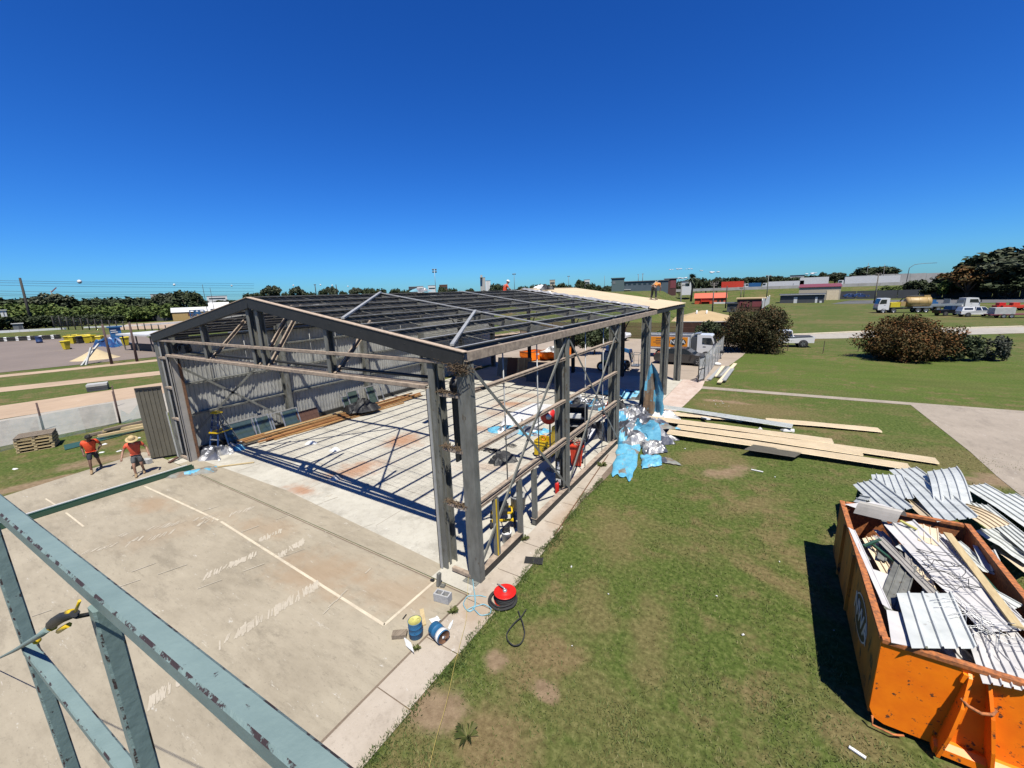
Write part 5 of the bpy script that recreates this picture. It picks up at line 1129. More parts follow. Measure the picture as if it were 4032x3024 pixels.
mb = MB(); [mb.bar((s*.3, -.45, .3), (s*.3, .45, .3), .05, .06) for s in (-1, 1)]; [mb.bar((-.3, y, .3), (.3, y, .3), .05, .05) for y in (-.4, 0, .4)]; [mb.tube([(s*.3, .42, .3), (s*.3, .55, .55), (s*.25, .6, .75)], .02, 6) for s in (-1, 1)]; mb.build('frame', 'yellow', ty)
mb = MB(); mb.box((0, .12, .45), (.32, .3, .24)); mb.cyl((-.2, .1, .48), (.2, .1, .48), .1); mb.box((.05, -.1, .4), (.2, .16, .14)); mb.build('engine', 'black', ty)
for s in (-1, 1):
    for y in (-.3, .3): mb = MB(); mb.cyl((s*.33, y, .13), (s*.39, y, .13), .13); mb.build('wheel', 'rubber', ty)
fe = thing('fire_extinguisher', 'small red fire extinguisher at the foot of the second column', 'extinguisher', G(2196, 1948)+V((-.05, .05, .016)))
mb = MB(); mb.lathe([(0, 0), (.07, .0), (.075, .02), (.075, .36), (.05, .42), (.02, .44), (0, .44)], (0, 0, 0), 16); mb.build('cylinder', 'red', fe); mb = MB(); mb.box((0, 0, .47), (.04, .12, .05)); mb.tube([(0, .05, .46), (.09, .08, .4), (.1, .06, .2)], .01, 5); mb.build('valve', 'black', fe)
tarp(1985, 1815, .42, .35, .3, .38, ['black'], 41, 'black bag slumped on the shed floor', name='black_bag', n=14, sc=1.6); tarp(1965, 1828, .3, .25, 1.1, .25, ['black'], 42, 'second smaller black bag before the slumped one', name='black_bag', n=12, sc=1.6)
def tangle(u, v, r, m, label, n=6):
    g = G(u, v, .03); rr = random.Random(u); mb = MB()
    for k in range(n): mb.tube([V((r*rr.uniform(.3, 1)*math.cos(a*.45+k), r*rr.uniform(.3, 1)*math.sin(a*.45+k*2)*.6, .03+.03*math.sin(a+k))) for a in range(14)], .008, 4)
    solo(mb, 'cable_tangle', m, label, 'cable', loc=g)
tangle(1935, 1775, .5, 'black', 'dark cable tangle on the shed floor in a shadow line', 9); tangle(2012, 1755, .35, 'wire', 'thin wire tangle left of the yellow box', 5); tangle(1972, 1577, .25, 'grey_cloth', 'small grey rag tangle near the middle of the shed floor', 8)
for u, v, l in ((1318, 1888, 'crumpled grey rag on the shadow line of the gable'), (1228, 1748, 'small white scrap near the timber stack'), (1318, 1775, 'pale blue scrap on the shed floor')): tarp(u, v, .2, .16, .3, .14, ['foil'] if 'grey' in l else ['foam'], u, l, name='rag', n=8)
# steel handrail frame inside
hf = thing('handrail_frame', 'bare steel handrail frame standing in the shade of the roof', 'handrail', (-8.3, 21.8, .016), .1)
mb = MB()
for x in (-.75, .55): mb.cyl((x, 0, 0), (x, 0, 1.1), .025, n=8)
for z in (.55, 1.1): mb.cyl((-.75, 0, z), (.55, 0, z), .025, n=8); mb.cyl((-.75, 0, z), (-1.0, -2.2, z-.1), .022, n=8) if z < 1 else None
mb.build('rails', 'alu', hf)
# sheet materials stacked in the shade
for i, (m, lab) in enumerate((('galv', 'grey panel leaning at the left of the board stack'), ('brown_brick', 'dark brown panel leaning in the board stack'), ('ply', 'plywood panel with battens leaning at the right of the board stack'))):
    p = thing('leaning_board', lab, 'board', (-19.3+i*.9, 29.2+.15*i, .016), .35); mb = MB(); mb.box((0, .35, .75), (1.25, .05, 1.7), Matrix.Rotation(-.45, 3, 'X')); mb.build('panel_sheet', m, p)
    if i == 2: mb = MB(); [mb.box((x, .3, .77), (.07, .05, 1.66), Matrix.Rotation(-.45, 3, 'X')) for x in (-.5, 0, .5)]; mb.build('batten', 'pale_timber', p)
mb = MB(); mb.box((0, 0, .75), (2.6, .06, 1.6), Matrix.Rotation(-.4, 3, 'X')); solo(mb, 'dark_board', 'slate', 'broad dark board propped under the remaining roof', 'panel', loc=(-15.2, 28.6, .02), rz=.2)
# ---- vehicles --------------------------------------------------------------
def wheels(root, xs, w, r, tw=.22, hub='hub'):
    for x in xs:
        for s in (-1, 1):
            mb = MB(); y = s*(w/2-tw/2)
            mb.lathe([(r*.62, -tw/2), (r*.94, -tw/2), (r, -tw*.3), (r, tw*.3), (r*.94, tw/2), (r*.62, tw/2)], (x, y, r), 20, m=Matrix.Rotation(math.pi/2, 3, 'X')); t_ = mb.build('wheel', 'rubber', root)
            mb = MB(); mb.lathe([(0, -tw*.42), (r*.2, -tw*.44), (r*.6, -tw*.36), (r*.62, -tw*.45)], (x, y, r), 20, m=Matrix.Rotation(s*math.pi/2, 3, 'X')); 
            for k in range(5): a = k*1.2566; mb.bar((x+r*.15*math.cos(a), y+s*tw*.44, r+r*.15*math.sin(a)), (x+r*.58*math.cos(a), y+s*tw*.43, r+r*.58*math.sin(a)), r*.2, .02, up=(0, 1, 0))
            mb.build('rim', hub, t_)
def panel(mb, P, s=.84, off=.006):
    P = [V(p) for p in P]; c = sum(P, V())/len(P); n = (P[1]-P[0]).cross(P[2]-P[0]).normalized()
    if n.dot(c-V((c.x*.9, 0, .6))) < 0: n = -n
    mb.add([c+(p-c)*s+n*off for p in P], [tuple(range(len(P)))])
def carbody(root, m, lower, w, cabin, wb, wr, roofm=None):
    """lower: side outline (x,z) of the body; cabin: base rear, base front, roof front, roof rear (x,z)"""
    mb = MB(); h = w/2; P = lower; n = len(P)
    hw = lambda x, z: h*(1-.05*(abs(x)/2.3)**4)*(1 if z > .3 else .96)
    A = [(x, -hw(x, z), z) for x, z in P]; B = [(x, hw(x, z), z) for x, z in P]
    mb.add(A+B, [tuple(range(n))[::-1], tuple(range(n, 2*n))]+[(i, (i+1) % n, n+(i+1) % n, n+i) for i in range(n)])
    ra, fa, fr_, rr_ = cabin; b, tp = h*.94, h*.74
    C = [(ra[0], -b, ra[1]), (fa[0], -b, fa[1]), (fr_[0], -tp, fr_[1]), (rr_[0], -tp, rr_[1])]; D = [(x, -y, z) for x, y, z in C]
    mb.add(C+D, [(0, 1, 2, 3), (7, 6, 5, 4), (1, 5, 6, 2), (4, 0, 3, 7), (2, 6, 7, 3)]); mb.build('body', m, root)
    for S in (C, D):
        q = .5; mid0 = V(S[0]).lerp(V(S[1]), q); mid1 = V(S[3]).lerp(V(S[2]), q)
        for Q in ((S[0], mid0, mid1, S[3]), (mid0, S[1], S[2], mid1)): w_ = MB(); panel(w_, Q, .84); w_.build('side_window', 'glass', root)
    w_ = MB(); panel(w_, (C[1], D[1], D[2], C[2]), .88); w_.build('windscreen', 'glass', root); w_ = MB(); panel(w_, (C[0], D[0], D[3], C[3]), .86); w_.build('rear_window', 'glass', root)
    xf = max(x for x, z in P); xb = min(x for x, z in P)
    for s in (-1, 1):
        w_ = MB(); w_.box((xf-.14, s*h*.72, .68), (.2, .36, .13)); w_.build('headlight', 'alu', root); w_ = MB(); w_.box((xb+.05, s*h*.78, .8), (.1, .25, .16)); w_.build('tail_light', 'red', root)
        w_ = MB(); w_.box((fa[0]-.25, s*(h+.06), fa[1]+.08), (.12, .16, .13)); w_.build('mirror', m, root)
    for x in wb:
        for s in (-1, 1): w_ = MB(); w_.lathe([(wr*1.12, 0), (0, 0)], (x, s*(h+.002), wr), 18, m=Matrix.Rotation(math.pi/2, 3, 'X')); w_.build('wheel_arch', 'black', root)
    wheels(root, wb, w+.03, wr)
def sedan(loc, rz, m, label, sc=1):
    c = thing('parked_car', label, 'car', loc, rz); c.scale = (sc,)*3
    carbody(c, m, [(-2.25, .32), (-1.7, .24), (1.9, .22), (2.28, .3), (2.32, .55), (2.18, .72), (1.6, .86), (.95, .95), (-1.5, .98), (-2.1, .97), (-2.3, .85), (-2.32, .5)], 1.8, ((-1.75, .95), (1.1, .92), (.25, 1.44), (-.95, 1.43)), (-1.38, 1.38), .33); return c
def ute(loc, rz, m, label, canopy=False, sc=1, name='parked_ute', cat='ute'):
    c = thing(name, label, cat, loc, rz); c.scale = (sc,)*3
    carbody(c, m, [(-2.55, .5), (2.2, .42), (2.55, .5), (2.6, .8), (2.45, 1.02), (1.2, 1.14), (-.65, 1.14), (-2.6, 1.1)], 1.85, ((-.7, 1.1), (1.35, 1.1), (.7, 1.78), (-.55, 1.78)), (-1.6, 1.6), .39)
    if canopy: mb = MB(); mb.hexa([(-2.55, -.88, 1.1), (-.75, -.88, 1.1), (-.75, .88, 1.1), (-2.55, .88, 1.1), (-2.35, -.72, 1.78), (-.75, -.7, 1.8), (-.75, .7, 1.8), (-2.35, .72, 1.78)]); k = mb.build('canopy', m, c); w_ = MB(); [w_.box((-1.6, s*.815, 1.45), (1.2, .02, .32), Matrix.Rotation(s*.22, 3, 'X')) for s in (-1, 1)]; w_.build('canopy_window', 'glass', c)
    else: mb = MB(); mb.box((-1.65, 0, 1.12), (1.6, 1.5, .06)); mb.build('tray', 'black', c)
    return c
def cab(root, m, x0, x1, w, z0, z1, bull=False):
    h = w/2; mb = MB(); P = [(x0, z0), (x1, z0), (x1+.05, z0+.55), (x1, z0+(z1-z0)*.5), (x1-.32, z1-.08), (x1-.5, z1), (x0, z1)]
    mb.prism(P, -h, h, (0, 0, 0), (1, 0, 0), (0, 0, 1), (0, 1, 0)); c = mb.build('cab', m, root)
    zb = z0+(z1-z0)*.52
    for s in (-1, 1):
        q = MB(); xx = lerp(x0, x1, .28); q.prism([(xx, zb), (x1-.12, zb-.08), (x1-.4, z1-.3), (xx, z1-.3)], -.006, .006, (0, s*(h+.003), 0), (1, 0, 0), (0, 0, 1), (0, 1, 0)); q.build('side_window', 'glass', root)
        q = MB(); q.box((x1+.05, s*(h+.18), zb+.3), (.08, .2, .5)); q.build('mirror', 'black', root)
        q = MB(); q.box((lerp(x0, x1, .42), s*(h+.012), zb-.28), (.28, .02, .06)); q.build('door_handle', 'black', root)
        q = MB(); q.box((x1+.04, s*h*.75, z0+.32), (.06, .4, .2)); q.build('headlight', 'alu', root)
    q = MB(); q.add([(x1+.012, -h*.9, zb), (x1+.012, h*.9, zb), (x1-.28, h*.86, z1-.16), (x1-.28, -h*.86, z1-.16)], [(0, 1, 2, 3)]); q.build('windscreen', 'glass', root)
    q = MB(); q.box((x1+.06, 0, z0+.12), (.1, w*.96, .3)); q.build('bumper', 'black' if bull else 'frame_grey', root)
    return c
# white tipper with the orange panel
A, B = G(2590, 1392), G(2800, 1402); A.z = B.z = .02
tk = thing('tipper_truck', 'white tipper truck with an orange side panel lettered NWA behind the chain-link fence', 'truck', G(2690, 1412)+V((-.1, 1.0, .02)), .02); tk.scale = (.93, .93, .88)
mb = MB(); hw = 1.15
mb.box((-1.55, 0, 1.02), (4.6, 2.2, .14)); [mb.box((-1.55, s*1.12, 1.85), (4.6, .06, 1.5)) for s in (-1, 1)]; [mb.box((x, 0, 1.85), (.06, 2.178, 1.5)) for x in (-3.82, .72)]; mb.build('tipper_body', 'white', tk)
mb = MB(); [mb.bar((-3.85, s*1.13, 2.64), (.78, s*1.13, 2.64), .12, .09) for s in (-1, 1)]; [mb.box((x, s*1.15, 1.85), (.09, .06, 1.5)) for x in (-3.8, .7) for s in (-1, 1)]; mb.build('body_rails', 'alu', tk)
mb = MB(); mb.box((-1.6, -1.164, 1.86), (4.1, .02, 1.16)); mb.build('advert_panel', 'orange_ad', tk)
mb = MB(); oval(mb, (-.55, -1.176, 1.86), (1, 0, 0), (0, 0, 1), .84, .44, .008); mb.build('logo', 'black', tk); text('NWA', 'logo_text', 'white', .62, tk, (-.55, -1.19, 1.86), (1, 0, 0), (0, 0, 1), .004, 1.3)
mb = MB(); 
for i, (x, w_) in enumerate(((-2.55, .5), (-2.5, .7), (-2.45, 1.3), (-2.5, .6))): mb.box((x, -1.178, 2.2-.2*i), (w_, .008, .07)); 
mb.build('advert_line', 'brown_brick', tk)
mb = MB(); mb.box((1.05, 0, 1.7), (.5, 2.1, 1.5)); mb.build('tool_locker', 'slate', tk); mb = MB(); mb.box((.6, 0, .75), (6.6, .8, .22)); [mb.box((x, s*1.0, .9), (.9, .3, .08)) for x in (-2.4,) for s in (-1, 1)]; mb.build('chassis', 'black', tk)
cab(tk, 'gloss_white', 1.36, 3.1, 2.15, .6, 2.7); wheels(tk, (-2.4, 2.3), 2.2, .46, .3)
mb = MB(); mb.bar((1.0, 0, 2.72), (1.6, 0, 2.85), 1.6, .08); mb.build('tarp_arm', 'alu', tk)
# dark sedan in front of it
g0, g1 = G(2631, 1436), G(2733, 1442); sedan(g0.lerp(g1, .5)+V((0, .9, .02)), ang(g0, g1)-.02, 'car_grey', 'dark grey sedan parked before the white tipper truck', 1.06)
ute(G(2470, 1345)+V((-2.6, 1, .02)), -.1, 'gloss_white', 'white and black ute parked at the palisade fence behind the shed', False, 1.0)
ute(G(2790, 1340)+V((.2, 2.4, .02)), .3, 'car_black', 'black four-wheel drive parked half hidden by the big round bush', True, 1.0, 'parked_wagon', 'car')
u1 = ute(G(3060, 1368)+V((.6, 1.2, .0)), 3.3, 'gloss_white', 'white ute parked behind the big round bush', False, 1.05)
# blue boom lift
bl = thing('boom_lift', 'blue boom lift with grey engine covers parked behind the shed', 'boom lift', G(2425, 1466)+V((-.5, .9, .02)), .1)
mb = MB(); mb.box((0, 0, .62), (1.9, 1.3, .3)); mb.build('chassis', 'boom_blue', bl); wheels(bl, (-.9, .9), 1.75, .42, .3, 'white')
mb = MB(); mb.box((-.35, 0, 1.3), (.7, 1.1, 1.0)); mb.box((-.2, 0, 1.95), (.9, .5, .4)); mb.build('turret', 'deep_blue', bl)
for s in (-1, 1): mb = MB(); mb.box((-.3, s*.72, 1.25), (1.25, .3, .8)); mb.build('engine_cover', 'trailer_grey', bl); mb = MB(); mb.box((-.3, s*.876, .92), (1.2, .012, .1)); mb.build('marker_strip', 'lime', bl)
mb = MB(); mb.bar((-.6, 0, 2.25), (1.35, 0, 1.7), .28, .3); mb.build('boom', 'boom_blue', bl); mb = MB(); mb.bar((1.3, 0, 1.75), (1.55, .1, .75), .18, .18); mb.box((1.42, .05, 1.75), (.2, .35, .3)); mb.build('jib', 'deep_blue', bl)
mb = MB(); [mb.tube([(1.35+.08*k, -.12+.1*k, 1.9), (1.5+.08*k, -.1+.1*k, 1.3), (1.5, -.1+.1*k, .7)], .03, 5) for k in range(3)]; mb.build('hydraulic_hoses', 'rubber', bl)
mb = MB(); b = .45; [mb.cyl((1.9+sx*.3, .2+sy*.6, .5), (1.9+sx*.3, .2+sy*.6, 1.5), .025, n=6) for sx in (-1, 1) for sy in (-1, 1)]; [mb.box((1.9, .2, z), (.7, 1.3, .05)) for z in (.48,)]; [mb.bar((1.6, .2+s*.6, 1.5), (2.2, .2+s*.6, 1.5), .04, .04) for s in (-1, 1)]; [mb.bar((1.9+s*.3, -.4, 1.5), (1.9+s*.3, .8, 1.5), .04, .04) for s in (-1, 1)]; mb.build('basket', 'frame_grey', bl)
# orange skips behind the shed
def skip2(p, q, label, h=.95, logo=False):
    a, b = G(*p), G(*q); c = a.lerp(b, .5); L_ = (b-a).length; s = thing('small_skip', label, 'skip bin', c+V((0, .8, .02)), ang(a, b)); mb = MB()
    P = [(-L_/2+.35, .1), (L_/2-.35, .1), (L_/2, .45), (L_/2, h), (-L_/2, h), (-L_/2, .45)]
    for y in (-.75, .75): mb.prism(P, y-.03, y+.03, (0, 0, 0), (1, 0, 0), (0, 0, 1), (0, 1, 0))
    for x in (-1, 1): mb.box((x*(L_/2-.03), 0, (h+.45)/2), (.06, 1.438, h-.45)); mb.bar((x*(L_/2-.03), 0, .44), (x*(L_/2-.38), 0, .12), 1.438, .05)
    mb.box((0, 0, .12), (L_-.8, 1.438, .05)); mb.build('skip_shell', 'skip_orange', s); mb = MB(); [mb.bar((-L_/2, y, h+.02), (L_/2, y, h+.02), .09, .06) for y in (-.75, .75)]; [mb.bar((x*(L_/2-.02), -.7, h+.018), (x*(L_/2-.02), .7, h+.018), .08, .06) for x in (-1, 1)]; mb.build('rim', 'skip_rust', s)
    if logo: mb = MB(); mb.box((.0, -.79, .6), (.7, .01, .5)); mb.build('logo_panel', 'black', s); text('NWA', 'logo_text', 'white', .3, s, (0, -.8, .6), (1, 0, 0), (0, 0, 1), .003)
    else: mb = MB(); mb.box((.1, -.79, .7), (.45, .01, .2)); mb.build('number_plate', 'white', s)
    return s
skip2((2050, 1428), (2110, 1418), 'orange skip bin standing at the far left corner of the rear yard'); skip2((2108, 1424), (2155, 1416), 'orange skip bin overlapped by the plywood stack', .85); skip2((2150, 1425), (2215, 1408), 'orange skip bin with a dark logo panel behind the second column', 1.05, True)
tarp(2180, 1385, .9, .5, 0, .5, ['foam', 'foil'], 51, 'white twisted scrap heaped on the rear orange skip', 1.0, 'white_scrap', 16)
tb = thing('site_toilet', 'red portable toilet cabin with white roof behind the skips', 'toilet cabin', G(2195, 1405)+V((-.3, 2.5, .02)), .1)
mb = MB(); mb.box((0, 0, 1.15), (1.1, 1.1, 2.2)); mb.build('cabin_wall', 'bin_red', tb); mb = MB(); mb.box((0, -.56, 1.1), (.8, .03, 1.9)); mb.build('door', 'red', tb); mb = MB(); mb.lathe([(.8, 2.25), (.75, 2.38), (.4, 2.45), (0, 2.46)], (0, 0, 0), 8); mb.build('roof', 'white', tb)
# ---- fences ----------------------------------------------------------------
def chain_fence(pts, h, label, step=2.4, m='chain', nm='chain_link_fence', post='galv', pr=.03, rails=True):
    P = [V(p) for p in pts]; o = P[0].copy(); f = thing(nm, label, 'fence', o)
    for i in range(len(P)-1):
        a, b = P[i]-o, P[i+1]-o; n = max(1, round((b-a).length/step)); mb = MB(); mb.add([a+V((0, 0, .05)), b+V((0, 0, .05)), b+V((0, 0, h)), a+V((0, 0, h))], [(0, 1, 2, 3)]); mb.build('netting', m, f)
        if rails: mb = MB(); mb.cyl(a+V((0, 0, h)), b+V((0, 0, h)), pr*.8, n=6); mb.build('top_rail', post, f)
        for k in range(n+(i == len(P)-2)): q = a.lerp(b, k/n); mb = MB(); mb.cyl(q, q+V((0, 0, h+.05)), pr, n=6); mb.build('post', post, f)
    return f
f0, f1 = G(2772, 1495), G(2845, 1398); chain_fence([(f0.x, f0.y, 0), (f1.x, f1.y, 0)], 1.95, 'silver chain-link fence panels running back beside the tipper truck', 2.3)
gt = thing('steel_gate', 'small grey steel gate standing ajar at the end of the chain-link fence', 'gate', G(2748, 1507), 1.3)
mb = MB(); [mb.cyl((x, 0, 0), (x, 0, 1.9), .04, n=8) for x in (0, 1.0)]; [mb.bar((0, 0, z), (1, 0, z), .05, .05) for z in (.15, 1.0, 1.85)]; mb.bar((0, 0, .2), (1, 0, 1.8), .04, .04); mb.build('gate_frame', 'dark_steel', gt); mb = MB(); mb.add([(0, 0, .15), (1, 0, .15), (1, 0, 1.85), (0, 0, 1.85)], [(0, 1, 2, 3)]); mb.build('netting', 'chain', gt)
pf = thing('palisade_fence', 'dark brown steel palisade fence behind the rear yard', 'fence', (-30, 60, 0)); mb = MB()
for i in range(215):
    x = i*.14-6; mb.box((x, 0, 1.15), (.075, .03, 2.3))
mb.build('pales', 'brown_brick', pf)['kind'] = 'stuff'; mb = MB(); [mb.bar((-6, .035, z), (24, .035, z), .04, .06) for z in (.35, 1.65)]; mb.build('rails', 'brown_brick', pf)
for i in range(11): mb = MB(); mb.box((-6+i*3, .09, 1.05), (.1, .08, 2.1)); mb.build('post', 'brown_brick', pf)
# picket and wire posts on the field edge
pk = [((3240, 1392), 50), ((3378, 1385), 42), ((3100, 1382), 30)]
for (u, v), h in pk:
    g = G(u, v); mb = MB(); mb.bar((0, 0, 0), (.02, 0, ZA(g, v-h)), .07, .05); mb.cyl((.02, 0, .3), (.03, 0, .5), .03); solo(mb, 'star_picket', 'pole_rust', 'thin steel star picket on the edge of the lane', 'fence post', loc=g, group='star pickets along the field')
a, b = G(2980, 1340), G(3040, 1295); 
wp = thing('white_fence', 'tilted white panel fence standing beyond the big round bush', 'fence', AT(2998, 1215, 120)); 
p, q = AT(2998, 1215, 120), AT(3028, 1195, 150); mb = MB(); d = q-p; mb.add([V((0, 0, 0)), d, d+V((0, 0, 2.2)), V((0, 0, 2.4))], [(0, 1, 2, 3)]); mb.add([V((.1, .1, 0)), d+V((.1, .1, 0)), d+V((.1, .1, 2.2)), V((.1, .1, 2.4))], [(3, 2, 1, 0)]); mb.build('panels', 'white', wp); mb = MB(); [mb.cyl(d*k, d*k+V((0, 0, 2.5)), .05) for k in (0, .33, .66, 1)]; mb.build('posts', 'alu', wp)

# ---- foliage ---------------------------------------------------------------
def leaves(cl, n, size, seed, flat=.0):
    """leaf quads clustered round blobs cl=[(x,y,z,rx,ry,rz)]"""
    r = np.random.default_rng(seed); C = np.array(cl, float); wgt = C[:, 3]*C[:, 4]+C[:, 3]*C[:, 5]; k = r.choice(len(C), n, p=wgt/wgt.sum())
    d = r.normal(size=(n, 3)); d /= np.linalg.norm(d, axis=1)[:, None]; rad = r.random(n)**.3*(1+.12*r.normal(size=n)); P = C[k, :3]+d*C[k, 3:]*rad[:, None]
    a = r.normal(size=(n, 3))+d*.5; a /= np.linalg.norm(a, axis=1)[:, None]; b = np.cross(a, r.normal(size=(n, 3))); b /= np.linalg.norm(b, axis=1)[:, None]; s = (size*r.uniform(.55, 1.3, n))[:, None]
    c = np.cross(a, b); q = np.stack([P-b*s, P-c*s*.6, P+b*s, P+c*s*.6], 1); return q.reshape(-1, 3)
def blobs(w, d, h, z0, n, seed, rmin=.22, rmax=.36, dome=True):
    rr = random.Random(seed); out = []
    while len(out) < n:
        x, y, z = rr.uniform(-1, 1), rr.uniform(-1, 1), rr.uniform(-1, 1)
        if x*x+y*y+z*z > 1 or x*x+y*y+z*z < .12: continue
        if dome and z < -.5: continue
        k = rr.uniform(rmin, rmax); out.append((x*w/2*.8, y*d/2*.8, z0+h/2+z*h/2*.8, w*k*.5, d*k*.5, h*k*.55))
    return out
def plant(name, label, cat, loc, w, d, h, n, size, m, seed, z0=0, trunk=0, nb=26, group=None, limbs=5, dome=True, rmin=.22, rmax=.36):
    t = thing(name, label, cat, loc, 0, group); cl = blobs(w, d, h-z0, z0, nb, seed, rmin, rmax, dome)
    npmesh('crown', leaves(cl, n, size, seed), 4, m, t)
    rr = random.Random(seed+1); tr_ = trunk or max(.06, w*.02); mb = MB(); top = V((0, 0, z0+(h-z0)*.45)); mb.tube([(0, 0, -.2), (rr.uniform(-.1, .1), 0, top.z*.5), top], [tr_, tr_*.75, tr_*.5], 7)
    for i in range(limbs): c = V(cl[i*3 % len(cl)][:3]); s = V((0, 0, top.z*rr.uniform(.3, .9))); mb.tube([s, s.lerp(c, .5)+V((0, 0, -.05*h)), c], [tr_*.5, tr_*.35, tr_*.12], 5)
    mb.build('trunk', 'bark', t); return t
g = G(2968, 1398); plant('round_bush', 'big round dark rusty-green bush at the end of the chain-link fence', 'bush', g+V((-.35, 2.6, 0)), 7.4, 6.5, 5.7, 34000, .095, 'lf_bush', 3, z0=-1.4, nb=110, rmin=.16, rmax=.28, dome=False)
g = G(3590, 1432); plant('rust_bush', 'wide low rust-coloured bush in the middle of the field edge', 'bush', g+V((0, 2.4, 0)), 8.2, 6.0, 4.2, 28000, .095, 'lf_rust', 4, z0=-1.0, nb=100, rmin=.15, rmax=.27, dome=False)
g = G(3815, 1428); plant('olive_bush', 'olive-green bush joined to the right of the rust-coloured one', 'bush', g+V((-.4, 1.5, 0)), 3.2, 3.0, 2.4, 4000, .13, 'lf_dark', 5, z0=-.5, nb=26, dome=False)
g = G(3925, 1425); plant('grey_bush', 'small grey-green bush standing alone at the right of the field', 'bush', g+V((0, .6, 0)), 2.0, 2.0, 2.4, 2600, .1, 'lf_grey', 6, z0=-.4, nb=20, dome=False)
for i, (u, v, w_, h_, m, l) in enumerate([(2700, 1375, 4.5, 2.2, 'lf_mid', 'yellow-green shrub behind the white tipper truck'), (2790, 1360, 4.6, 3.0, 'lf_dark', 'dark green shrub left of the big round bush'), (2590, 1358, 2.4, 1.9, 'lf_mid', 'small shrub by the palisade fence behind the fifth column'), (2330, 1400, 5.2, 3.4, 'lf_dark', 'dark tall shrub between the rear yard and the white ute'), (2250, 1402, 4.2, 3.0, 'lf_dark', 'dark shrub behind the red toilet cabin'), (2390, 1372, 3.5, 3.0, 'lf_mid', 'bright shrub behind the third column')]):
    plant('yard_shrub', l, 'shrub', G(u, v)+V((0, .8, 0)), w_, 3, h_, 2600, .15, m, 20+i, nb=18, z0=.3 if i > 2 else 0)
# ---- buildings -------------------------------------------------------------
def bld(uL, uR, v1, v0, dist, depth, name, label, wallm, roofm, cat='building', roof='flat', zbase=None, eave=.3, zroof=None, dist2=None):
    A, B = AT(uL, v0, dist), AT(uR, v0, dist2 or dist); z0 = min(A.z, B.z) if zbase is None else zbase; rz = ang(A, B); W_ = math.hypot(B.x-A.x, B.y-A.y)
    h = ZA((A+B)*.5, v1)-z0; t = thing(name, label, cat, ((A.x+B.x)/2, (A.y+B.y)/2, z0), rz); mb = MB(); hw = h-(.0 if roof == 'flat' else (zroof or h*.35))
    mb.box((0, depth/2, hw/2-1), (W_, depth, hw+2)); mb.build('wall', wallm, t)
    mb = MB(); e = eave
    if roof == 'flat': mb.box((0, depth/2, h+.1), (W_+2*e, depth+2*e, .25))
    elif roof == 'hip':
        k = min(W_, depth)*.45; P = [(-W_/2-e, -e, hw), (W_/2+e, -e, hw), (W_/2+e, depth+e, hw), (-W_/2-e, depth+e, hw), (-W_/2+k, depth/2, h), (W_/2-k, depth/2, h)]; mb.add(P, [(0, 1, 5, 4), (1, 2, 5), (2, 3, 4, 5), (3, 0, 4), (3, 2, 1, 0)])
    elif roof == 'gable': mb.prism([(-e, hw), (depth+e, hw), (depth/2, h)], -W_/2-e, W_/2+e, (0, 0, 0), (0, 1, 0), (0, 0, 1), (1, 0, 0))
    elif roof == 'shed': mb.prism([(-e, hw+.02), (depth+e, h), (depth+e, h+.15), (-e, hw+.17)], -W_/2-e, W_/2+e, (0, 0, 0), (0, 1, 0), (0, 0, 1), (1, 0, 0))
    mb.build('roof', roofm, t); t['W'] = W_; t['H'] = hw; return t
def feat(t, name, m, x0, x1, z0, z1, d=.06, y=0):
    W_, H_ = t['W'], t['H']; mb = MB(); mb.box(((x0+x1)/2*W_-W_/2, y-d/2, (z0+z1)/2*H_), ((x1-x0)*W_, d, (z1-z0)*H_)); return mb.build(name, m, t)
cl = bld(2668, 2870, 1228, 1325, 62, 8, 'club_house', 'low brown brick club house with a tan hipped roof behind the palisade fence', 'brown_brick', 'tan_roof', roof='hip', zbase=0, eave=.9, zroof=1.2)
feat(cl, 'fascia', 'white', -.05, 1.05, .97, 1.0, .08, -.95); feat(cl, 'window', 'glass', .1, .38, .45, .85); feat(cl, 'window', 'glass', .52, .8, .45, .85); feat(cl, 'door', 'black', .86, .97, .0, .8); feat(cl, 'pillar', 'brown_brick', .42, .46, 0, .97, .25, -.5); feat(cl, 'yellow_post', 'bin_yellow', -.03, 0, 0, .95, .15, -.5)
for k in (.35, .55): mb = MB(); mb.cyl((cl['W']*(k-.5), 2.5, cl['H']+.2), (cl['W']*(k-.5), 2.5, cl['H']+1.3), .1); mb.build('flue', 'white', cl)
b_ = bld(2900, 3010, 1177, 1215, 128, 8, 'brick_kiosk', 'brown brick kiosk with a pale flat roof just behind the big round bush', 'brown_brick', 'tan_roof'); feat(b_, 'shutter', 'maroon', .1, .45, .2, .8); feat(b_, 'shutter', 'maroon', .55, .9, .2, .8)
b_ = bld(2862, 2900, 1196, 1215, 128, 6, 'dark_lean_to', 'low dark lean-to joined to the brick kiosk', 'slate', 'slate'); feat(b_, 'door', 'black', .3, .7, 0, .9)
b_ = bld(3070, 3244, 1160, 1193, 184, 9, 'dark_hall', 'long dark grey hall with a pale roof edge across the field', 'slate', 'slate', eave=.4); feat(b_, 'roof_edge', 'white', -.01, 1.01, .97, 1.03, .1, -.45); feat(b_, 'door', 'white', .32, .4, .0, .72); feat(b_, 'door', 'white', .8, .85, .0, .7); feat(b_, 'heat_pump', 'white', .9, .95, 0, .25, .5)
b_ = bld(3142, 3306, 1119, 1181, 212, 16, 'tan_workshop', 'tall tan metal workshop with a maroon roof across the field', 'tan_wall', 'maroon', roof='shed', eave=.3, zroof=1.2); feat(b_, 'roller_door', 'cream_sheet', .68, .96, 0, .72, .12)
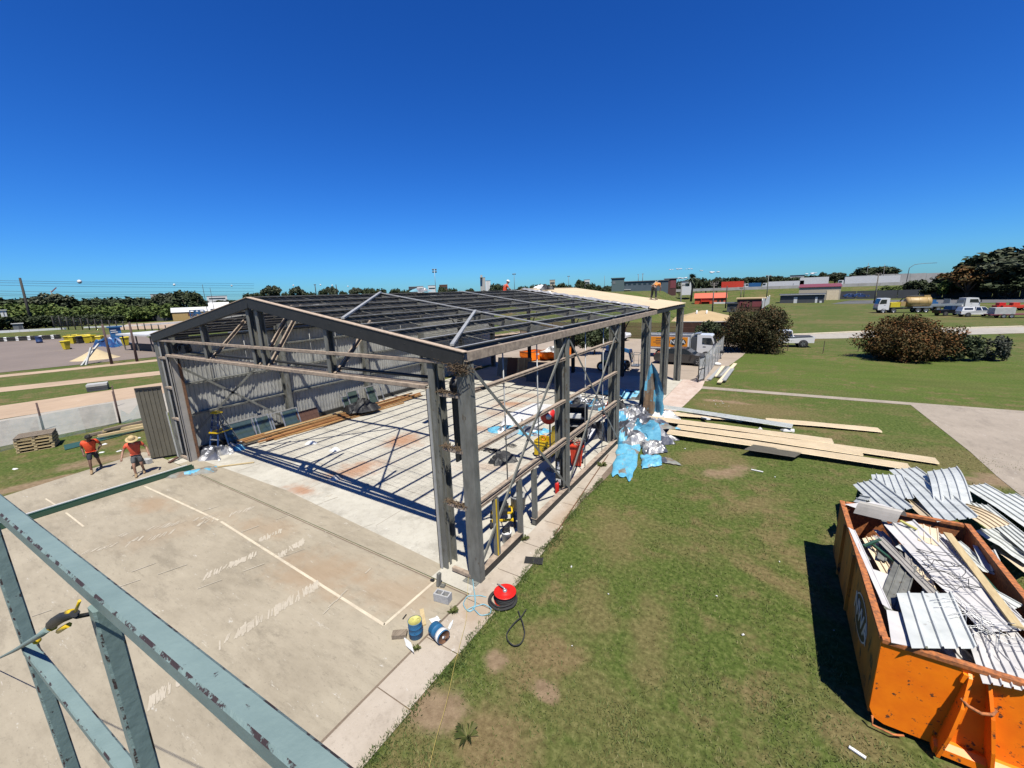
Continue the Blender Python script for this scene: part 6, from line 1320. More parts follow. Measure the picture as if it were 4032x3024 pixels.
b_ = bld(2735, 2858, 1154, 1196, 190, 10, 'red_house', 'bright red-orange house with a pink roof below the highway', 'red_house', 'pink_roof', roof='gable', eave=.4, zroof=2.0); feat(b_, 'window', 'glass', .72, .8, .35, .75); feat(b_, 'window', 'glass', .84, .92, .35, .75); feat(b_, 'white_wall', 'white', .62, .98, 0, .3, .1); feat(b_, 'frame_beam', 'bin_red', .2, .5, .45, .52, 1.5); feat(b_, 'frame_post', 'bin_red', .2, .215, 0, .9, 1.5); feat(b_, 'frame_post', 'bin_red', .48, .495, 0, .5, 1.5)
b_ = bld(2408, 2630, 1108, 1146, 170, 22, 'grandstand_block', 'long blue-grey grandstand building on top of the green mound', 'blue_grey', 'frame_grey', zbase=5.5)
for i in range(9): feat(b_, 'window', 'glass', .12+.09*i, .17+.09*i, .72, .86)
feat(b_, 'ledge', 'trailer_grey', .1, .35, .28, .34, .9)
b_ = bld(2408, 2458, 1096, 1112, 168, 12, 'teal_block', 'teal-grey box room at the left end of the grandstand building', 'teal_grey', 'teal_grey', zbase=6); feat(b_, 'vent', 'frame_grey', .1, .3, .6, .8)
b_ = bld(2615, 2662, 1098, 1140, 175, 8, 'dark_red_tower', 'dark red scoreboard block right of the grandstand building', 'dark_red', 'frame_grey', zbase=6); feat(b_, 'panel', 'maroon', .5, .95, .2, .9)
b_ = bld(2682, 2722, 1107, 1142, 240, 10, 'white_flats', 'small white building with dark windows beside the palm', 'white', 'frame_grey', zbase=5); feat(b_, 'window', 'glass', .4, .8, .5, .8)
b_ = bld(1892, 1912, 1093, 1138, 620, 14, 'concrete_silo', 'grey concrete silo tower on the horizon', 'concrete_wall', 'concrete_wall', cat='silo', zbase=2); feat(b_, 'head_house', 'trailer_grey', .1, .5, 1.0, 1.12, 6)
b_ = bld(1913, 1932, 1105, 1138, 620, 14, 'pale_silo', 'pale silo pair beside the taller concrete silo', 'white', 'concrete_wall', cat='silo', zbase=2); feat(b_, 'silo_joint', 'frame_grey', .48, .52, 0, 1, .2)
for i, (u0, u1, v1, l) in enumerate([(1612, 1645, 1129, 'dark office block on the horizon'), (1645, 1670, 1127, 'white office block beside the dark one on the horizon'), (1688, 1718, 1124, 'white block with masts on the horizon'), (1732, 1764, 1121, 'brown block right of the white one on the horizon'), (2165, 2186, 1102, 'tall beige block on the horizon behind the roof'), (2300, 2322, 1101, 'white tower on the horizon behind the tan roof'), (820, 900, 1165, 'low white works building left of the gable apex'), (600, 660, 1158, 'pale long building over the forest belt')]):
    b_ = bld(u0, u1, v1, v1+40, 560, 16, 'distant_block', l, ['slate', 'white', 'white', 'brown_brick', 'tan_wall', 'white', 'white', 'trailer_grey'][i], 'trailer_grey', zbase=0)
    feat(b_, 'window_band', 'glass', .1, .9, .8, .86, .3)
b_ = bld(3110, 3165, 1084, 1100, 380, 14, 'hill_house', 'grey flat-roofed house on the hill above the highway', 'trailer_grey', 'slate', zbase=8); feat(b_, 'window_band', 'glass', .2, .8, .3, .7, .2)
# neighbour's low roof behind the left wall
nb = thing('neighbour_shed', 'low grey metal roof of the neighbouring shed behind the left wall', 'shed', (XL-.9, 12, 0)); F4 = [(0, 0, 5.66), (0, 22, 5.66), (-13, 22.3, 6.56), (-13, 4, 6.56)]
mb = MB(); mb.hexa([(x, y, -.5) for x, y, z in F4]+[(x, y, z-.02) for x, y, z in F4]); mb.build('wall', 'wall_sheet', nb); mb = MB(); F5 = [(x+(.15 if x == 0 else -.3), y+(-.3 if y < 10 else .3), z+.05) for x, y, z in F4]; mb.ribs(F5[0], F5[1], F5[3], 60, h=.03, frac=.3, seg=1); mb.build('roof', 'trailer_grey', nb)
# ---- highway ---------------------------------------------------------------
hz_ = 4.55
slab('highway', 'asphalt', [(-90, 262), (420, 262), (420, 292), (-90, 292)], hz_+.05)
hw_ = thing('highway_barrier', 'long pale concrete barrier along the highway on the embankment', 'barrier', (0, 262, hz_))
for i in range(40): mb = MB(); mb.box((-74+i*8, 0, .7), (7.9, .4, 1.5)); mb.build('barrier_panel', 'concrete_wall', hw_)
nw = thing('noise_wall', 'tall pale concrete noise wall along the highway at the right', 'wall', (50, 296, hz_)); 
for i in range(16): mb = MB(); mb.box((-12+i*6, 0, 2.6), (5.9, .3, 5.4+.5*math.sin(i*.7))); mb.build('wall_panel', 'concrete_wall', nw)
def lorry(u, dist_y, L_, m, label, h=3.6, bx=True, cabm='gloss_white', dirn=-1):
    p = ONY(u, 1110, dist_y); t = thing('lorry', label, 'truck', (p.x, dist_y, hz_+.06), 0 if dirn > 0 else math.pi)
    mb = MB(); mb.box((-1, 0, 1.1+h*.4), (L_, 2.4, h*.75)); mb.build('cargo_box', m, t); mb = MB(); mb.box((0, 0, .8), (L_+2, 1, .3)); mb.build('chassis', 'black', t); cab(t, cabm, L_/2-.6, L_/2+1.6, 2.3, .6, 3.2); wheels(t, (-L_/2+.2, -L_/2+1.6, L_/2+.6), 2.3, .5, .35); return t
lorry(2893, 268, 11, 'bin_red', 'bright red box lorry on the highway', 4.6, dirn=1); lorry(3085, 268, 16, 'white', 'long white tanker lorry on the highway', 3.4, dirn=-1); lorry(3195, 268, 12, 'white', 'tall white box lorry on the highway above the dark hall', 5.2); lorry(3375, 268, 12, 'white', 'white lorry on the highway left of the noise wall', 4.6); lorry(3470, 270, 11, 'white', 'second white lorry on the highway before the noise wall', 4.4); lorry(2965, 272, 6, 'boom_blue', 'small blue truck on the highway between the red and white lorries', 3)
for u, l, m in ((2912, 'white car ahead of the red lorry on the highway', 'gloss_white'), (2800, 'dark car on the highway left of the red lorry', 'car_black')): p = ONY(u, 1115, 265.5); sedan((p.x, 265.5, hz_+.06), 0, m, l)
# ---- vehicles on the field -------------------------------------------------
a, b = G(3480, 1233), G(3650, 1231); c = a.lerp(b, .5); rz = ang(a, b)
vt = thing('vacuum_truck', 'white truck with tan vacuum tank and yellow engine cover parked on the field', 'truck', c+V((0, 1.2, 0)), rz+math.pi)
cab(vt, 'gloss_white', 3.1, 5.0, 2.4, .7, 3.2, True); wheels(vt, (-3.2, -1.9, 2.2, 4.0), 2.4, .5, .32); mb = MB(); mb.box((-.5, 0, .95), (8.2, 1.0, .3)); mb.build('chassis', 'black', vt)
mb = MB(); mb.lathe([(0, -2.3), (.8, -2.25), (1.05, -2.1), (1.05, 1.7), (.8, 1.95), (0, 2)], (-1.9, 0, 2.25), 18, m=Matrix.Rotation(math.pi/2, 3, 'Y')); [mb.lathe([(1.09, z), (1.09, z+.12)], (-1.9, 0, 2.25), 18, m=Matrix.Rotation(math.pi/2, 3, 'Y')) for z in (-1.6, -.2, 1.2)]; mb.build('tank', 'tank_tan', vt)
mb = MB(); mb.box((2.0, 0, 1.75), (1.6, 2.1, 1.0)); mb.build('engine_cover', 'bin_yellow', vt); mb = MB(); mb.tube([(.9, -.6, 1.4), (.6, -.6, 2.6), (.1, -.5, 3.4), (-1.6, -.3, 3.55), (-3.6, 0, 3.5)], .13, 8); mb.build('suction_hose', 'black', vt); mb = MB(); mb.box((-3.4, 0, 3.45), (1.0, .6, .35)); mb.box((.7, 0, 1.9), (.8, 2, .9)); mb.build('valve_gear', 'tank_tan', vt); mb = MB(); mb.box((-2.55, 0, 1.15), (3.2, 2.45, .2)); mb.build('mudguards', 'alu', vt)
c = G(3720, 1224); ft = thing('flatbed_truck', 'white crew-cab flatbed truck parked right of the vacuum truck', 'truck', c+V((.8, 1.5, 0)), rz+.05); cab(ft, 'gloss_white', 2.2, 4.6, 2.3, .6, 2.7); wheels(ft, (-2.2, 3.2), 2.3, .46, .3); mb = MB(); mb.box((-1.2, 0, 1.05), (6.4, 2.3, .16)); [mb.box((-1.2, s*1.15, 1.35), (6.4, .06, .45)) for s in (-1, 1)]; mb.box((1.95, 0, 1.7), (.08, 2.2, 1.3)); mb.box((-.4, 0, 1.8), (.08, 2.2, 1.5)); mb.build('flatbed', 'alu', ft); mb = MB(); mb.box((0, 0, .75), (7.6, .9, .25)); mb.build('chassis', 'black', ft)
mb = MB(); mb.box((0, 0, .4), (1.6, .8, .6)); mb.box((.2, 0, .9), (.6, .5, .5)); solo(mb, 'blue_machine', 'boom_blue', 'small blue machine standing on the white flatbed truck', 'machine', loc=c+V((-1.8, 1.5, 1.2)))
ute(G(3850, 1248)+V((0, 1, 0)), rz+.05, 'gloss_white', 'white ute with canopy parked on the field beside the trailer', True); ute(G(3835, 1245)+V((-2.6, 2.2, 0)), rz+.3, 'car_black', 'black car parked left of the white canopy ute', False)
tl = thing('box_trailer', 'low trailer with a grey box parked at the right end of the field', 'trailer', G(3965, 1253)+V((0, 1, 0)), rz); mb = MB(); mb.box((-.5, 0, 1.2), (2.6, 1.7, 1.1)); mb.build('trailer_box', 'trailer_grey', tl); mb = MB(); mb.box((.4, 0, .6), (5.4, 1.8, .16)); mb.bar((2.6, 0, .6), (4.2, 0, .5), .1, .1); mb.build('trailer_bed', 'maroon', tl); wheels(tl, (-.6, .4), 1.9, .36, .22)
for i, (u, v, m, l) in enumerate([(3945, 1222, 'red', 'small red machine parked behind the box trailer'), (4000, 1222, 'bin_red', 'red low loader at the right edge of the field')]):
    t = thing('red_machine', l, 'machine', G(u, v), rz); mb = MB(); mb.box((0, 0, .8), (2.6 if i == 0 else 5, 1.6, .5)); mb.box((-.4, 0, 1.3), (1.0, 1.2, .6)); mb.build('machine_body', m, t); wheels(t, (-.9, .9), 1.7, .4, .3)
for u, v, l in ((3350, 1172, 'dark blue car on the far car park left'), (3388, 1171, 'dark blue car on the far car park right of the first')): sedan(AT(u, v, 195)*1, rz, 'deep_blue', l)
bf = thing('boundary_fence', 'long dark boundary fence below the embankment at the right', 'fence', (25, 217, 0))
for i in range(30): mb = MB(); mb.box((i*6, -i*.9, 1.6), (5.9, .1, 3.2), -.15); mb.build('fence_panel', 'slate', bf)
# ---- poles and lights ------------------------------------------------------
def pole(u, vt, vb, label, dist=None, ut=None, w=None, arms=(), m='pole', group=None, name='power_pole', zb=None, heads=0, cat='pole'):
    g = AT(u, vb, dist) if dist else G(u, vb); h = ZA(g, vt)-g.z; t = thing(name, label, cat, g, 0, group); r_ = w or h*.012; mb = MB(); mb.cyl((0, 0, -1), (0, 0, h), r_, r_*.7, 8); mb.build('pole_shaft', m, t)
    rz = math.atan2(-g.x, g.y)
    for z, l in arms: mb = MB(); d = V((math.cos(rz), math.sin(rz), 0)); mb.bar(V((0, 0, h*z))-d*l*h, V((0, 0, h*z))+d*l*h, r_*1.2, r_*1.2); [mb.cyl(V((0, 0, h*z))+d*l*h*k, V((0, 0, h*z+r_*3))+d*l*h*k, r_*.5, n=5) for k in (-.9, -.4, .4, .9)]; mb.build('cross_arm', m, t)
    for k in range(heads): mb = MB(); s = h*.05; mb.box(V((math.cos(rz), math.sin(rz), 0))*(s*1.3*(k % 2*2-1))+V((0, 0, h*(.98-.11*(k//2)))), (s*1.7, s*1.1, s*1.2), Matrix.Rotation(rz, 3, 'Z')@Matrix.Rotation(.5, 3, 'X')); mb.build('lamp_head', 'frame_grey', t)
    return t
def lean(u0, v0, u1, v1, w, m, label, name='leaning_pole', group=None, tip=None):
    a = G(u0, v0); h = ZA(a, v1); b = ray(u1, v1); k = math.hypot(a.x, a.y)/math.hypot(b.x, b.y); p = CAM+b*k; mb = MB(); mb.tube([V((0, 0, -.3)), p-a], [w, w*.7], 8); o = solo(mb, name, m, label, 'pole', loc=a, group=group); return o
bp = AT(129, 1292, 200); 
lean(129, 1292, 78, 1094, .5, 'pole_dark', 'tall dark wooden power pole standing before the forest belt')
pole(842, 1133, 1215, 'thin dark pole behind the left slope of the gable', 230, m='pole_dark'); pole(815, 1120, 1217, 'taller thin dark pole left of the gable apex', 230, m='pole_dark')
pole(1716, 1060, 1142, 'floodlight mast with two lamp pairs above the purlins', 260, heads=4, m='galv_light', name='floodlight_mast', w=.16); pole(2026, 1078, 1140, 'slim floodlight mast behind the ridge', 240, heads=2, m='galv', name='floodlight_mast', w=.14); pole(2239, 1087, 1130, 'short floodlight mast before the horizon trees', 260, heads=2, m='galv', name='floodlight_mast', w=.14); pole(1245, 1120, 1160, 'dark floodlight pole left of the first roof brace', 280, heads=2, m='pole_dark', name='floodlight_mast', w=.3); pole(1327, 1120, 1155, 'dark bare pole on the horizon above the purlins', 280, m='pole_dark', w=.3)
pole(2677, 1115, 1250, 'grey power pole on the slope of the green mound', 95, arms=((.93, .1),), w=.16, m='galv'); pole(2805, 1113, 1222, 'tall power pole with cross arm before the red house', 110, arms=((.96, .14), (.9, .1)), w=.16); pole(2857, 1125, 1207, 'dark power pole right of the red house', 150, w=.2, m='pole_dark'); pole(2916, 1132, 1175, 'power pole pair on the embankment', 215, arms=((.9, .15),), w=.2); pole(3018, 1085, 1175, 'twin-headed street light mast on the embankment', 215, heads=2, m='galv', w=.2, name='floodlight_mast'); pole(2928, 1112, 1170, 'thin pole left of the twin-headed mast', 220, w=.16); pole(3443, 1078, 1188, 'tall dark power pole right of the tan workshop', 175, w=.22, arms=((.95, .08),)); pole(3408, 1036, 1115, 'thin tall light mast left of the big round highway tree', 290, w=.14, m='galv'); pole(3473, 1040, 1115, 'thin tall light mast right of the big round highway tree', 290, w=.14, m='galv'); pole(2380, 1086, 1140, 'thin aerial mast left of the grandstand building', 200, w=.1, m='galv'); pole(2513, 1080, 1110, 'floodlight mast on the grandstand roof', 175, heads=1, w=.12, m='galv', name='floodlight_mast'); pole(2530, 1078, 1110, 'double floodlight mast on the grandstand roof', 175, heads=2, w=.14, m='galv', name='floodlight_mast')
c = AT(3570, 1100, 290); sl_ = thing('street_light', 'tall curved street light over the noise wall', 'street light', c); h = ZA(c, 1040)-c.z; mb = MB(); mb.tube([(0, 0, -2), (.3, 0, h*.75), (2, 0, h*.95), (5, .5, h), (9, 1, h)], [.16, .13, .12, .1, .1], 7); mb.build('mast', 'galv', sl_); mb = MB(); mb.box((9.4, 1, h), (1.6, .4, .2)); mb.build('lamp_head', 'frame_grey', sl_)
# power lines with marker balls
wl = []
for i, v in enumerate((1104, 1112, 1122, 1145, 1156, 1163)):
    p0, p1, p2 = AT(-300, v-4, 320), AT(300, v+6, 320), AT(1000, v+13 if i < 3 else v+2, 420); mb = MB(); mb.tube([V((0, 0, 0)), p1-p0, p2-p0], .07, 4); solo(mb, 'power_line', 'wire', 'thin power line crossing the sky at the left', 'power line', loc=p0, group='power lines over the forest belt')
for u, v, d in ((313, 1109, 320), (686, 1121, 350), (912, 1125, 400), (1155, 1124, 420), (1262, 1122, 430), (1308, 1124, 430), (1370, 1128, 440)): solo(MB().ball((0, 0, 0), 1.0 if u < 400 else .7), 'marker_ball', 'gloss_white', 'white marker ball on the power lines', 'marker ball', loc=AT(u, v, d), group='marker balls on the power lines')
cr = thing('tower_crane', 'far red tower crane jib above the forest belt', 'crane', AT(205, 1165, 900)); mb = MB(); h = 16; mb.bar((0, 0, -20), (0, 0, 8), 1, 1); mb.build('mast', 'white', cr); mb = MB(); q = AT(222, 1132, 900)-AT(205, 1165, 900); mb.bar((0, 0, 5), q, 1.2, 1.2); mb.build('jib', 'maroon', cr)
# ---- left yard -------------------------------------------------------------
lean(441, 1434, 402, 1276, .16, 'pole_rust', 'leaning dark steel post nearest the sand pile', 'steel_post'); lean(540, 1424, 509, 1270, .16, 'pole_rust', 'leaning dark steel post between the sand pile and the shelter', 'steel_post')
lean(172, 1694, 143, 1586, .06, 'pole_rust', 'rusty post in the shade-cloth fence by the pallets', 'fence_post'); lean(475, 1668, 443, 1541, .06, 'pole_rust', 'rusty post in the shade-cloth fence by the olive door', 'fence_post'); lean(459, 1600, 441, 1518, .05, 'pole_rust', 'second thin post leaning beside the shade-cloth fence end', 'fence_post')
cg = [(215+i*27, 1238+.4*i, 1293-1.6*i) for i in range(20)]
cf = thing('cage_fence', 'tall dark cage fence of many posts round the kart track', 'fence', (0, 0, 0)); pts = []
for u, vt, vb in cg:
    g = AT(u, vb, 215-4*(u-215)/27); h = ZA(g, vt)-g.z; g.z = 0; mb = MB(); mb.cyl(g, g+V((0, 0, h)), .16, .13, 6); mb.build('post', 'pole_dark', cf); pts.append((g, h))
for i in range(19): (a, h0), (b, h1) = pts[i], pts[i+1]; mb = MB(); mb.add([a, b, b+V((0, 0, h1)), a+V((0, 0, h0))], [(0, 1, 2, 3)]); mb.build('netting', 'cage_net', cf)
wb_ = thing('white_barrier', 'low white track barrier wall at the far side of the kart yard', 'barrier', (0, 0, 0))
def wallpx(t, u0, v0a, v0b, u1, v1a, v1b, name, m, th=.6, n=1):
    a, b = G(u0, v0b), G(u1, v1b); h0, h1 = ZA(a, v0a), ZA(b, v1a); d = (b-a).normalized(); nn = V((-d.y, d.x, 0))*th; up = lambda h: V((0, 0, h))
    for i in range(n):
        p, q = a.lerp(b, i/n), a.lerp(b, (i+.985)/n); ha, hb = lerp(h0, h1, i/n), lerp(h0, h1, (i+1)/n); mb = MB(); mb.hexa([p, q, q+nn, p+nn, p+up(ha), q+up(hb), q+nn+up(hb), p+nn+up(ha)]); mb.build(name, m, t)
wallpx(wb_, -40, 1304, 1314, 262, 1290, 1297, 'barrier_panel', 'white', n=8); wallpx(wb_, 330, 1287, 1292, 560, 1278, 1283, 'barrier_panel', 'white', n=6); wallpx(wb_, 560, 1278, 1284, 760, 1262, 1270, 'barrier_panel', 'white', n=6)
dw = thing('dark_hoarding', 'long dark grey hoarding along the far side of the kart track', 'fence', (0, 0, 0)); wallpx(dw, 500, 1243, 1268, 760, 1236, 1260, 'hoarding_panel', 'slate', n=5)
for i in range(22):
    u = -15+i*11.5; v = 1347-.6*i; g = G(u, v); tr_ = random.Random(i); mb = MB()
    for k in range(3): mb.lathe([(.3, k*.35), (.62, k*.35+.04), (.66, k*.35+.17), (.62, k*.35+.3), (.3, k*.35+.33)], (0, 0, 0), 12)
    solo(mb, 'tyre_stack', 'rubber' if i % 4 else 'white', 'stack of tyres along the edge of the kart yard' if i % 4 else 'white painted stack of tyres along the edge of the kart yard', 'tyres', loc=g, group='tyre stacks along the kart yard' if i % 4 else 'white tyre stacks along the kart yard')
for i, (u, v) in enumerate([(268, 1353), (290, 1354), (318, 1349), (336, 1347), (352, 1346), (370, 1348), (395, 1354), (404, 1352), (303, 1345), (345, 1352)]): wheelie(G(u, v), i*.7, 'bin_yellow', 'yellow wheelie bin in the row along the kart yard', 1.45, group='yellow bins along the kart yard')
wheelie(G(263, 1377), .4, 'bin_yellow', 'lone yellow wheelie bin standing in front of the bin row', 1.5); wheelie(G(496, 1361), .2, 'bin_yellow', 'yellow wheelie bin beside the blue heap and shelter', 1.5); wheelie(G(316, 1353), .2, 'rubber', 'single dark wheelie bin among the yellow bins', 1.4)
for u, v in ((258, 1322), (335, 1320), (385, 1325)): plank((u-10, v, .1), (u+12, v-4, 1.6), .5, .1, 'bin_yellow', 'tilted yellow board behind the yellow bins', 'yellow_board', group='tilted yellow boards', cat='board')
bd = G(157, 1351); mb = MB(); mb.lathe([(0, 0), (.5, 0), (.5, .35), (.53, .38), (.5, .41), (.5, 1.3), (.53, 1.33), (.5, 1.4), (0, 1.4)], (0, 0, 0), 14); solo(mb, 'blue_drum', 'deep_blue', 'dark blue drum standing alone before the tyre stacks', 'drum', loc=bd)
tarp(445, 1362, 3.0, 2.0, .3, 1.5, ['deep_blue', 'boom_blue'], 61, 'heap of blue sheeting between the bins and the shelter', name='blue_heap', n=16, sc=.6)
bb_ = bld(434, 480, 1289, 1318, 118, .4, 'blue_board', 'blue advertising board behind the blue heap', 'boom_blue', 'boom_blue', cat='board'); feat(bb_, 'stripe', 'white', .1, .7, .35, .45, .1); feat(bb_, 'stripe', 'white', .1, .6, .6, .7, .1)
sh = thing('open_shelter', 'open-sided shelter with a white roof and dark counter by the kart yard', 'shelter', G(545, 1384), .95); A_ = G(490, 1378); B_ = G(604, 1386); W_ = (B_-A_).length; sh.rotation_euler = (0, 0, ang(A_, B_)); hh = ZA(G(545, 1384), 1318)
mb = MB(); mb.box((0, 2.5, hh), (W_+.6, 6, .25)); mb.build('roof', 'white', sh); [MB().box((x*W_/2*.94, y, hh/2), (.15, .15, hh-.26)).build('post', 'pole', sh) for x in (-1, 0, 1) for y in (.1, 5)]; mb = MB(); mb.box((0, 1, .55), (W_*.96, .3, 1.1)); mb.box((0, 5.1, hh/2), (W_*.96, .1, hh-.3)); mb.build('counter', 'black', sh)
sc_ = thing('blue_scaffold', 'blue steel stair frame far behind the left eave', 'scaffold', AT(770, 1256, 215)); h = ZA(sc_.location, 1222)-sc_.location.z; mb = MB(); [mb.bar((x, y, 0), (x, y, h), .3, .3) for x in (-4, 0, 4) for y in (0, 2)]; [mb.bar((-4, y, z*h), (4, y, z*h), .3, .3) for y in (0, 2) for z in (.6, 1)]; mb.bar((-4, 0, 0), (0, 0, h*.6), .3, .3); mb.bar((0, 0, h), (4, 0, h*.6), .3, .3); mb.build('frame', 'boom_blue', sc_)
b_ = bld(678, 830, 1210, 1240, 240, 12, 'tan_shed', 'long tan shed with a pale roof beyond the kart track', 'tank_tan', 'white', roof='gable', zroof=2); feat(b_, 'door', 'brown_brick', .4, .55, 0, .8)
b_ = bld(827, 905, 1190, 1225, 250, 12, 'white_shed', 'white shed behind the left slope of the gable', 'white', 'white', roof='gable', zroof=3); feat(b_, 'door', 'slate', .3, .5, 0, .8)
b_ = bld(54, 95, 1275, 1298, 240, 6, 'grey_cabin', 'small grey cabin below the power pole', 'frame_grey', 'white'); feat(b_, 'door', 'slate', .55, .85, 0, .8)
for u0, u1, l in ((0, 24, 'white signboard at the far left edge'),): b_ = bld(u0, u1, 1222, 1228, 240, .5, 'signboard', l, 'white', 'white', cat='sign', zbase=7); feat(b_, 'post', 'pole', .45, .55, -6, 0, .2)
g = G(405, 1412); mb = MB(); vs_ = []; n_ = 24
for j in range(7):
    for i in range(n_): a = 2*math.pi*i/n_; k = (1-j/6); rr_ = k*(1+.12*noise.noise(V((math.cos(a)*1.5, math.sin(a)*1.5, j*.3)))); vs_.append((rr_*2.7*math.cos(a), rr_*2.2*math.sin(a), 1.6*(j/6)**1.3))
mb.add(vs_, [(j*n_+i, j*n_+(i+1) % n_, (j+1)*n_+(i+1) % n_, (j+1)*n_+i) for j in range(6) for i in range(n_)], True); p = G(400, 1416); solo(mb, 'sand_pile', 'sand', 'pale heap of sand at the near edge of the kart yard', 'sand heap', loc=p+V((-2, 0, 0)), rz=1.3)
tt = thing('trestle', 'white painted timber A-frame trestle beside the sand pile', 'trestle', G(321, 1440)); p0 = G(321, 1440); q1 = AT(388, 1354, math.hypot(p0.x, p0.y)+3)-p0; q2 = AT(358, 1368, math.hypot(p0.x, p0.y)+1)-p0; mb = MB(); mb.bar((0, 0, 0), q1, .2, .16); mb.bar((0, .4, 0), q2, .18, .14); mb.bar(q1*.75, q2*.8, .12, .12); mb.build('legs', 'trailer_grey', tt)
for i in range(3): a, b = G(346, 1536, .1)+V((0, 0, .2*i)), G(428, 1526, .1)+V((0, 0, .2*i)); mb = MB(); mb.bar((0, 0, 0), b-a, 1.1, .18); solo(mb, 'bench_plank', 'slate' if i < 2 else 'trailer_grey', 'dark plank in the low stack beside the gravel road' if i < 2 else 'pale top plank on the low stack beside the gravel road', 'plank', loc=a, group='planks stacked by the gravel road' if i < 2 else None)
# shade cloth fence
sf = thing('shade_fence', 'sagging green shade-cloth mesh fence along the concrete lane', 'fence', (0, 0, 0))
def meshpx(P, name, m):
    mb = MB(); Q = []
    for u, vt, vb in P: b = G(u, vb); Q.append((b, b+V((.05*math.sin(u), .1*math.sin(u*.7), ZA(b, vt)))))
    for i in range(len(Q)-1): mb.add([Q[i][0], Q[i+1][0], Q[i+1][1], Q[i][1]], [(0, 1, 2, 3)])
    mb.build(name, m, sf)
meshpx([(-80, 1688, 1800), (0, 1667, 1780), (80, 1652, 1758), (165, 1640, 1735), (250, 1623, 1722), (340, 1606, 1704), (420, 1592, 1680), (462, 1586, 1668)], 'shade_cloth', 'shade_net'); meshpx([(478, 1614, 1668), (520, 1630, 1662), (560, 1586, 1655)], 'torn_cloth', 'shade_net')
mb = MB(); P_ = [G(u, v, .03) for u, v in ((250, 1752), (420, 1715), (560, 1670), (565, 1690), (430, 1728), (255, 1772))]; o = P_[0].copy(); mb.add([p-o for p in P_], [tuple(range(6))]); solo(mb, 'fallen_cloth', 'gutter_green', 'dark green cloth edge lying along the foot of the shade fence', 'cloth', loc=o)
# pallets, timber pile, olive door
for i in range(5):
    a, b = G(88, 1783), G(238, 1757); c = a.lerp(b, .5); p = thing('wooden_pallet', ['lowest', 'second lowest', 'middle', 'second highest', 'topmost'][i]+' wooden pallet in the stack beside the shade-cloth fence', 'pallet', c+V((-.5, 0, .16*i+.005)), ang(a, b)+.04*math.sin(i*2)); L_ = min((b-a).length, 1.7); mb = MB()
    for k in range(6): mb.box((0, -.52+k*.208, .135), (L_, .13, .022))
    mb.build('deck_boards', 'pale_timber' if i < 4 else 'old_wood', p); mb = MB(); [mb.box((x*(L_/2-.06), 0, .075), (.11, 1.15, .096)) for x in (-1, 0, 1)]; mb.build('bearers', 'pale_timber' if i < 4 else 'old_wood', p); mb = MB(); [mb.box((0, y, .013), (L_, .12, .022)) for y in (-.5, 0, .5)]; mb.build('base_boards', 'pale_timber', p)
for i, (p, q, m) in enumerate([((352, 1712), (560, 1668), 'old_wood'), ((400, 1706), (562, 1664), 'old_wood'), ((405, 1698), (566, 1672), 'pale_timber'), ((385, 1718), (565, 1682), 'pale_timber'), ((410, 1694), (560, 1660), 'old_wood')]): plank((p[0], p[1], .1+.11*(i//2)), (q[0], q[1], .1+.11*(i//2)), .2, .12, m, ('grey weathered' if m == 'old_wood' else 'pale fresh')+' beam in the timber pile behind the olive door', 'timber_beam', group=('weathered' if m == 'old_wood' else 'fresh')+' beams in the pile behind the olive door', cat='timber')
a, b = G(597, 1812), G(698, 1796); hD = ZA(a, 1530); mb = MB(); d = (b-a); 
dr = thing('olive_door', 'tall olive-brown sheet metal door standing open by the left jamb', 'door', a); mb.ribs(V((0, 0, .1)), d+V((0, 0, .1)), V((-.1, 0, hD)), 6, h=.03, frac=.22, seg=1); mb.build('door_sheet', 'olive_sheet', dr); mb = MB(); [mb.bar(V((-.05, 0, z)), d+V((-.05, 0, z)), .04, .06) for z in (.08, hD-.05)]; mb.build('door_frame', 'black', dr)
plank((702, 1800, .02), (655, 1620, 2.2), .05, .05, 'galv_light', 'thin grey conduit leaning against the olive door', 'conduit', cat='conduit'); plank((665, 1822, .05), (700, 1800, .15), .12, .06, 'brown_brick', 'short rusty steel angle lying at the left jamb', 'steel_angle', cat='steel angle')
hs_ = thing('small_lean_to', 'small open lean-to with grey flat roof outside the left wall', 'lean-to', (XL-1.1, 8.6, 0)); mb = MB(); mb.box((-.2, 1.2, 3.2), (1.6, 3.2, .12)); mb.build('roof', 'trailer_grey', hs_); [MB().box((-.9, y, 1.57), (.1, .1, 3.14)).build('post', 'alu', hs_) for y in (-.3, 2.7)]; mb = MB(); mb.box((-.2, 2.78, 1.5), (1.5, .06, 3)); mb.build('back_wall', 'slate', hs_)
for (u, v) in ((400, 1782), (470, 1776), (60, 1847), (410, 1750), (545, 1725), (395, 1720)): mb = MB(); mb.hexa([(-.11, -.06, 0), (.12, -.07, 0), (.1, .06, 0), (-.09, .07, 0), (-.07, -.03, .04), (.09, -.04, .02), (.06, .03, .05), (-.06, .04, .03)]); solo(mb, 'white_rag', 'foam', 'white scrap lying on the grass near the two men', 'scrap', loc=G(u, v, .01), rz=u, group='white scraps near the two men')
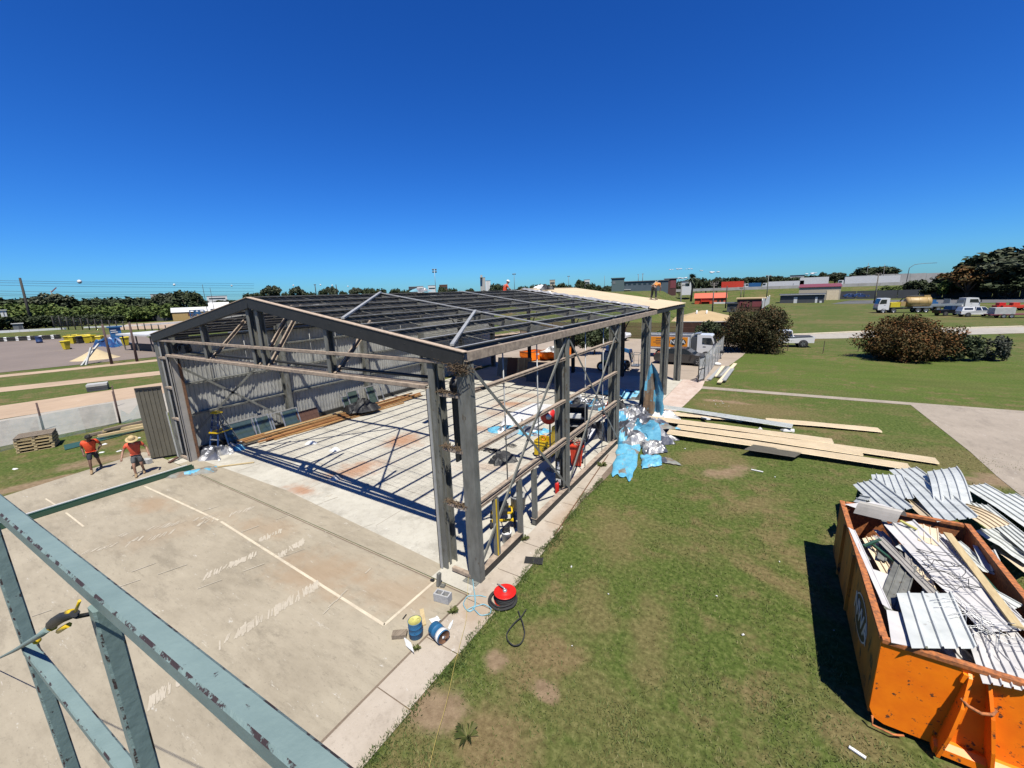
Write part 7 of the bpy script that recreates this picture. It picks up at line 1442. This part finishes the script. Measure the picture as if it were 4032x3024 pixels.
# ---- trees -----------------------------------------------------------------
protos = {}
def proto(kind):
    if kind in protos: return protos[kind]
    A = dict(gum=('lf_gum', 9, 8, 10, 3.6, 2600, .42, 22), dark=('lf_dark', 9, 8, 9, .8, 2600, .45, 26), mid=('lf_mid', 9, 8, 7, .3, 2200, .45, 20), rust=('lf_rust', 8, 8, 10, 2.5, 2200, .4, 20))[kind]
    r = (A, npmesh('crown', leaves(blobs(A[1], A[2], A[3]-A[4], A[4], A[7], len(protos)+40, .2, .36), A[5], A[6], len(protos)+50), 4, A[0]))
    mb = MB(); rr = random.Random(3); mb.tube([(0, 0, -1.5), (.1, 0, A[4]+1.5), (0, .1, A[3]*.7)], [.32, .24, .08], 7)
    for k in range(5): an = k*1.3; mb.tube([(0, 0, A[4]*.6+.6*k*.3), (1.4*math.cos(an), 1.4*math.sin(an), A[4]+1.8+.3*k), (2.9*math.cos(an), 2.6*math.sin(an), A[3]*.62)], [.16, .1, .04], 5)
    t = mb.build('trunk', 'bark'); protos[kind] = (A, r[1].data, t.data); bpy.data.objects.remove(r[1]); bpy.data.objects.remove(t); return protos[kind]
tn = [0]
def tree(u, vt, w_px, dist, kind, label, group=None, vb=None, sq=1):
    A, cm, tmh = proto(kind); g = AT(u, 1200, dist); g.z = zt(g.x, g.y)-.3 if vb is None else AT(u, vb, dist).z
    h = max(2, ZA(g, vt)-g.z); dr_ = ray(u, 1180); W_ = w_px/FPX*dist*math.sqrt(1+((u-CX)/FPX)**2)*.62 if w_px else h*.9; tn[0] += 1
    t = thing('tree', label, 'tree', g, tn[0]*1.7, group); sx = W_/A[1]; sz = h/(A[3]*.97); t.scale = (sx, sx, sz)
    for n_, d_ in (('crown', cm), ('trunk', tmh)): o = bpy.data.objects.new(n_, d_); COL.objects.link(o); o.parent = t
    return t
rr = random.Random(21); GL = 'dark evergreen trees of the forest belt'; LL = 'dark evergreen tree in the forest belt beyond the kart yard'
for u, vt, w_, k in [(-30, 1176, 90, 'dark'), (20, 1180, 70, 'dark'), (60, 1167, 90, 'dark'), (105, 1178, 60, 'dark'), (136, 1170, 70, 'dark'), (240, 1178, 70, 'dark'), (280, 1172, 60, 'dark'), (325, 1172, 70, 'dark'), (366, 1168, 55, 'dark'), (400, 1177, 70, 'dark'), (434, 1175, 60, 'dark'), (479, 1165, 80, 'dark'), (533, 1169, 75, 'dark'), (588, 1168, 70, 'dark'), (625, 1172, 70, 'dark')]: tree(u, vt, w_*1.5, 300+rr.uniform(-12, 20), k, LL, GL)
tree(195, 1158, 110, 292, 'gum', 'taller grey gum tree rising above the left forest belt'); tree(665, 1156, 100, 285, 'gum', 'broad gum tree at the right end of the forest belt'); tree(748, 1138, 135, 280, 'dark', 'biggest round dark tree at the right end of the forest belt'); tree(800, 1178, 60, 300, 'dark', LL, GL)
for i in range(26): tree(-20+i*33+rr.uniform(-10, 10), 1212+rr.uniform(-8, 12)-.25*i, 95, 262+rr.uniform(-14, 14), 'mid', 'low bright green tree along the foot of the forest belt', 'low green trees at the foot of the forest belt')
for i in range(16): tree(-20+i*30+rr.uniform(-8, 8), 1245+rr.uniform(-6, 8)-.4*i, 70, 246, 'dark', 'low dark scrub tree behind the white track barrier', 'scrub trees behind the white barrier')
for u, vt, w_, k in [(1000, 1150, 60, 'dark'), (1076, 1127, 66, 'gum'), (1025, 1148, 50, 'dark'), (1135, 1146, 50, 'dark'), (1183, 1130, 62, 'gum'), (1225, 1147, 50, 'dark'), (1275, 1134, 46, 'dark'), (1312, 1130, 50, 'gum'), (1360, 1142, 46, 'dark'), (1405, 1134, 56, 'gum'), (1440, 1132, 40, 'dark'), (1466, 1130, 46, 'dark'), (1510, 1133, 60, 'dark'), (1560, 1133, 60, 'dark'), (1600, 1138, 50, 'dark'), (1745, 1124, 50, 'dark'), (1785, 1132, 50, 'dark'), (1850, 1133, 60, 'dark'), (1955, 1113, 56, 'dark'), (1985, 1120, 40, 'dark'), (2060, 1124, 60, 'dark'), (2100, 1118, 60, 'dark'), (2140, 1115, 66, 'dark'), (2175, 1118, 60, 'dark'), (2210, 1111, 56, 'dark'), (2235, 1118, 40, 'dark'), (2288, 1097, 66, 'dark'), (2325, 1112, 46, 'dark'), (2350, 1121, 46, 'dark')]: tree(u, vt, w_*1.5, 430, k, 'far dark tree on the horizon behind the shed roof', 'far trees on the horizon behind the roof')
tree(2672, 1102, 40, 300, 'dark', 'dark tree behind the scoreboard block'); tree(2818, 1093, 60, 330, 'gum', 'gum tree on the highway right of the palm')
for i in range(44): u = 2700+i*19; tree(u, 1098-.022*(u-2700)+rr.uniform(-6, 6), 70, 430+rr.uniform(-40, 60), 'dark', 'far dark tree on the hill above the highway', 'far trees on the hill above the highway')
for i in range(46): u = 900+i*35; tree(u, 1190-.0353*(u-1000)-14+rr.uniform(-5, 4), 120, 560+rr.uniform(-40, 60), 'dark', 'lowest far tree on the skyline behind the shed', 'low far trees on the skyline')
tree(3106, 1089, 70, 340, 'dark', 'dark tree left of the house on the hill'); tree(3229, 1068, 42, 360, 'dark', 'pointed pine on the hill skyline'); tree(3275, 1074, 70, 360, 'gum', 'gum tree on the skyline behind the tan workshop'); tree(3345, 1077, 60, 360, 'dark', 'dark tree on the skyline right of the gum tree'); tree(3434, 1044, 150, 320, 'dark', 'large round dark tree over the highway lorries'); tree(2994, 1092, 40, 340, 'gum', 'small gum tree on the skyline left of the mast')
for u, vt, w_, d_, k, l in [(3590, 1098, 70, 225, 'dark', 'dark tree at the left of the roadside clump'), (3640, 1106, 90, 222, 'dark', 'round dark tree in the roadside clump'), (3690, 1108, 90, 220, 'dark', 'dark tree in the middle of the roadside clump'), (3755, 1075, 110, 222, 'dark', 'dark tree below the autumn tree'), (3800, 1036, 115, 203, 'rust', 'autumn-brown tree among the dark roadside trees'), (3735, 1095, 60, 215, 'mid', 'yellow-green small tree in the roadside clump'), (3850, 1040, 90, 230, 'dark', 'dark tree right of the autumn-brown one'), (3910, 985, 165, 215, 'dark', 'tall dark tree at the right of the roadside clump'), (3990, 972, 190, 210, 'gum', 'tallest grey-barked gum tree at the right edge'), (4060, 985, 180, 210, 'dark', 'tall dark tree cut by the right edge of the photo'), (3950, 1070, 150, 205, 'dark', 'lower dark tree in front of the tall gum')]: tree(u, vt, w_*1.15, d_, k, l)
for i, u in enumerate((3480, 3510, 3540, 3565)): tree(u, 1128+3*(i % 2), 60, 232, 'mid', 'bright green shrub on the embankment beside the road', 'bright shrubs on the embankment')
# palm
pm = thing('palm_tree', 'palm tree with a shaggy round head beside the highway', 'palm', AT(2721, 1175, 150)); h = ZA(pm.location, 1098)-pm.location.z; mb = MB(); mb.tube([(0, 0, -1), (.2, 0, h*.5), (0, 0, h)], [.35, .28, .3], 8); mb.build('trunk', 'bark', pm); mb = MB(); rr = random.Random(2)
for k in range(60):
    a = k*2.4; e = rr.uniform(-.9, 1.2); d = V((math.cos(a)*math.cos(e), math.sin(a)*math.cos(e), math.sin(e))); n_ = d.cross(V((0, 0, 1))).normalized()*.28; p = V((0, 0, h)); L_ = 2.6
    q1 = p+d*L_*.55; q2 = p+d*L_+V((0, 0, -.7)); mb.add([p-n_*.3, p+n_*.3, q1+n_, q1-n_, q2], [(0, 1, 2, 3), (3, 2, 4)])
mb.build('crown', 'lf_gum', pm)
# small clouds low over the right horizon
for i, (u, v, w_) in enumerate([(2640, 1062, 10), (2676, 1059, 14), (2714, 1059, 12), (2762, 1066, 9), (2815, 1072, 18), (3195, 1077, 16), (2690, 1095, 20)]):
    mb = MB(); cr_ = random.Random(i); k = 2600/FPX
    for j in range(7): mb.ball((cr_.uniform(-1, 1)*w_*k*.8, cr_.uniform(-1, 1)*w_*k*.3, cr_.uniform(-.1, .1)*w_*k), w_*k*cr_.uniform(.12, .24), 10, 6, (1.4, 1, .5))
    solo(mb, 'cloud', 'cloud', 'small white cloud low over the horizon', 'cloud', loc=AT(u, v, 2600), group='small clouds over the right horizon')
# ---- people ----------------------------------------------------------------
def skin_mesh(name, mname, J, E, parent, sub=1):
    """continuous surface grown over a skeleton; J name -> (pos, radius)"""
    keys = list(J); me = bpy.data.meshes.new(name); me.from_pydata([J[k][0] for k in keys], [(keys.index(a), keys.index(b)) for a, b in E], []); o = bpy.data.objects.new(name, me); COL.objects.link(o)
    m = o.modifiers.new('skin', 'SKIN'); m.use_smooth_shade = True; sl_ = me.skin_vertices[0].data
    for i, k in enumerate(keys): r = J[k][1]; sl_[i].radius = (r, r) if not isinstance(r, tuple) else r; sl_[i].use_root = (i == 0)
    s = o.modifiers.new('sub', 'SUBSURF'); s.levels = s.render_levels = sub
    dg = bpy.context.evaluated_depsgraph_get(); m2 = bpy.data.meshes.new_from_object(o.evaluated_get(dg)); bpy.data.objects.remove(o); m2.name = name; m2.materials.clear(); m2.materials.append(MT[mname]); m2.polygons.foreach_set('use_smooth', [True]*len(m2.polygons))
    ob = bpy.data.objects.new(name, m2); COL.objects.link(ob); ob.parent = parent; return ob
def person(loc, rz, label, P, skinm, shirt, legs, boots='boot', hat=None, hairm=None, longlegs=False, sc=1, extra=None, sleeves=.6, waist=None):
    t = thing('person', label, 'person', loc, rz); t.scale = (sc,)*3; J = {}; E = []
    def add(k, p, r, to=None): J[k] = (V(p), r); (E.append((to, k)) if to else None)
    add('pelvis', P['pelvis'], (.15, .11)); add('belly', P['belly'], (.145, .1), 'pelvis'); add('chest', P['chest'], (.165, .11), 'belly'); add('neck0', P['neck'], .065, 'chest'); nk = V(P['neck']); hd = V(P['head']); up = (hd-nk).normalized(); add('neck1', nk.lerp(hd, .4), .055, 'neck0')
    add('jaw', hd-up*.05+V(P['face'])*.02, .075, 'neck1'); add('skull', hd+up*.06, .098, 'jaw'); add('crown', hd+up*.11, .07, 'skull'); add('nose', hd+V(P['face'])*.115+up*.0, .016, 'jaw')
    for s, k in ((-1, 'L'), (1, 'R')):
        sh, el, wr = V(P['sh'+k]), V(P['el'+k]), V(P['wr'+k]); add('sh'+k, sh, .062, 'chest'); add('el'+k, el, .042, 'sh'+k); add('fa'+k, el.lerp(wr, .35), .043, 'el'+k); add('wr'+k, wr, .028, 'fa'+k)
        d = (wr-el).normalized(); hv = V(P.get('hand'+k, d)).normalized(); sd = hv.cross(V(P['face'])).normalized() if abs(hv.dot(V(P['face']))) < .95 else V((1, 0, 0)); sd *= s; pm_ = wr+hv*.05; add('pm'+k, pm_, (.034, .02), 'wr'+k); cu = hv.cross(sd).normalized()
        for f in range(4):
            b = pm_+hv*.04+sd*(.03-.02*f); L_ = (.07, .08, .075, .058)[f]; add('f%s%d' % (k, f), b, .0105, 'pm'+k); add('g%s%d' % (k, f), b+hv*L_*.55+cu*.006*s, .0095, 'f%s%d' % (k, f)); add('h%s%d' % (k, f), b+hv*L_*.9+cu*.02*s, .008, 'g%s%d' % (k, f))
        add('t0'+k, wr+hv*.035+sd*.036, .012, 'wr'+k); add('t1'+k, wr+hv*.075+sd*.055, .01, 't0'+k)
        hp, kn, an = V(P['hp'+k]), V(P['kn'+k]), V(P['an'+k]); add('hp'+k, hp, .088, 'pelvis'); add('kn'+k, kn, .056, 'hp'+k); add('cf'+k, kn.lerp(an, .3), .055, 'kn'+k); add('an'+k, an, .036, 'cf'+k); add('to'+k, an+V(P['toe'+k])*.16+V((0, 0, -.05)), .035, 'an'+k)
    b = skin_mesh('body', skinm, J, E, t)
    # clothes grown on the same skeleton, slightly fuller
    S = {'belly': (J['belly'][0], (.165, .125)), 'pel': (J['pelvis'][0].lerp(J['belly'][0], .3), (.17, .13)), 'chest': (J['chest'][0], (.185, .135)), 'nk': (J['chest'][0].lerp(J['neck0'][0], .75), .085)}; e2 = [('belly', 'pel'), ('belly', 'chest'), ('chest', 'nk')]
    for k in 'LR': S['s'+k] = (J['sh'+k][0], .085); S['e'+k] = (J['sh'+k][0].lerp(J['el'+k][0], sleeves), .066); e2 += [('chest', 's'+k), ('s'+k, 'e'+k)]
    skin_mesh('shirt', shirt, S, e2, t)
    T = {'p': (J['pelvis'][0]+V((0, 0, .05)), (.165, .13)), 'q': (J['pelvis'][0], (.17, .13))}; e3 = [('p', 'q')]
    for k in 'LR':
        f = 1.0 if longlegs else .8; T['h'+k] = (J['hp'+k][0], .112); T['k'+k] = (J['hp'+k][0].lerp(J['kn'+k][0], f), .09); e3 += [('q', 'h'+k), ('h'+k, 'k'+k)]
        if longlegs: T['a'+k] = (J['kn'+k][0].lerp(J['an'+k][0], .92), .058); e3.append(('k'+k, 'a'+k))
    skin_mesh('trousers' if longlegs else 'shorts', legs, T, e3, t)
    for k in 'LR':
        an = J['an'+k][0]; td = V(P['toe'+k]).normalized(); skin_mesh('boot', boots, {'a': (an+V((0, 0, .09)), .058), 'b': (an+V((0, 0, .0)), .06), 'h': (an-td*.05+V((0, 0, -.045)), .045), 'm': (an+td*.08+V((0, 0, -.045)), .05), 't': (an+td*.19+V((0, 0, -.055)), .042)}, [('a', 'b'), ('b', 'h'), ('b', 'm'), ('m', 't')], t)
    mt = up.to_track_quat('Z', 'Y').to_matrix(); hc = hd+up*.08
    fv = V(P['face'])
    ey = MB()
    for s in (-1, 1): ey.ball(hd+fv*.092+fv.cross(up).normalized()*(.034*s)+up*.035, .012, 6, 4)
    ey.build('eyes', 'hair', t); ey = MB(); [ey.ball(hd+fv.cross(up).normalized()*(.098*s)+up*.01, .028, 6, 4, (.5, .8, 1)) for s in (-1, 1)]; ey.build('ears', skinm, t); ey = MB(); ey.ball(hd+fv*.098-up*.05, .022, 6, 4, (1, .6, .4)); ey.build('mouth', 'brown_brick', t)
    if hairm:
        mb = MB(); hr_ = random.Random(4)
        for i in range(46):
            d = V((hr_.gauss(0, 1), hr_.gauss(0, 1), hr_.gauss(.5, .7))).normalized()
            if d.dot(fv) > .55 and d.dot(up) < .35: continue
            mb.ball(hd+up*.07+d*.085, hr_.uniform(.03, .045), 7, 5)
        mb.build('hair', hairm, t)
    if hat == 'straw':
        mb = MB(); mb.lathe([(.205, -.035), (.18, -.014), (.115, .0), (.108, .07), (.08, .115), (0, .12)], hc+up*.02, 22, m=mt); mb.lathe([(.115, -.004), (.18, -.02), (.205, -.037)], hc+up*.02, 22, m=mt); hb = mb.build('straw_hat', 'straw', t); mb = MB(); mb.lathe([(.119, .003), (.116, .03)], hc+up*.02, 22, m=mt); mb.build('hat_band', 'brown_brick', hb)
    if hat == 'helmet': mb = MB(); mb.lathe([(.145, -.0), (.125, .01), (.12, .06), (.08, .11), (0, .125)], hc, 16, m=mt); mb.build('hard_hat', 'white', t)
    if waist: mb = skin_mesh('overalls_top', waist, {'a': (J['pelvis'][0]+V((0, 0, -.02)), (.178, .142)), 'b': (J['belly'][0]+V((0, 0, -.03)), (.176, .135))}, [('a', 'b')], t)
    if extra: extra(t, J)
    return t
# walking man with bare dark curls (left): local +y is the way he faces
g = G(372, 1862); f0 = math.atan2(.35, 1)-math.pi/2
def cardx(t, J): mb = MB(); w_ = J['wrL'][0]; mb.box(w_+V((-.1, -.06, .0)), (.22, .03, .26)); mb.build('paper', 'white', t)
person(G(362, 1868)+V((-.25, .22, .016)), -math.pi/2-.25, 'walking man with curly black hair in an orange work shirt and navy shorts', dict(pelvis=(.02, .02, .9), belly=(.02, .05, 1.08), chest=(.0, .1, 1.3), neck=(-.0, .16, 1.46), head=(-.02, .25, 1.57), face=(-.1, .75, -.6),
    shL=(-.2, .1, 1.4), elL=(-.34, .0, 1.14), wrL=(-.2, .14, .96), shR=(.2, .08, 1.4), elR=(.27, -.05, 1.12), wrR=(.24, .1, .9), hpL=(-.09, .0, .86), knL=(-.12, -.12, .48), anL=(-.14, -.42, .12), hpR=(.1, .02, .86), knR=(.12, .2, .48), anR=(.14, .24, .09), toeL=(0, .95, -.3), toeR=(.1, 1, 0)), 'skin_dark', 'hivis', 'navy', hairm='hair')
person(G(548, 1878)+V((-.15, .1, .016)), -math.pi/2-.3, 'man in a straw hat, faded orange shirt and grey shorts by the olive door', dict(pelvis=(0, 0, .93), belly=(0, .03, 1.1), chest=(0, .07, 1.32), neck=(0, .12, 1.49), head=(0, .18, 1.6), face=(0, .8, -.6),
    shL=(-.21, .07, 1.42), elL=(-.38, .02, 1.16), wrL=(-.4, .16, .93), shR=(.21, .07, 1.42), elR=(.36, .06, 1.17), wrR=(.42, .2, .95), hpL=(-.1, 0, .88), knL=(-.11, .05, .48), anL=(-.12, -.22, .14), hpR=(.1, .0, .88), knR=(.13, .16, .49), anR=(.13, .12, .09), toeL=(0, .9, -.4), toeR=(.05, 1, 0)), 'skin', 'hivis_faded', 'shorts_grey', hat='straw', waist='navy')
# roofer bending over on the tan sheets
def harness(t, J):
    mb = MB(); c, b = J['chest'][0], J['pelvis'][0]
    for s in (-1, 1): mb.tube([c+V((.1*s, .02, .17)), c.lerp(b, .5)+V((-.05*s, -.14, .1)), b+V((.13*s, -.14, .06)), b+V((.14*s, .02, -.2))], .016, 5)
    mb.build('harness', 'rope_pale', t)
xr, yr = -7.3, 27.2
rp_ = ONX(2575, 1197, -7.4); yy = rp_.y if 24.6 < rp_.y < 32 else 27.5
person((-7.4, yy, zr(-7.4)+.1), -.35, 'roofer in orange vest and black trousers bending over on the tan roof sheets', dict(pelvis=(0, -.1, .92), belly=(0, .03, 1.07), chest=(0, .24, 1.16), neck=(0, .4, 1.12), head=(0, .5, 1.04), face=(0, .5, -.85),
    shL=(-.2, .28, 1.13), elL=(-.25, .36, .86), wrL=(-.16, .42, .63), shR=(.2, .28, 1.13), elR=(.25, .36, .86), wrR=(.17, .42, .62), hpL=(-.1, -.1, .88), knL=(-.15, -.03, .48), anL=(-.19, -.1, .09), hpR=(.1, -.1, .88), knR=(.15, -.03, .48), anR=(.19, -.1, .09), toeL=(-.3, .9, 0), toeR=(.3, .9, 0)), 'skin', 'hivis_orange', 'black', longlegs=True, boots='old_wood', extra=harness, sc=1.02)
# roofer half hidden behind the ridge
rx, ry = XM-1.6, 24.5; q = ONX(1985, 1130, XM-1.2)
person((XM-1.2, min(max(q.y, 20), 30), zr(XM-1.2)-.35), -.6, 'worker in orange shirt and white helmet half hidden behind the ridge', dict(pelvis=(0, 0, .45), belly=(0, .05, .6), chest=(0, .12, .8), neck=(0, .2, .95), head=(0, .26, 1.07), face=(0, .9, -.3),
    shL=(-.2, .12, .9), elL=(-.3, .25, .68), wrL=(-.2, .45, .55), shR=(.2, .12, .9), elR=(.3, .25, .68), wrR=(.2, .45, .55), hpL=(-.1, 0, .42), knL=(-.2, .36, .46), anL=(-.2, .2, .09), hpR=(.1, 0, .42), knR=(.2, .36, .46), anR=(.2, .2, .09), toeL=(0, 1, 0), toeR=(0, 1, 0)), 'skin', 'hivis', 'navy', hat='helmet', longlegs=True)
tarp(V((XM+1.2, 25.6, HR-.05)), 0, .4, .3, .3, .4, ['black', 'slate'], 71, 'dark bundle of tools sitting on the tan roof near the ridge', name='tool_bundle', n=12) ; tarp(V((XM+.6, 14.2, HR+.02)), 0, .6, .22, 1.5, .16, ['hose_blue', 'foil'], 72, 'pale blue sheet scrap caught on the ridge purlins', name='sheet_scrap', n=16); tarp(V((XM+.2, 26.5, HR+.05)), 0, .45, .35, .2, .25, ['foam'], 73, 'white crumpled sheet on the ridge of the tan roof', name='sheet_scrap', n=14)
# worker on the field
g = G(3783, 1243)
person(g, math.pi*.5, 'worker in orange shirt and dark trousers standing on the field by the utes', dict(pelvis=(0, 0, .93), belly=(0, .01, 1.1), chest=(0, .02, 1.32), neck=(0, .03, 1.5), head=(0, .05, 1.63), face=(0, 1, -.1), shL=(-.21, .02, 1.43), elL=(-.27, 0, 1.15), wrL=(-.26, .12, .92), shR=(.21, .02, 1.43), elR=(.27, 0, 1.15), wrR=(.26, .12, .92), hpL=(-.1, 0, .88), knL=(-.12, .02, .48), anL=(-.13, 0, .09), hpR=(.1, 0, .88), knR=(.12, .02, .48), anR=(.13, 0, .09), toeL=(0, 1, 0), toeR=(0, 1, 0)), 'skin', 'hivis', 'navy', hat='helmet', longlegs=True, sc=1.1)
